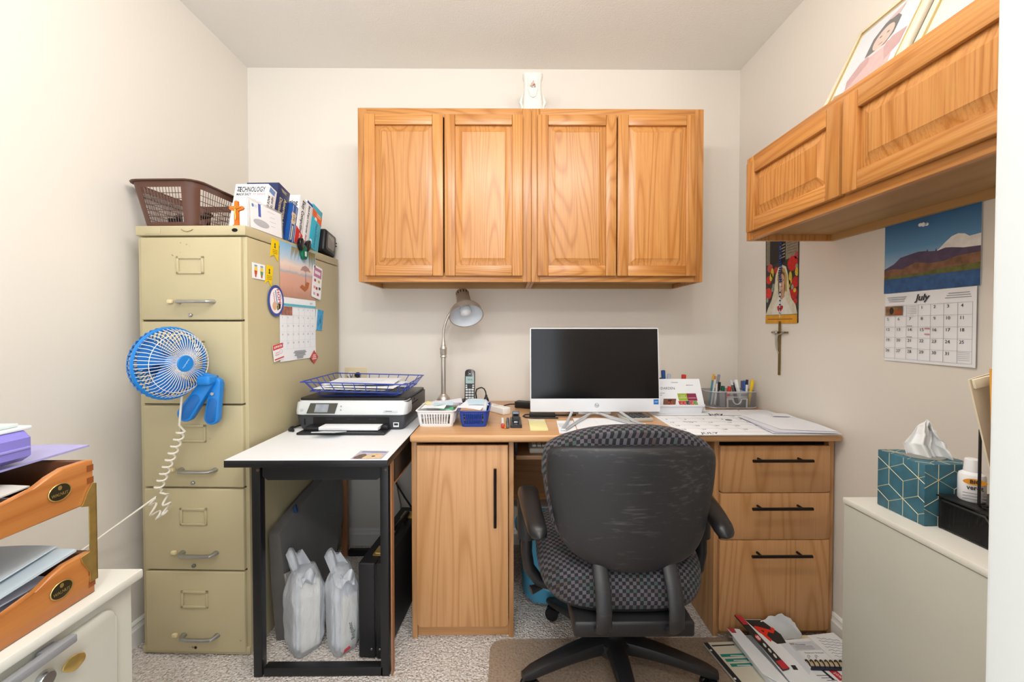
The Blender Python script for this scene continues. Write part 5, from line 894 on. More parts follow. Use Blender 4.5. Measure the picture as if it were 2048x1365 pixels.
text('hp', 0.017, mat('8c939c', 0.3, 0.5), mo, MX @ TR((0.006, 0.027, 0.0003)), shear=0.25); MB().tube([(0.0065+0.009*math.cos(t), 0.0265+0.009*math.sin(t), 0.0003) for t in [2*math.pi*i/24 for i in range(24)]], 0.0005, 5, True, MX).build('logo_ring', mat('8c939c', 0.3, 0.5), mo); rect('blue_sticker', w2-0.026, 0.030, w2-0.005, 0.051, mat('1f6fc0', 0.4), mo, MX); text('intel', 0.008, M_white, mo, MX @ TR((w2-0.0155, 0.041, 0.0004)))
box('rear_bulge', (-0.12, 0.012, 0.06), (0.12, 0.045, 0.25), mat('cfd3d8', 0.4), mo, 0.012, 3, MM)
M_std = mat('cfd3d7', 0.3, 0.5)
for s in (-1, 1): MB().tube([(0.10*s+0.0, -0.012, 0.028), (0.13*s, -0.10, 0.010), (0.166*s, -0.215, 0.0058), (0.170*s, -0.228, 0.0058), (0.160*s, -0.230, 0.0058), (0.09*s, -0.10, 0.010), (0.02*s, 0.010, 0.016), (0.0, 0.016, 0.018)], 0.0055, 10).build('stand_leg', M_std, mo)
MB().tube([(-0.06, 0.02, 0.02), (-0.10, 0.12, 0.006), (0.10, 0.12, 0.006), (0.06, 0.02, 0.02)], 0.0055, 10).build('rear_stand', M_std, mo); box('hinge', (-0.07, 0.010, 0.012), (0.07, 0.040, 0.075), M_std, mo, 0.004, 2)
# papers around the monitor stand
def sheet_thing(name, label, cat, P, m, z, group=None, th=0.0006, wav=0.0):
    o = thing(name, label, cat, (P[0][0], P[0][1], z), 0, group); Q = [(x-P[0][0], y-P[0][1]) for x, y in P]
    def f(u, v):
        a = Vector(Q[0]).lerp(Vector(Q[1]), u); b_ = Vector(Q[3]).lerp(Vector(Q[2]), u); c_ = a.lerp(b_, v); return (c_.x, c_.y, th*0.5+wav*(math.sin(u*5)*math.sin(v*4))**2)
    MB().sheet(f, 8, 8, th).build('sheet', m, o); return o
o = thing('note_pad', 'pale yellow note pad left of the monitor stand', 'note pad', (0.080, -0.63, DZ)); box('pad', (0, 0, 0), (0.066, 0.135, 0.006), mat('e8e2a6', 0.8), o, 0.0005); box('pad_header', (0, 0.135, 0), (0.066, 0.165, 0.006), mat('d9d4c4', 0.8), o, 0.0005)
o = sheet_thing('paper_sheet', 'white receipt under the left foot of the monitor stand', 'paper', [(0.182, -0.672), (0.249, -0.672), (0.262, -0.47), (0.195, -0.47)], M_paper, DZ+0.0002, 'papers under the monitor'); 
for i in range(4): rect('text_line', 0.012, 0.10+i*0.014, 0.055, 0.102+i*0.014, M_grayink, o, TR((0, 0, 0.0007)))
rect('pink_edge', 0.001, 0.002, 0.064, 0.005, mat('e3a8b4', 0.7), o, TR((0, 0, 0.0007)))
o = sheet_thing('paper_sheet', 'white letter with a blue handwritten line under the monitor', 'paper', [(0.252, -0.678), (0.480, -0.672), (0.49, -0.43), (0.268, -0.43)], M_paper, DZ+0.001, 'papers under the monitor')
MB().tube([(0.05+0.012*i, 0.045+0.010*math.sin(i*2.1), 0.0012) for i in range(8)], 0.0008, 5).build('scribble', mat('6f86b4', 0.7), o); rect('blue_mark', 0.048, 0.040, 0.07, 0.043, mat('4f6aa8', 0.7), o, TR((0, 0, 0.0008))); rect('fold_line', 0.10, 0.02, 0.1006, 0.24, mat('c9ccd4', 0.8), o, TR((0, 0, 0.0008)))
sheet_thing('paper_sheet', 'narrow white slip under the right foot of the monitor stand', 'paper', [(0.485, -0.685), (0.523, -0.685), (0.540, -0.52), (0.495, -0.52)], M_paper, DZ+0.0002, 'papers under the monitor')
ca = thing('calculator', 'grey calculator lying partly behind the monitor', 'calculator', (0.470, -0.500, DZ), 6); box('case', (0, 0, 0), (0.115, 0.11, 0.014), mat('b7b4aa', 0.4), ca, 0.004, 2)
for r_ in range(4):
    for c_ in range(5): box('key', (0.010+c_*0.020, 0.010+r_*0.023, 0.014), (0.025+c_*0.020, 0.026+r_*0.023, 0.018), mat('3a3c40', 0.5), ca, 0.001, 1)
# ---------------------------------------------------------------- desk calendar and loose sheets
dk = thing('desk_calendar', 'large white desk calendar pad at the right of the desk', 'calendar', (0.617, -0.702, DZ)); box('pad', (0, 0, 0), (0.556, 0.42, 0.004), M_paper, dk, 0.0005); MD = TR((0, 0, 0.0042))
rect('header_line', 0.012, 0.305, 0.545, 0.3085, mat('34343a', 0.8), dk, MD); text('July', 0.045, M_ink, dk, MD @ TR((0.275, 0.330, 0)), bold=0.02, shear=0.2); text('JULY', 0.03, M_ink, dk, MD @ TR((0.095, 0.016, 0)), bold=0.01, shear=0.2)
for i in range(8): rect('grid_line', 0.012+i*0.076, 0.03, 0.0126+i*0.076, 0.305, mat('c3c6ce', 0.8), dk, MD)
for i in range(6): rect('grid_line', 0.012, 0.03+i*0.055, 0.545, 0.0308+i*0.055, mat('c3c6ce', 0.8), dk, MD)
d = 1
for r_ in range(5):
    for c_ in range(7):
        if (r_ == 0 and c_ < 3) or d > 31: continue
        text(str(d), 0.018, mat('6f727a', 0.8), dk, MD @ TR((0.028+c_*0.076, 0.290-r_*0.055, 0)), name='date'); d += 1
flat('ink_blot', ell(0.275, 0.222, 0.014, 0.012, 20), mat('5a5c62', 0.6), dk, MD); MB().tube([(0.075+0.006*i, 0.19+0.006*math.sin(i*1.9), 0.0044) for i in range(10)], 0.0006, 4).build('handwriting', mat('55607a', 0.7), dk); box('binding_strip', (0.21, 0.395, 0.0042), (0.552, 0.418, 0.006), mat('dfe1ea', 0.6), dk, 0.0005); flat('binding_hole', ell(0.42, 0.407, 0.004, 0.004, 10), M_ink, dk, TR((0, 0, 0.0061)))
for i, (P, lab, w_) in enumerate((([(0.93, -0.700), (1.150, -0.705), (1.172, -0.42), (0.965, -0.435)], 'lowest of the three loose sheets on the desk calendar', 0.001), ([(0.945, -0.690), (1.160, -0.712), (1.178, -0.50), (0.955, -0.43)], 'middle of the three loose sheets on the desk calendar', 0.002), ([(0.985, -0.66), (1.165, -0.700), (1.180, -0.40), (0.975, -0.425)], 'topmost of the three loose sheets on the desk calendar', 0.003))):
    o = sheet_thing('loose_sheet', lab, 'paper', P, mat(('d9dcec', 'e3e5f0', 'eceef6')[i], 0.85, spec=0.2), DZ+0.0064+0.0022*i, 'loose sheets on the desk calendar', 0.0006, w_)
sheet_thing('paper_slip', 'small folded slip at the back edge of the desk calendar', 'paper', [(1.085, -0.46), (1.15, -0.47), (1.165, -0.42), (1.115, -0.405)], mat('e9ebf0', 0.8), DZ+0.0150, None, 0.002)
# ---------------------------------------------------------------- white bin with envelope, pens behind
bi = thing('storage_bin', 'low white plastic bin with a printed envelope leaning in it', 'bin', (0.648, -0.355, DZ+0.0045)); M_bin = mat('e6e9ee', 0.35)
MB().loft([[(x, y, z) for x, y in roundrect(a, b_, c_, d_, 0.008)] for a, b_, c_, d_, z in ((0.006, 0.006, 0.200, 0.12, 0.0), (0.0, 0.0, 0.206, 0.126, 0.030), (-0.004, -0.004, 0.210, 0.130, 0.031), (-0.004, -0.004, 0.210, 0.130, 0.038), (0.004, 0.004, 0.202, 0.122, 0.038), (0.009, 0.009, 0.197, 0.117, 0.004))]).build('tub', M_bin, bi)
en = thing('envelope', 'white printed envelope with coloured restaurant logos leaning in the white bin', 'envelope', (0.662, -0.338, DZ+0.0105)); ME = TR((0, 0, 0), -10) @ face((0, 0, 0), (1, 0, 0), (0, 0, 1))
flat('envelope_sheet', [(0.0, 0.0), (0.205, 0.0), (0.186, 0.142), (0.0, 0.142)], M_paper, en, ME, 0.0012); M4 = ME @ TR((0, 0, 0.0012))
text('DARDEN.', 0.0155, M_ink, en, M4 @ TR((0.012, 0.100, 0)), 'LEFT'); text('// /', 0.0155, M_ink, en, M4 @ TR((0.001, 0.100, 0)), 'LEFT', sx=0.5)
def dq(x0, y0, x1, y1, h): flat('logo_block', [(x0+0.16*(0.06-y0)*0, y0), (x1, y0), (x1-0.006, y1), (x0-0.006, y1)], mat(h, 0.6), en, M4)
dq(0.090, 0.046, 0.130, 0.078, '9cb436'); dq(0.130, 0.046, 0.172, 0.078, '8c2c4a'); [dq(0.092+0.0166*i, 0.026, 0.108+0.0166*i, 0.045, h) for i, h in enumerate(('c43c38', 'c43c38', '333638', 'cc4a42', '6a9c40'))]
text('OLIVE\nGARDEN', 0.008, mat('e8eed0', 0.6), en, M4 @ TR((0.107, 0.063, 0.0004))); text('LONGHORN', 0.006, mat('f0dce2', 0.6), en, M4 @ TR((0.148, 0.058, 0.0004)))
for i in range(5): text(('bb', 'YH', 'CG', 'S52', 'EV')[i], 0.007, mat('f4dcd8', 0.6), en, M4 @ TR((0.100+0.0166*i, 0.0355, 0.0004)))
flat('wood_logo', [(0.018, 0.022), (0.072, 0.022), (0.078, 0.055), (0.022, 0.055)], mat('7c5240', 0.6, var=0.3, vscale=80), en, M4); rect('dark_logo', 0.041, 0.023, 0.058, 0.050, M_ink, en, M4 @ TR((0, 0, 0.0003))); text('AS', 0.018, mat('d8532c', 0.6), en, M4 @ TR((0.0495, 0.037, 0.0006)), bold=0.02)
for x_, z_, w_ in ((0.060, 0.125, 0.03), (0.128, 0.113, 0.028), (0.003, 0.078, 0.026), (0.003, 0.070, 0.014)): rect('text_line', x_, z_, x_+w_, z_+0.0022, M_grayink, en, M4)
rect('red_dot', 0.126, 0.1125, 0.131, 0.1155, mat('c84a5a', 0.6), en, M4 @ TR((0, 0, 0.0003)))
for lab, p0, p1, r_, c1, c2, cf, cat in (('blue capped correction pen behind the envelope', (0.722, -0.25, DZ+0.012), (0.716, -0.238, DZ+0.182), 0.0085, 'd9dde2', '1f4f94', 0.45, 'pen'), ('silver marker leaning right behind the envelope', (0.714, -0.262, DZ+0.012), (0.742, -0.245, DZ+0.165), 0.0075, '9aa0aa', 'b8c4d2', 0.3, 'marker'), ('short brown pen behind the envelope', (0.704, -0.25, DZ+0.012), (0.703, -0.245, DZ+0.148), 0.006, '5a4a3e', '4a4038', 0.3, 'pen'), ('red and blue glue tube behind the envelope', (0.800, -0.25, DZ+0.012), (0.812, -0.24, DZ+0.162), 0.009, '2a62a8', 'c8342c', 0.16, 'glue tube')): pen(lab, p0, p1, r_, c1, c2, cf, cat, None, 'pens standing in the white bin')
# ---------------------------------------------------------------- silver mesh organizer with pens
def meshmat(name, h, a):
    k = NB(name); tc = k.n('TexCoord'); sp2 = k.n('SeparateXYZ'); k.l(tc.outputs['Object'], sp2.inputs[0])
    f1_ = k.math('ABSOLUTE', k.math('SINE', k.math('MULTIPLY', k.math('ADD', k.math('ADD', sp2.outputs[0], sp2.outputs[1]), sp2.outputs[2]), 1300.0))); f2_ = k.math('ABSOLUTE', k.math('SINE', k.math('MULTIPLY', k.math('SUBTRACT', k.math('ADD', sp2.outputs[0], sp2.outputs[1]), sp2.outputs[2]), 1300.0)))
    al_ = k.math('MAXIMUM', k.math('LESS_THAN', f1_, a), k.math('LESS_THAN', f2_, a)); k.l(al_, k.b.inputs['Alpha']); k.b.inputs['Base Color'].default_value = hexc(h); k.b.inputs['Metallic'].default_value = 0.3; k.b.inputs['Roughness'].default_value = 0.45; return k.m
M_mesh = meshmat('silver_mesh', '8d9094', 0.42); M_msol = mat('b6b9bd', 0.4, 0.2); M_bmesh = meshmat('black_mesh', '1c1c1d', 0.6)
og = thing('desk_organizer', 'silver wire mesh desk organizer with a small drawer full of pens', 'organizer', (0.935, -0.235, DZ+0.0005)); W_, D_, H_ = 0.236, 0.115, 0.078
outl = [(0.0, 0.05)]+[(0.045-0.045*math.cos(R(a)), 0.045-0.045*math.sin(R(a))) for a in range(10, 91, 10)]+[(W_-0.045+0.045*math.sin(R(a)), 0.045-0.045*math.cos(R(a))) for a in range(0, 91, 10)]+[(W_, D_), (0.0, D_)]
def wall_(P, z0, z1, name, m, close=True):
    b = MB(); n = len(P); b.raw([(x, y, z) for z in (z0, z1) for x, y in P], [[i, (i+1) % n, n+(i+1) % n, n+i] for i in range(n if close else n-1)]); return b.build(name, m, og)
wall_(outl, 0.0, H_, 'mesh_wall', M_mesh); MB().prism(outl, 0.0015).build('base_plate', M_msol, og)
MB().tube([(x, y, H_) for x, y in outl], 0.003, 6, True).build('top_rim', M_msol, og); MB().tube([(x, y, 0.0035) for x, y in outl], 0.003, 6, True).build('bottom_rim', M_msol, og)
for x in (0.072, 0.176): box('divider', (x, 0.0, 0.002), (x+0.005, D_-0.003, H_), M_msol, og, 0.0005)
dw = box('drawer', (0.080, -0.003, 0.003), (0.174, 0.0, 0.046), M_mesh, og, 0)
for lo, hi in (((0.079, -0.006, 0.002), (0.085, 0.001, 0.050)), ((0.169, -0.006, 0.002), (0.175, 0.001, 0.050)), ((0.085, -0.006, 0.002), (0.169, 0.001, 0.006)), ((0.085, -0.006, 0.044), (0.107, 0.001, 0.050)), ((0.147, -0.006, 0.044), (0.169, 0.001, 0.050))): box('drawer_edge', lo, hi, M_msol, dw, 0.001)
MB().tube([(0.127-0.020*math.cos(R(a)), -0.003, 0.047-0.026*math.sin(R(a))) for a in range(0, 181, 12)], 0.0035, 8).build('finger_cutout', M_msol, dw); box('shelf_front', (0.080, -0.004, 0.053), (0.174, 0.0, 0.057), M_msol, og, 0.001); box('shelf_top', (0.080, -0.004, 0.072), (0.174, 0.0, 0.078), M_msol, og, 0.001)
PE = [('yellow and blue pencil in the left cup of the mesh organizer', (0.966, -0.17), (0.988, -0.165), 0.156, 0.0042, '3d8a9c', 'd9a83a', 0.2, 'pencil'), ('white pencil in the left cup of the mesh organizer', (0.978, -0.165), (1.000, -0.160), 0.145, 0.004, 'e4e1dc', 'c98a6a', 0.12, 'pencil'), ('white pen with a chrome top in the left cup', (0.992, -0.17), (1.014, -0.165), 0.153, 0.0055, 'dfe2e6', '8d9198', 0.30, 'pen'), ('thick black pen in the left cup of the mesh organizer', (1.006, -0.175), (1.012, -0.172), 0.118, 0.0068, '26262a', '1b1b1e', 0.3, 'pen'), ('thin brass pencil behind the black pen in the left cup', (1.004, -0.155), (1.022, -0.150), 0.133, 0.0036, 'b99a6a', 'c9a27a', 0.15, 'pencil'),
 ('grey marker leaning left in the middle of the mesh organizer', (1.105, -0.16), (1.078, -0.155), 0.125, 0.006, '6b6a66', 'dcdde0', 0.2, 'marker'), ('black and red pen in the middle of the mesh organizer', (1.112, -0.155), (1.092, -0.150), 0.112, 0.005, 'b0302c', '2a2628', 0.45, 'pen'), ('thick white marker leaning left in the mesh organizer', (1.120, -0.175), (1.092, -0.17), 0.128, 0.0085, 'e9ebee', 'f0f2f4', 0.3, 'marker'), ('red marker lying low in the middle of the mesh organizer', (1.036, -0.19), (1.056, -0.185), 0.098, 0.008, 'c8342c', 'd23c32', 0.4, 'marker'), ('dark green pen tip beside the red marker', (1.028, -0.17), (1.034, -0.165), 0.098, 0.0075, '1c5a44', '20684e', 0.4, 'pen'),
 ('slate blue pen in the right cup of the mesh organizer', (1.128, -0.165), (1.128, -0.16), 0.122, 0.005, '5d6a86', '4f5b78', 0.3, 'pen'), ('bright blue pen in the right cup of the mesh organizer', (1.136, -0.17), (1.136, -0.165), 0.124, 0.0048, '2a52a8', '3a62b8', 0.35, 'pen'), ('white pen with a black top in the right cup', (1.142, -0.17), (1.150, -0.165), 0.128, 0.0055, 'e9eaec', '2a2a2c', 0.2, 'pen'), ('yellow highlighter leaning right in the right cup', (1.148, -0.18), (1.172, -0.175), 0.128, 0.0065, 'f0c41c', 'f4cc20', 0.3, 'highlighter')]
for lab, a_, b_, h_, r_, c1, c2, cf, cat in PE: pen(lab, (a_[0]-0.004, a_[1]-0.005, DZ+0.006), (b_[0], b_[1], DZ+h_), r_, c1, c2, cf, cat, None, 'pens in the mesh organizer', 'pencil' if cat == 'pencil' else ('marker' if cat in ('marker', 'highlighter') else 'pen'))
# ---------------------------------------------------------------- under the printer table
bc_ = thing('briefcase', 'black hard briefcase with brass latches standing under the printer table', 'briefcase', (-0.512, -0.742, 0.0), -4.5); M_case = mat('1a1a1d', 0.5, bump=0.25, bscale=250)
MB().box((0.0, 0.0, 0.002), (0.058, 0.44, 0.330), 0.006, 3).build('shell', M_case, bc_); MB().box((0.061, 0.0, 0.002), (0.094, 0.44, 0.330), 0.006, 3).build('lid_shell', M_case, bc_); box('seam', (0.056, 0.004, 0.006), (0.063, 0.436, 0.326), M_blackgloss, bc_, 0)
for y0_ in (0.045, 0.33):
    lt = box('latch', (0.032, y0_, 0.330), (0.084, y0_+0.060, 0.3345), M_brass, bc_, 0.001); box('latch_tab', (0.050, y0_+0.012, 0.3345), (0.074, y0_+0.046, 0.3385), M_brass, lt, 0.001); MB().tube([(0.04, y0_+0.008, 0.336), (0.08, y0_+0.008, 0.336)], 0.002, 6).build('hinge_pin', M_brass, lt)
MB().tube([(0.060, 0.150, 0.330), (0.064, 0.140, 0.350), (0.070, 0.150, 0.362), (0.074, 0.20, 0.368), (0.074, 0.26, 0.368), (0.070, 0.31, 0.362), (0.064, 0.32, 0.350), (0.060, 0.31, 0.330)], [0.006, 0.007, 0.0095, 0.011, 0.011, 0.0095, 0.007, 0.006], 12).build('handle', M_blackgloss, bc_)
for x in (0.046, 0.074): MB().lathe([(0.004, 0), (0.003, 0.002)], 12, face((x, -0.0002, 0.035), (1, 0, 0), (0, 0, 1))).build('stud', M_chrome, bc_)
# grey folded fabric panel leaning on the filing cabinet
M_gray = mat('55524f', 0.95, bump=0.3, bscale=300, var=0.10, vscale=10, sheen=0.3)
gp = thing('fabric_seat_pad', 'grey fabric folding pad leaning on the filing cabinet under the table', 'pad', (-0.797, -0.660, 0.0), 0)
Mg_ = TR((0, 0, 0), 0, -3.6)
def slab(y, z0, z1): return [(-0.040, y, z0), (0.0, y, z0), (0.006, y, (z0+z1)/2), (0.0, y, z1), (-0.040, y, z1), (-0.044, y, (z0+z1)/2)]
MB().loft([slab(y, a, b) for y, a, b in ((0.0, 0.004, 0.385), (0.01, 0.002, 0.395), (0.14, 0.004, 0.425), (0.28, 0.03, 0.445), (0.42, 0.07, 0.46), (0.53, 0.20, 0.465), (0.54, 0.24, 0.46))], Mg_).build('pad', M_gray, gp, smooth=50)
MB().sheet(lambda u, v: (0.006+0.010*math.sin(math.pi*v)+0.014*u, -0.004-0.006*math.sin(math.pi*v)+0.02*u, 0.09+0.155*v), 4, 8, 0.003, Mg_).build('side_strap', mat('8d8a84', 0.8, bump=0.4, bscale=400), gp)
MB().tube([(0.010, 0.0, 0.245), (0.016, -0.006, 0.17), (0.020, -0.008, 0.10), (0.014, -0.004, 0.088), (0.008, 0.0, 0.10)], 0.003, 6, False, Mg_).build('strap_edge', mat('a5a29a', 0.7), gp)
MB().prism([(-0.002, 0.395), (0.012, 0.405), (0.006, 0.435), (-0.004, 0.425)], 0.012, TR((-0.03, 0.12, 0.012)) @ face((0, 0, 0), (1, 0, 0), (0, 0, 1)), 0.003).build('blue_tag', mat('1c3f66', 0.5), gp)
# two white plastic bags of papers
def bagmat():
    k = NB('thin_white_plastic'); nt = k.nt; n_ = k.noise(k.coords((1, 1, 0.35)), 38, 4, 0.6, 0.4)
    k.b.inputs['Base Color'].default_value = hexc('e4e9f0'); k.b.inputs['Roughness'].default_value = 0.28; k.b.inputs['Alpha'].default_value = 0.46
    k.b.inputs['Subsurface Weight'].default_value = 0.0; k.bump(n_, 0.9, 0.012); return k.m
M_bag = bagmat()
def bag(label, loc, rz, w, d_, h, seed, words=None):
    """boxy carrier bag standing on a corner edge, crumpled film around paper bundles"""
    o = thing('plastic_bag', label, 'bag', loc, rz, 'plastic bags under the table'); n = 72; loops = []; N_ = 26
    for j in range(N_+1):
        t = j/N_; z = 0.002+h*t
        sc_ = (0.80+0.20*min(1, t/0.15))*(1.0+0.10*t) * (1.0 if t < 0.72 else 1-0.50*((t-0.72)/0.28)**1.2)
        sx, sy = w*0.5*sc_, d_*0.5*sc_; L = []
        for i in range(n):
            a = 2*math.pi*i/n; k_ = 2/5.0; c_, s_ = math.cos(a), math.sin(a)
            x, y = sx*math.copysign(abs(c_)**k_, c_), sy*math.copysign(abs(s_)**k_, s_)
            f = 1+0.10*noise.noise(Vector((x*13+seed, y*13, z*7)))+0.06*noise.noise(Vector((x*38, y*38+seed, z*16)))+0.035*noise.noise(Vector((x*90+seed, y*90, z*30)))
            L.append((x*f, y*f, z+(0.022*noise.noise(Vector((x*11, y*11, seed)))+0.010*noise.noise(Vector((x*40, y*40, seed))))*max(0, t-0.08)))
        loops.append(L)
    MB().loft(loops).build('film', M_bag, o, smooth=80)
    for s, k2 in ((-1, 1.0), (1, 0.8)):
        P = [(s*0.022, 0.0, h*0.90), (s*0.056, -0.006, h*1.02), (s*0.070, -0.012, h*1.04*k2+h*0.09), (s*0.046, -0.016, h*1.08*k2+h*0.06), (s*0.006, -0.004, h*0.94)]
        MB().sheet(lambda u, v, P=P, s=s: tuple(Vector(P[min(int(u*4), 3)]).lerp(Vector(P[min(int(u*4), 3)+1]), u*4-min(int(u*4), 3)) + Vector((0.007*math.sin(v*9+u*6)+0.012*(v-0.5), (v-0.5)*0.06*(1-0.3*math.sin(u*3.1)), 0.014*math.sin(v*7+u*4+seed)))), 20, 9, 0.0008).build('handle_loop', M_bag, o, smooth=80)
    rnd = random.Random(seed)
    for i in range(5):
        x0 = -w*0.34+i*w*0.150
        box('paper_bundle', (x0, -d_*0.36+0.01*rnd.random(), 0.012), (x0+w*0.10, d_*0.34, h*(0.70+0.2*rnd.random())), mat(('eef1f6', 'dde1e8', 'f2f4f8', 'd6dae2', 'ece7da')[i], 0.85), o, 0.001, 1, TR((0, 0, 0), 0, rnd.uniform(-3, 3), rnd.uniform(-4, 4)))
    return o
bag('left white plastic bag of papers under the printer table', (-0.722, -0.686, 0), -42, 0.118, 0.104, 0.285, 3.1)
b2_ = bag('right white plastic bag with printed lettering beside the briefcase', (-0.585, -0.690, 0), -44, 0.096, 0.092, 0.285, 8.7)
text('Register', 0.020, mat('50545c', 0.7), b2_, face((0.0565, 0.005, 0.085), (0, -0.2, 1), (0, -1, -0.2)), name='lettering'); flat('red_print', [(0.0, 0.0), (0.026, 0.006), (0.022, 0.016), (0.004, 0.012)], mat('c8404a', 0.6), b2_, face((0.046, -0.02, 0.012), (0, 1, 0), (0, 0, 1)))
# cables hanging behind the table
tag(MB().tube([(-0.60, -0.05, 0.72), (-0.602, -0.05, 0.42), (-0.575, -0.05, 0.345), (-0.53, -0.05, 0.27), (-0.49, -0.05, 0.21), (-0.455, -0.05, 0.13), (-0.45, -0.05, 0.09)], 0.005, 8).build('hanging_cable', M_black), 'thick black cable hanging behind the printer table', 'cable')
tag(MB().tube([(-0.585, -0.035, 0.72), (-0.582, -0.035, 0.40), (-0.567, -0.035, 0.30), (-0.552, -0.035, 0.22), (-0.552, -0.035, 0.09)], 0.0035, 8).build('hanging_cable', mat('8d7a66', 0.5)), 'thin tan cable hanging behind the printer table', 'cable')
# blue waste bin under the desk
wb = thing('waste_bin', 'light blue plastic waste bin under the desk behind the chair', 'bin', (0.158, -0.405, 0)); M_bblue = mat('4f9dbf', 0.4)
def oval(rx, ry, z, n=40): return [(rx*math.cos(2*math.pi*i/n), ry*math.sin(2*math.pi*i/n), z) for i in range(n)]
MB().loft([oval(0.088, 0.088, 0.014), oval(0.096, 0.096, 0.02), oval(0.114, 0.114, 0.26), oval(0.118, 0.118, 0.27), oval(0.118, 0.118, 0.30), oval(0.128, 0.128, 0.302), oval(0.130, 0.130, 0.292), oval(0.132, 0.132, 0.308), oval(0.112, 0.112, 0.308), oval(0.092, 0.092, 0.03)]).build('tub', M_bblue, wb, smooth=40)
for a in (45, 135, 225, 315): MB().lathe([(0.006, 0.0), (0.008, 0.018)], 10, TR((0.072*math.cos(R(a)), 0.072*math.sin(R(a)), 0))).build('foot', M_bblue, wb)
MB().loft([[(0.03+0.052*math.cos(t), -0.118+0.03*math.sin(t), z) for t in [2*math.pi*i/24 for i in range(24)]] for z in (0.10, 0.235, 0.238, 0.245)]).build('hanging_caddy', mat('63abc9', 0.4), wb)
# ---------------------------------------------------------------- right corner: grey cabinet with tissue box and organizer
M_greycab = mat('c4c4b9', 0.42, var=0.03, vscale=5)
gc = thing('file_cabinet', 'pale grey metal file cabinet at the right under the tissue box', 'cabinet', (0.851, -1.101, 0), 0)
MB().box((0.0, -0.64, 0), (0.33, 0.0, 0.684), 0.003, 2).build('body', M_greycab, gc); MB().box((-0.002, -0.642, 0.685), (0.332, 0.002, 0.70), 0.003, 2).build('top_panel', mat('e2e1d8', 0.4), gc)
GZ = 0.7005
tx = thing('tissue_box', 'teal tissue box with gold cube line pattern on the grey cabinet', 'tissue box', (0.8985, -1.2555, GZ)); M_teal = mat('3c6c7e', 0.5, var=0.22, vscale=25); M_gline = mat('cfc7a0', 0.4, 0.3); S_ = 0.113; H_ = 0.134
MB().box((0, 0, 0), (S_, S_, H_), 0.0015, 2).build('carton', M_teal, tx)
def cube_pat(Mx, w, h, s, ox, oy):
    def clip(a, b):
        (x0, y0), (x1, y1) = a, b; t0, t1 = 0.0, 1.0
        for p, q in ((x0-x1, x0), (x1-x0, w-x0), (y0-y1, y0), (y1-y0, h-y0)):
            if abs(p) < 1e-9:
                if q < 0: return None
            else:
                r_ = q/p
                if p < 0: t0 = max(t0, r_)
                else: t1 = min(t1, r_)
        return None if t1-t0 < 0.02 else ((x0+(x1-x0)*t0, y0+(y1-y0)*t0), (x0+(x1-x0)*t1, y0+(y1-y0)*t1))
    b = MB(); hx, hy = s*0.866, s*0.5; seen = set()
    for r_ in range(-2, 8):
        for c_ in range(-2, 8):
            cx, cy = ox+c_*2*hx+(hx if r_ % 2 else 0), oy+r_*1.5*s
            V = [(cx+s*math.cos(R(90+60*i)), cy+s*math.sin(R(90+60*i))) for i in range(6)]
            E_ = [(V[i], V[(i+1) % 6]) for i in range(6)]+[((cx, cy), V[i]) for i in (1, 3, 5)]
            for e in E_:
                q = clip(*e)
                if not q: continue
                key = (round((q[0][0]+q[1][0])*500), round((q[0][1]+q[1][1])*500))
                if key in seen: continue
                seen.add(key); b.tube([(q[0][0], q[0][1], 0), (q[1][0], q[1][1], 0)], 0.0007, 4, False, Mx)
    return b.build('gold_lines', M_gline, tx, 0)
for Mx, w_, h_, ox, oy in ((face((0, S_, 0), (0, -1, 0), (0, 0, 1)), S_, H_, 0.03, 0.02), (face((0, 0, 0), (1, 0, 0), (0, 0, 1)), S_, H_, 0.03, 0.02), (face((0, 0, H_), (1, 0, 0), (0, 1, 0)), S_, S_, 0.02, 0.01)): cube_pat(Mx, w_, h_, 0.040, ox, oy)
MB().prism(ell(S_/2, S_/2, 0.042, 0.030, 28), 0.0009, TR((0, 0, H_+0.0006))).build('opening', mat('8b8d88', 0.6), tx)
def tiss(u, v):
    """one pulled-up sheet: narrow at the slot, pleated, folded over at its tip"""
    lx = [-0.030, -0.034, -0.020, -0.010, -0.002]; rx = [0.044, 0.036, 0.034, 0.022, 0.018]; zz = [-0.004, 0.020, 0.044, 0.064, 0.074]
    t = min(v*4, 3.999); i = int(t); f = t-i; g_ = f*f*(3-2*f)
    a, b_, z = [p[i]+(p[i+1]-p[i])*g_ for p in (lx, rx, zz)]
    w_ = (u-0.5)*2
    return (a+(b_-a)*u, 0.011*math.sin(u*10.5+v*2.2)*(1-0.35*v)+0.004*math.sin(u*23+v*9), z*(1-0.42*(u**1.6)*min(1.0, v*1.4))+0.003*math.sin(u*17+v*5)*v+0.012*v*(1-w_*w_))
ts = tag(MB().sheet(tiss, 44, 22, 0.0006).sheet(lambda u, v: (lambda p: (p[0]*0.7+0.014, p[1]*1.2+0.014, p[2]*0.72))(tiss(u, v)), 36, 16, 0.0006).build('tissue', mat('f1f3f5', 0.8), None, smooth=70, loc=(0.8985+S_/2, -1.2555+S_/2, GZ+0.1385), rot=(0, 0, R(-28))), 'white crumpled tissue sticking out of the teal tissue box', 'tissue')
bo = thing('mesh_organizer', 'black metal mesh desk organizer drawer in front of the tissue box', 'organizer', (0.928, -1.262, GZ)); L_, W_, H_ = 0.26, 0.150, 0.073
box('top_shelf', (-0.012, -L_, H_-0.003), (W_, 0.0, H_), M_black, bo, 0.001); box('base_plate', (0.0, -L_, 0), (W_, 0, 0.002), M_black, bo, 0); box('end_panel', (0, -0.002, 0.002), (W_, 0.0, H_-0.003), M_bmesh, bo, 0); box('back_panel', (W_-0.002, -L_, 0.002), (W_, -0.002, H_-0.003), M_bmesh, bo, 0)
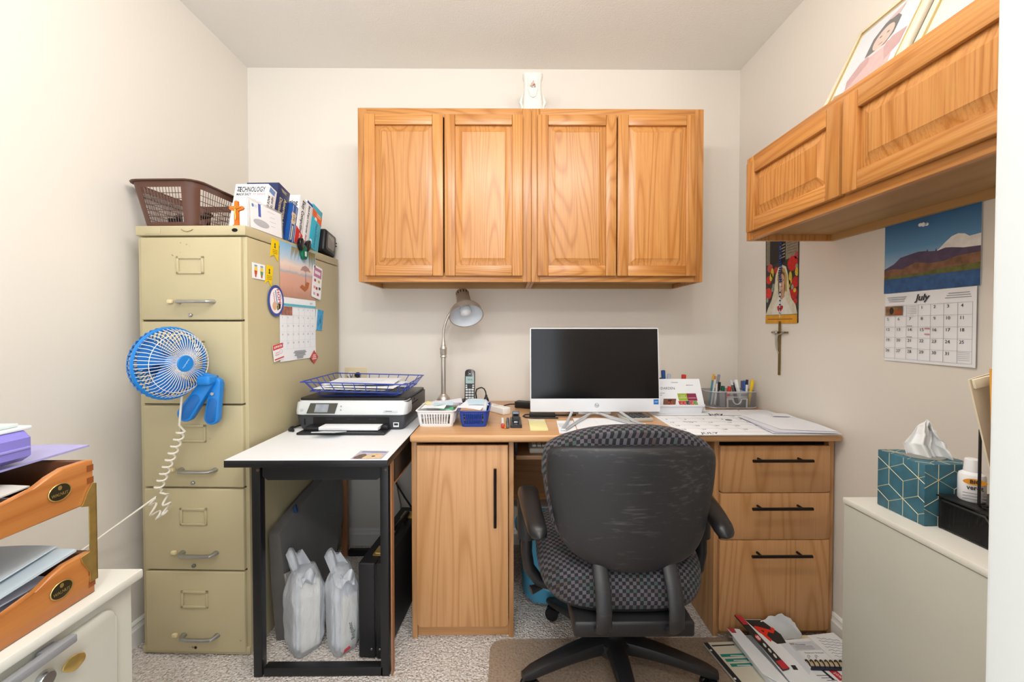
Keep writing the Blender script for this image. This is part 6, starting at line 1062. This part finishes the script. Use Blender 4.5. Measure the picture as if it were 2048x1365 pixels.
for p, q in (((0, 0, 0.0035), (0, -L_, 0.0035)), ((0, 0, 0), (0, 0, H_)), ((0, -L_, 0), (0, -L_, H_))): MB().tube([p, q], 0.0035, 6).build('frame_bar', M_black, bo)
MB().prism([(0.006, 0.004), (0.24, 0.004), (0.24, 0.034), (0.105, 0.034), (0.085, 0.062), (0.006, 0.062)], 0.0012, face((-0.002, 0, 0), (0, -1, 0), (0, 0, 1))).build('drawer_front', M_bmesh, bo, 0)
MB().tube([(-0.003, -0.006, 0.062), (-0.003, -0.085, 0.062), (-0.003, -0.105, 0.034), (-0.003, -0.24, 0.034)], 0.0028, 6).build('drawer_rim', mat('3a3b3d', 0.35, 0.4), bo)
for i, (lab, c_, P) in enumerate((('coins heap in the black mesh drawer', 'a58c5e', (0.04, -0.10)), ('white and red packet in the black mesh drawer', 'dcdad6', (0.03, -0.19)), ('blue paper clips in the black mesh drawer', '6f93a8', (0.05, -0.145)))):
    o = thing('small_packet', lab, 'packet', (0.928+P[0], -1.262+P[1], GZ+0.0022), 15*i); box('wrap', (-0.022, -0.025, 0), (0.022, 0.025, 0.012), mat(c_, 0.6, var=0.3, vscale=90), o, 0.004, 2)
    if i == 1: box('red_stripe', (-0.0225, -0.006, 0.003), (0.0225, 0.004, 0.0125), M_red, o, 0.001)
def bottle(label, x, y, r_, h_, cap, band, word, wc):
    o = thing('correction_bottle', label, 'bottle', (x, y, GZ+0.0735), 0, 'small bottles on the black organizer')
    MB().lathe([(r_*0.9, 0.0), (r_, 0.003), (r_, h_*0.58), (r_*0.93, h_*0.64), (r_*0.6, h_*0.70), (r_*0.58, h_*0.72)], 28).build('body', M_white, o); MB().lathe([(r_*0.62, h_*0.70), (r_*0.64, h_*0.72), (r_*0.55, h_*0.985), (r_*0.48, h_)], 24).build('cap', mat(cap, 0.35), o)
    if band: MB().lathe([(r_*1.004, h_*band[0]), (r_*1.006, h_*band[0]+0.0005), (r_*1.006, h_*band[1]-0.0005), (r_*1.004, h_*band[1])], 28, None, False).build('label_band', mat(band[2], 0.5), o)
    if word: text(word, h_*0.155, M_ink, o, face((-r_*0.62, -r_*0.82, h_*0.36), (0.78, -0.62, 0), (0, 0, 1)) @ TR((0, 0, 0.0008)), bold=0.02, sx=0.8)
    if wc: flat('logo_oval', ell(0, 0, h_*0.20, h_*0.075, 20), mat('e39a2c', 0.5), o, face((-r_*0.62, -r_*0.82, h_*0.50), (0.78, -0.62, 0), (0, 0, 1)) @ TR((0, 0, 0.0004)), 0.0004); [rect('print_line', -h_*0.20, -h_*(0.28+0.07*q_), h_*0.18, -h_*(0.265+0.07*q_), M_grayink, o, face((-r_*0.62, -r_*0.82, h_*0.50), (0.78, -0.62, 0), (0, 0, 1)) @ TR((0, 0, 0.0006))) for q_ in range(3)]; text(wc, h_*0.115, M_ink, o, face((-r_*0.62, -r_*0.82, h_*0.50), (0.78, -0.62, 0), (0, 0, 1)) @ TR((0, 0, 0.0012)), bold=0.03)
    return o
bottle('white correction fluid bottle with a white cap', 0.957, -1.294, 0.0205, 0.086, 'eef0f2', None, 'ver-it', 'BIC'); bottle('white bottle with a red cap behind the correction fluid', 1.008, -1.318, 0.0160, 0.084, 'c8322c', (0.3, 0.5, 'dfe0e2'), None, None); bottle('small bottle with an orange label on the black organizer', 0.960, -1.358, 0.0165, 0.056, 'eceef0', (0.15, 0.42, 'd99a30'), 'flu', None)
wr = thing('wire_file_sorter', 'black wire file sorter holding envelopes at the right edge', 'file sorter', (0.964, -1.334, GZ+0.0737))
for k_, y in enumerate((0.0, -0.05, -0.10)): MB().tube([(0.09, y, 0.003), (-0.035, y, 0.003), (-0.038, y, 0.008), (-0.038, y, 0.155), (-0.020, y, 0.178), (0.06, y, 0.185), (0.09, y, 0.185), (0.09, y, 0.003)], 0.0024, 8).build('wire_loop', M_black, wr)
MB().tube([(-0.033, 0.0, 0.003), (-0.033, -0.10, 0.003)], 0.0022, 8).build('cross_wire', M_black, wr)
def upright(label, name, x0, y, w_, h_, th, c_, lean):
    o = thing(name, label, 'envelope', (x0, y, GZ+0.0775), 0); MB().sheet(lambda u, v: (w_*u, lean*v+0.004*math.sin(u*6)*v, h_*v), 8, 8, th).build('envelope_body', mat(c_, 0.7, var=0.06, vscale=15), o); box('flap', (w_*0.02, lean-0.004-th, h_*0.93), (w_*0.98, lean-th*0.6, h_*1.0), mat(c_, 0.7), o, 0.001); return o
upright('orange padded envelope standing in the wire file sorter', 'padded_envelope', 0.912, -1.372, 0.17, 0.275, 0.006, 'd99a38', 0.002); bpy.data.objects['padded_envelope'].rotation_euler = (0, R(-2), 0); upright('cream paper folder standing behind the orange envelope', 'paper_folder', 0.945, -1.352, 0.16, 0.260, 0.003, 'e4dac2', 0.002); bpy.data.objects['paper_folder'].rotation_euler = (0, R(-14), 0)
# ---------------------------------------------------------------- left corner: white cabinet with letter trays
M_ivw = mat('c9c9be', 0.4, var=0.03, vscale=5)
LZ = 0.6955
lc = thing('lateral_file', 'off-white metal lateral file cabinet at the left under the wooden trays', 'cabinet', (-1.322, -1.90, 0)); X1_ = 0.647
MB().box((0, 0, 0.0), (X1_, 0.505, 0.679), 0.002, 2).build('body', M_ivw, lc); MB().box((-0.002, -0.002, 0.6795), (X1_+0.016, 0.512, LZ), 0.003, 2).build('top_panel', mat('d8d7cd', 0.4), lc)
ML = face((X1_, 0, 0), (0, 1, 0), (0, 0, 1))
for z0_, z1_ in ((0.36, 0.660), (0.04, 0.345)):
    dr = MB().prism(roundrect(0.03, z0_, 0.468, z1_, 0.022, 6, (0, 0, 1, 1)), 0.008, ML, 0.002).build('drawer', M_ivw, lc)
    MB().box((X1_+0.018, 0.09, z1_-0.012+0.012), (X1_+0.030, 0.385, z1_+0.012), 0.002, 2).build('handle', mat('8b8d90', 0.45), dr)
    for y in (0.11, 0.35): box('handle_bracket', (X1_+0.007, y, z1_-0.004), (X1_+0.019, y+0.022, z1_+0.010), mat('7c7e82', 0.45), dr, 0.001)
lk = MB().lathe([(0.012, 0), (0.012, 0.006), (0.010, 0.009)], 24, ML @ TR((0.357, 0.626, 0.008))).build('lock', M_chrome, lc); MB().prism(smooth_loop([(0.372, 0.626), (0.384, 0.636), (0.402, 0.630), (0.404, 0.618), (0.388, 0.612)], 20), 0.003, ML @ TR((0, 0, 0.018)), 0.001).build('key', M_brass, lk)
M_tray = wood('orange_tray_wood', 'bf7c40', 'b06c34', '935527', 'Y', 0.35, 10, 6, 0.25); M_trayd = mat('5a3319', 0.5)
def tray(label, z):
    o = thing('letter_tray', label, 'letter tray', (-0.945, -1.775, z), 0, 'wooden letter trays'); Wt, Lt = 0.265, 0.322
    prof = [(0.0, 0.0), (Lt, 0.0), (Lt, 0.069), (Lt-0.010, 0.071), (Lt-0.045, 0.0705), (Lt-0.065, 0.064), (Lt-0.085, 0.053), (Lt-0.105, 0.046), (Lt-0.13, 0.0435), (0.0, 0.0435)]
    for x in (0.0, Wt-0.011): MB().prism(prof, 0.011, face((x, 0, 0), (0, 1, 0), (0, 0, 1)), 0.003, 3).build('side', M_tray, o)
    box('end', (0.011, Lt-0.011, 0.004), (Wt-0.011, Lt, 0.069), M_trayd, o, 0.002); box('floor', (0.011, 0.002, 0.006), (Wt-0.011, Lt-0.011, 0.011), M_trayd, o, 0)
    for i in range(3): box('finger_joint', (Wt-0.0005, Lt-0.011, 0.012+i*0.020), (Wt+0.0004, Lt-0.0005, 0.022+i*0.020), mat('8a4a20', 0.45), o, 0)
    bd = MB().prism(ell(Lt-0.052, 0.036, 0.0155, 0.0125, 28), 0.0015, face((Wt, 0, 0), (0, 1, 0), (0, 0, 1)), 0.0005).build('badge', mat('3a3424', 0.4, 0.5), o); MB().tube([(Wt+0.0016, Lt-0.052+0.0155*math.cos(t), 0.036+0.0125*math.sin(t)) for t in [2*math.pi*i/28 for i in range(28)]], 0.0007, 5, True).build('badge_rim', M_brass, bd); text('WALNUT', 0.0068, M_brass, bd, face((Wt+0.0017, Lt-0.052, 0.0325), (0, 1, 0), (0, 0, 1)), sx=0.8); flat('acorn', ell(Lt-0.052, 0.0425, 0.0028, 0.0035, 12), M_brass, bd, face((Wt+0.0016, 0, 0), (0, 1, 0), (0, 0, 1)))
    return o
t1 = tray('lower wooden letter tray with scooped sides on the white cabinet', LZ+0.0005); t2 = tray('upper wooden letter tray with scooped sides raised on brass brackets', LZ+0.1495)
Lt = 0.322
for x in (0.0, 0.265):
    s_ = 1 if x else -1; b = MB(); X_ = x+(0.0008 if s_ > 0 else -0.0026)
    b.prism([(Lt-0.010, -0.128), (Lt+0.001, -0.128), (Lt+0.001, 0.030), (Lt-0.004, 0.032), (Lt-0.012, 0.020), (Lt-0.018, 0.006), (Lt-0.022, 0.0), (Lt-0.010, -0.004), (Lt-0.010, -0.078), (Lt-0.024, -0.080), (Lt-0.022, -0.088), (Lt-0.010, -0.112)], 0.0018, face((X_, 0, 0), (0, 1, 0), (0, 0, 1))); b.build('bracket', M_brass, t2, 0)
    box('bracket_edge', (X_-0.010 if s_ > 0 else X_, Lt+0.0005, -0.128), (X_+0.0018 if s_ > 0 else X_+0.010, Lt+0.0018, 0.030), M_brass, t2, 0)
TX, TY = -0.945, -1.775
def tray_sheet(name, label, cat, x0, x1, y0, y1, z, m, th, rz=0, lift=0.0, wav=0.002):
    o = thing(name, label, cat, (TX+x0, TY+y0, z), rz, 'papers in the wooden trays'); MB().sheet(lambda u, v: ((x1-x0)*u, (y1-y0)*v, th/2+lift*v*v+wav*math.sin(u*5+v*4)**2), 8, 10, th).build('sheet', m, o); return o
tray_sheet('paper_stack', 'thick white paper stack in the lower wooden tray', 'paper', 0.02, 0.245, 0.01, 0.30, LZ+0.013, mat('e3e6ec', 0.8), 0.022, 0, 0.0, 0.0)
tray_sheet('folder', 'pale blue folder lying across the lower wooden tray', 'folder', 0.015, 0.258, -0.01, 0.30, LZ+0.052, mat('b8c6cf', 0.5), 0.004, 0, 0.026, 0.003); o = tray_sheet('paper_sheet', 'white sheet on top of the folder in the lower wooden tray', 'paper', 0.03, 0.24, -0.01, 0.29, LZ+0.062, mat('c9d4da', 0.7), 0.002, 1.5, 0.026, 0.002)
tray_sheet('paper_sheet', 'lilac sheet under the pale blue folder in the lower wooden tray', 'paper', 0.02, 0.240, 0.0, 0.28, LZ+0.043, mat('cfd3e6', 0.7), 0.002, -1, 0.008, 0.001)
tray_sheet('paper_stack', 'grey brochure stack in the upper wooden tray', 'paper', 0.02, 0.240, 0.0, 0.26, LZ+0.1615, mat('9a9490', 0.6), 0.020, 0, 0.0, 0.0); tray_sheet('brochure', 'glossy white brochure on top of the grey stack in the upper tray', 'brochure', 0.03, 0.245, 0.0, 0.25, LZ+0.186, mat('d9d4cc', 0.3), 0.002, 2, 0.012, 0.003); tray_sheet('brochure', 'dark brown brochure leaning in the upper wooden tray', 'brochure', 0.02, 0.20, 0.02, 0.22, LZ+0.200, mat('6a5446', 0.4), 0.003, -3, 0.006, 0.002)
tray_sheet('plastic_folder', 'translucent violet folder bridging the upper wooden tray', 'folder', 0.0, 0.215, 0.0, 0.365, LZ+0.2235, mat('a9a6dc', 0.25, alpha=0.85), 0.003, 0, 0.004, 0.001)
pb = thing('plastic_case', 'translucent violet plastic case on top of the upper wooden tray', 'case', (-0.735, -1.502, LZ+0.2335), 0); M_viol = mat('8d86dc', 0.18, alpha=0.86)
MB().prism([(0.0, 0.0), (0.012, 0.008), (0.012, 0.036), (0.002, 0.046), (-0.20, 0.046), (-0.20, 0.0)], 0.245, TR((0, 0, 0), 90), 0.002).build('case_body', M_viol, pb); box('case_ridge', (0.011, -0.243, 0.019), (0.0135, -0.002, 0.023), mat('a49ee8', 0.2, alpha=0.9), pb, 0.0008); box('inner_papers', (-0.19, -0.23, 0.004), (-0.006, -0.015, 0.030), mat('c9c4f0', 0.6), pb, 0)
for i, (lab, c_, z_, y_, t_) in enumerate((('white booklet lying on the violet case', 'e6ecee', 0.0465, 0.008, 0.005), ('pale green booklet lying under the blue book', 'cfdcd8', 0.0520, -0.004, 0.005), ('blue book on top of the violet case stack', '2f55b0', 0.0575, -0.024, 0.012))):
    o = thing('booklet', lab, 'book', (-0.735, -1.502+y_, LZ+0.2335+z_), 0, 'booklets on the violet case'); box('cover', (-0.15, -0.22, 0), (0.004-0.006*i, 0.0, t_), mat(c_, 0.4), o, 0.001)
    box('page_edge', (-0.148, -0.0002, 0.001), (0.0-0.006*i, 0.0006, t_-0.001), mat('e6e8ec', 0.8), o, 0)
    if i == 2: rect('white_mark', -0.018, 0.0035, -0.006, 0.009, mat('dfe8f4', 0.5), o, face((-0.0079, 0, 0), (0, 1, 0), (0, 0, 1)))
sn = thing('sticky_note', 'yellow sticky note corner behind the wooden trays', 'note', (-0.772, -1.440, LZ+0.0005), 0); MB().sheet(lambda u, v: (0.05*u, 0.006*v, 0.038*v-0.010*u*v), 4, 4, 0.001).build('note', M_yellow, sn); rect('note_line', 0.02, 0.012, 0.045, 0.0135, M_ink, sn, face((0, 0.0, 0), (1, 0, 0), (0, 0.16, 1)) @ TR((0, 0, 0.0008)))
# ---------------------------------------------------------------- papers piled on the floor at the right
def poly_sheet(name, label, cat, P, z, m, h=0.002, rx=0, ry=0, group='papers on the floor by the drawers'):
    cx = sum(p[0] for p in P)/len(P); cy = sum(p[1] for p in P)/len(P)
    o = thing(name, label, cat, (cx, cy, z), 0, group); o.rotation_euler = (R(rx), R(ry), 0)
    MB().prism([(x-cx, y-cy) for x, y in P], h, TR(), 0.0003, 1).build('sheet', m, o); return o, TR((-cx, -cy, h))
M_pp = mat('e9ecef', 0.8, spec=0.2, var=0.03, vscale=15)
o, Mq = poly_sheet('magazine', 'magazine with a black edge and green banners at the left of the floor pile', 'magazine', [(0.690, -0.700), (0.800, -0.695), (0.845, -0.95), (0.735, -0.965)], 0.006, mat('ded9c6', 0.5), 0.008)
flat('black_edge', [(0.690, -0.700), (0.706, -0.700), (0.752, -0.963), (0.735, -0.965)], M_ink, o, Mq)
flat('frame_line', [(0.712, -0.712), (0.795, -0.708), (0.795, -0.713), (0.714, -0.718)], M_ink, o, Mq)
for i in range(3): a = 0.722+i*0.006; flat('green_banner', [(a, -0.752-i*0.020), (0.805+i*0.003, -0.749-i*0.020), (0.807+i*0.003, -0.760-i*0.020), (a+0.001, -0.764-i*0.020)], mat('1f8a7c', 0.6), o, Mq); rect('banner_text', 0.755, -0.760-i*0.02, 0.80, -0.757-i*0.02, M_white, o, Mq @ TR((0, 0, 0.0004)))
for y in (-0.735, -0.85): flat('staple', ell(0.700+(-0.735-y)*0.17, y, 0.004, 0.004, 10), M_white, o, Mq @ TR((0, 0, 0.0006)))
text('O', 0.06, M_ink, o, Mq @ TR((0.805, -0.93, 0.0)))
poly_sheet('manila_folder', 'cream folder with a dark printed border at the back of the floor pile', 'folder', [(0.955, -0.672), (1.172, -0.672), (1.165, -0.93), (0.945, -0.92)], 0.001, mat('e2cfa4', 0.7), 0.014)
o, Mq = poly_sheet('printed_card', 'cream card with a thin black frame line on the floor pile', 'card', [(0.960, -0.674), (1.170, -0.674), (1.164, -0.88), (0.955, -0.88)], 0.0156, mat('ecdcb2', 0.7), 0.003); rect('frame_line', 0.985, -0.697, 1.150, -0.694, M_ink, o, Mq); rect('frame_line', 1.147, -0.80, 1.150, -0.694, M_ink, o, Mq); rect('frame_line', 0.985, -0.80, 0.988, -0.694, M_ink, o, Mq)
o = thing('paper_wrapper', 'torn white wrapper standing against the bottom drawer behind the floor pile', 'wrapper', (0.868, -0.700, 0.022), 0, 'papers on the floor by the drawers')
MB().sheet(lambda u, v: (0.165*u+0.008*math.sin(v*5), 0.012*v+0.006*math.sin(u*9+v*4), ((0.040+0.068*u if u < 0.72 else 0.089-0.13*(u-0.72))+0.004*math.sin(u*31))*v), 16, 6, 0.0015).build('sheet', M_pp, o)
poly_sheet('newspaper_stack', 'thick stack of white newspapers on the floor by the drawers', 'newspapers', [(0.800, -0.690), (0.940, -0.700), (0.985, -0.97), (0.815, -0.97)], 0.0155, M_pp, 0.020)
o, Mq = poly_sheet('mailing_envelope', 'white mailing envelope with a red rim leaning on the floor pile', 'envelope', [(0.785, -0.678), (0.825, -0.690), (0.865, -0.94), (0.800, -0.86)], 0.0440, M_pp, 0.003, 4, -6); flat('red_rim', [(0.785, -0.678), (0.808, -0.685), (0.806, -0.705), (0.792, -0.702)], mat('b83a44', 0.6), o, Mq)
o, Mq = poly_sheet('advertising_flyer', 'flyer with a black and red diagonal headline on the floor pile', 'flyer', [(0.828, -0.680), (0.905, -0.678), (0.975, -0.925), (0.870, -0.935)], 0.056, M_pp, 0.004, 10, 2)
flat('black_headline', [(0.846, -0.681), (0.905, -0.680), (0.940, -0.735), (0.938, -0.768), (0.905, -0.772), (0.868, -0.730)], mat('2b2826', 0.6), o, Mq); text('A.', 0.075, mat('e0321f', 0.5), o, Mq @ TR((0.893, -0.722, 0.0004), rz=48), bold=0.03); flat('torn_patch', [(0.915, -0.772), (0.945, -0.765), (0.962, -0.85), (0.94, -0.875), (0.93, -0.83)], mat('d3d9e0', 0.8), o, Mq); rect('caption', 0.90, -0.86, 0.915, -0.845, M_ink, o, Mq)
o, Mq = poly_sheet('red_spine_booklet', 'booklet with a red and black printed spine on the floor pile', 'booklet', [(0.812, -0.674), (0.834, -0.678), (0.886, -0.862), (0.862, -0.868)], 0.071, mat('2a2727', 0.5), 0.006, 11, 3)
flat('red_end', [(0.812, -0.674), (0.834, -0.678), (0.8435, -0.712), (0.8225, -0.712)], mat('b92f3a', 0.5), o, Mq); flat('red_end', [(0.878, -0.836), (0.8787, -0.836), (0.886, -0.862), (0.862, -0.868), (0.855, -0.842)], mat('c2303a', 0.5), o, Mq); flat('red_logo', ell(0.845, -0.762, 0.008, 0.012, 14), mat('d8433c', 0.5), o, Mq); text('20', 0.014, M_white, o, Mq @ TR((0.8455, -0.762, 0.0004), rz=-70), bold=0.03); [flat('white_print', ell(0.852+0.006*q_, -0.788-0.018*q_, 0.004, 0.008, 10), mat('d9d9d6', 0.6), o, Mq) for q_ in range(3)]
o, Mq = poly_sheet('window_envelope', 'white window envelope with a handwritten note on the floor pile', 'envelope', [(0.940, -0.725), (1.090, -0.712), (1.10, -0.815), (0.945, -0.82)], 0.0375, M_pp, 0.002, 0, 0)
flat('window', [(0.962, -0.735), (1.055, -0.729), (1.06, -0.767), (0.968, -0.772)], mat('cfd4db', 0.3), o, Mq); MB().tube([(0.968+0.0022*q_, -0.742+0.004*math.sin(q_*2.2), 0.0006) for q_ in range(9)], 0.0008, 4, False, Mq).build('red_script', mat('b0484e', 0.6), o); text('Frontier', 0.010, mat('4a4d55', 0.6), o, Mq @ TR((1.005, -0.744, 0.0004)))
for i in range(3): rect('address_line', 0.978, -0.752-i*0.006, 1.04, -0.7505-i*0.006, M_grayink, o, Mq @ TR((0, 0, 0.0003)))
text('Statement Enclosed', 0.008, M_ink, o, Mq @ TR((1.025, -0.780, 0))); [MB().tube([(x+0.006*math.cos(t), -0.797+0.007*math.sin(t*1.3), 0.0005) for t in [i*0.5 for i in range(12)]], 0.0006, 4, False, Mq).build('doodle', mat('6f7684', 0.7), o) for x in (0.995, 1.02)]
o, Mq = poly_sheet('handwritten_note', 'white handwritten sheet at the right end of the floor pile', 'paper', [(1.055, -0.705), (1.160, -0.692), (1.172, -0.80), (1.065, -0.812)], 0.0400, M_pp, 0.0015)
for i in range(7): MB().tube([(1.08+j*0.007, -0.718-i*0.013+0.003*math.sin(j*2.3+i)-0.0012*j, 0.0004) for j in range(11)], 0.0005, 4, False, Mq).build('handwriting', mat('5a6070', 0.7), o)
o, Mq = poly_sheet('newspaper_page', 'newspaper page with a small red box at the front of the floor pile', 'newspaper', [(0.930, -0.826), (1.16, -0.826), (1.15, -0.98), (0.945, -0.985)], 0.0358, M_pp, 0.003)
for i in range(5): rect('text_line', 0.965+i*0.01, -0.87-i*0.009, 1.0+i*0.008, -0.867-i*0.009, M_grayink, o, Mq)
flat('black_bar', [(0.995, -0.845), (1.003, -0.845), (1.012, -0.885), (1.003, -0.885)], M_ink, o, Mq); flat('red_box', [(1.018, -0.85), (1.044, -0.85), (1.046, -0.888), (1.024, -0.888)], mat('c02c38', 0.5), o, Mq); text('20%', 0.014, M_white, o, Mq @ TR((1.033, -0.868, 0.0004), rz=-70))
nb = thing('spiral_notebook', 'notebook with a black comb binding lying on the floor pile', 'notebook', (0.955, -0.832, 0.0395), -2)
box('cover', (0.0, -0.018, 0), (0.21, 0.010, 0.004), mat('2b2f42', 0.5), nb, 0.001); box('pages', (0.004, -0.006, 0.004), (0.206, 0.018, 0.0055), mat('d9c8a0', 0.8), nb, 0)
for i in range(13): MB().tube([(0.010+i*0.0155, 0.012*math.cos(R(a)), 0.005+0.010*math.sin(R(a))) for a in range(-20, 201, 20)], 0.0026, 6, flat=0.6).build('comb_ring', mat('1d2030', 0.35), nb)
# ---------------------------------------------------------------- put every thing's origin at the middle of its own base
bpy.context.view_layer.update()
for o in [x for x in SC.objects if x.type == 'EMPTY' and x.parent is None]:
    pts = []
    for c in o.children_recursive:
        if c.type == 'MESH': pts += [c.matrix_world @ Vector(b) for b in c.bound_box]
    if not pts: continue
    lo = Vector([min(p[i] for p in pts) for i in range(3)]); hi = Vector([max(p[i] for p in pts) for i in range(3)])
    new = Vector(((lo.x+hi.x)/2, (lo.y+hi.y)/2, lo.z)); d = o.rotation_euler.to_matrix().inverted() @ (o.location-new)
    o.location = new
    for c in o.children: c.location = c.location + d
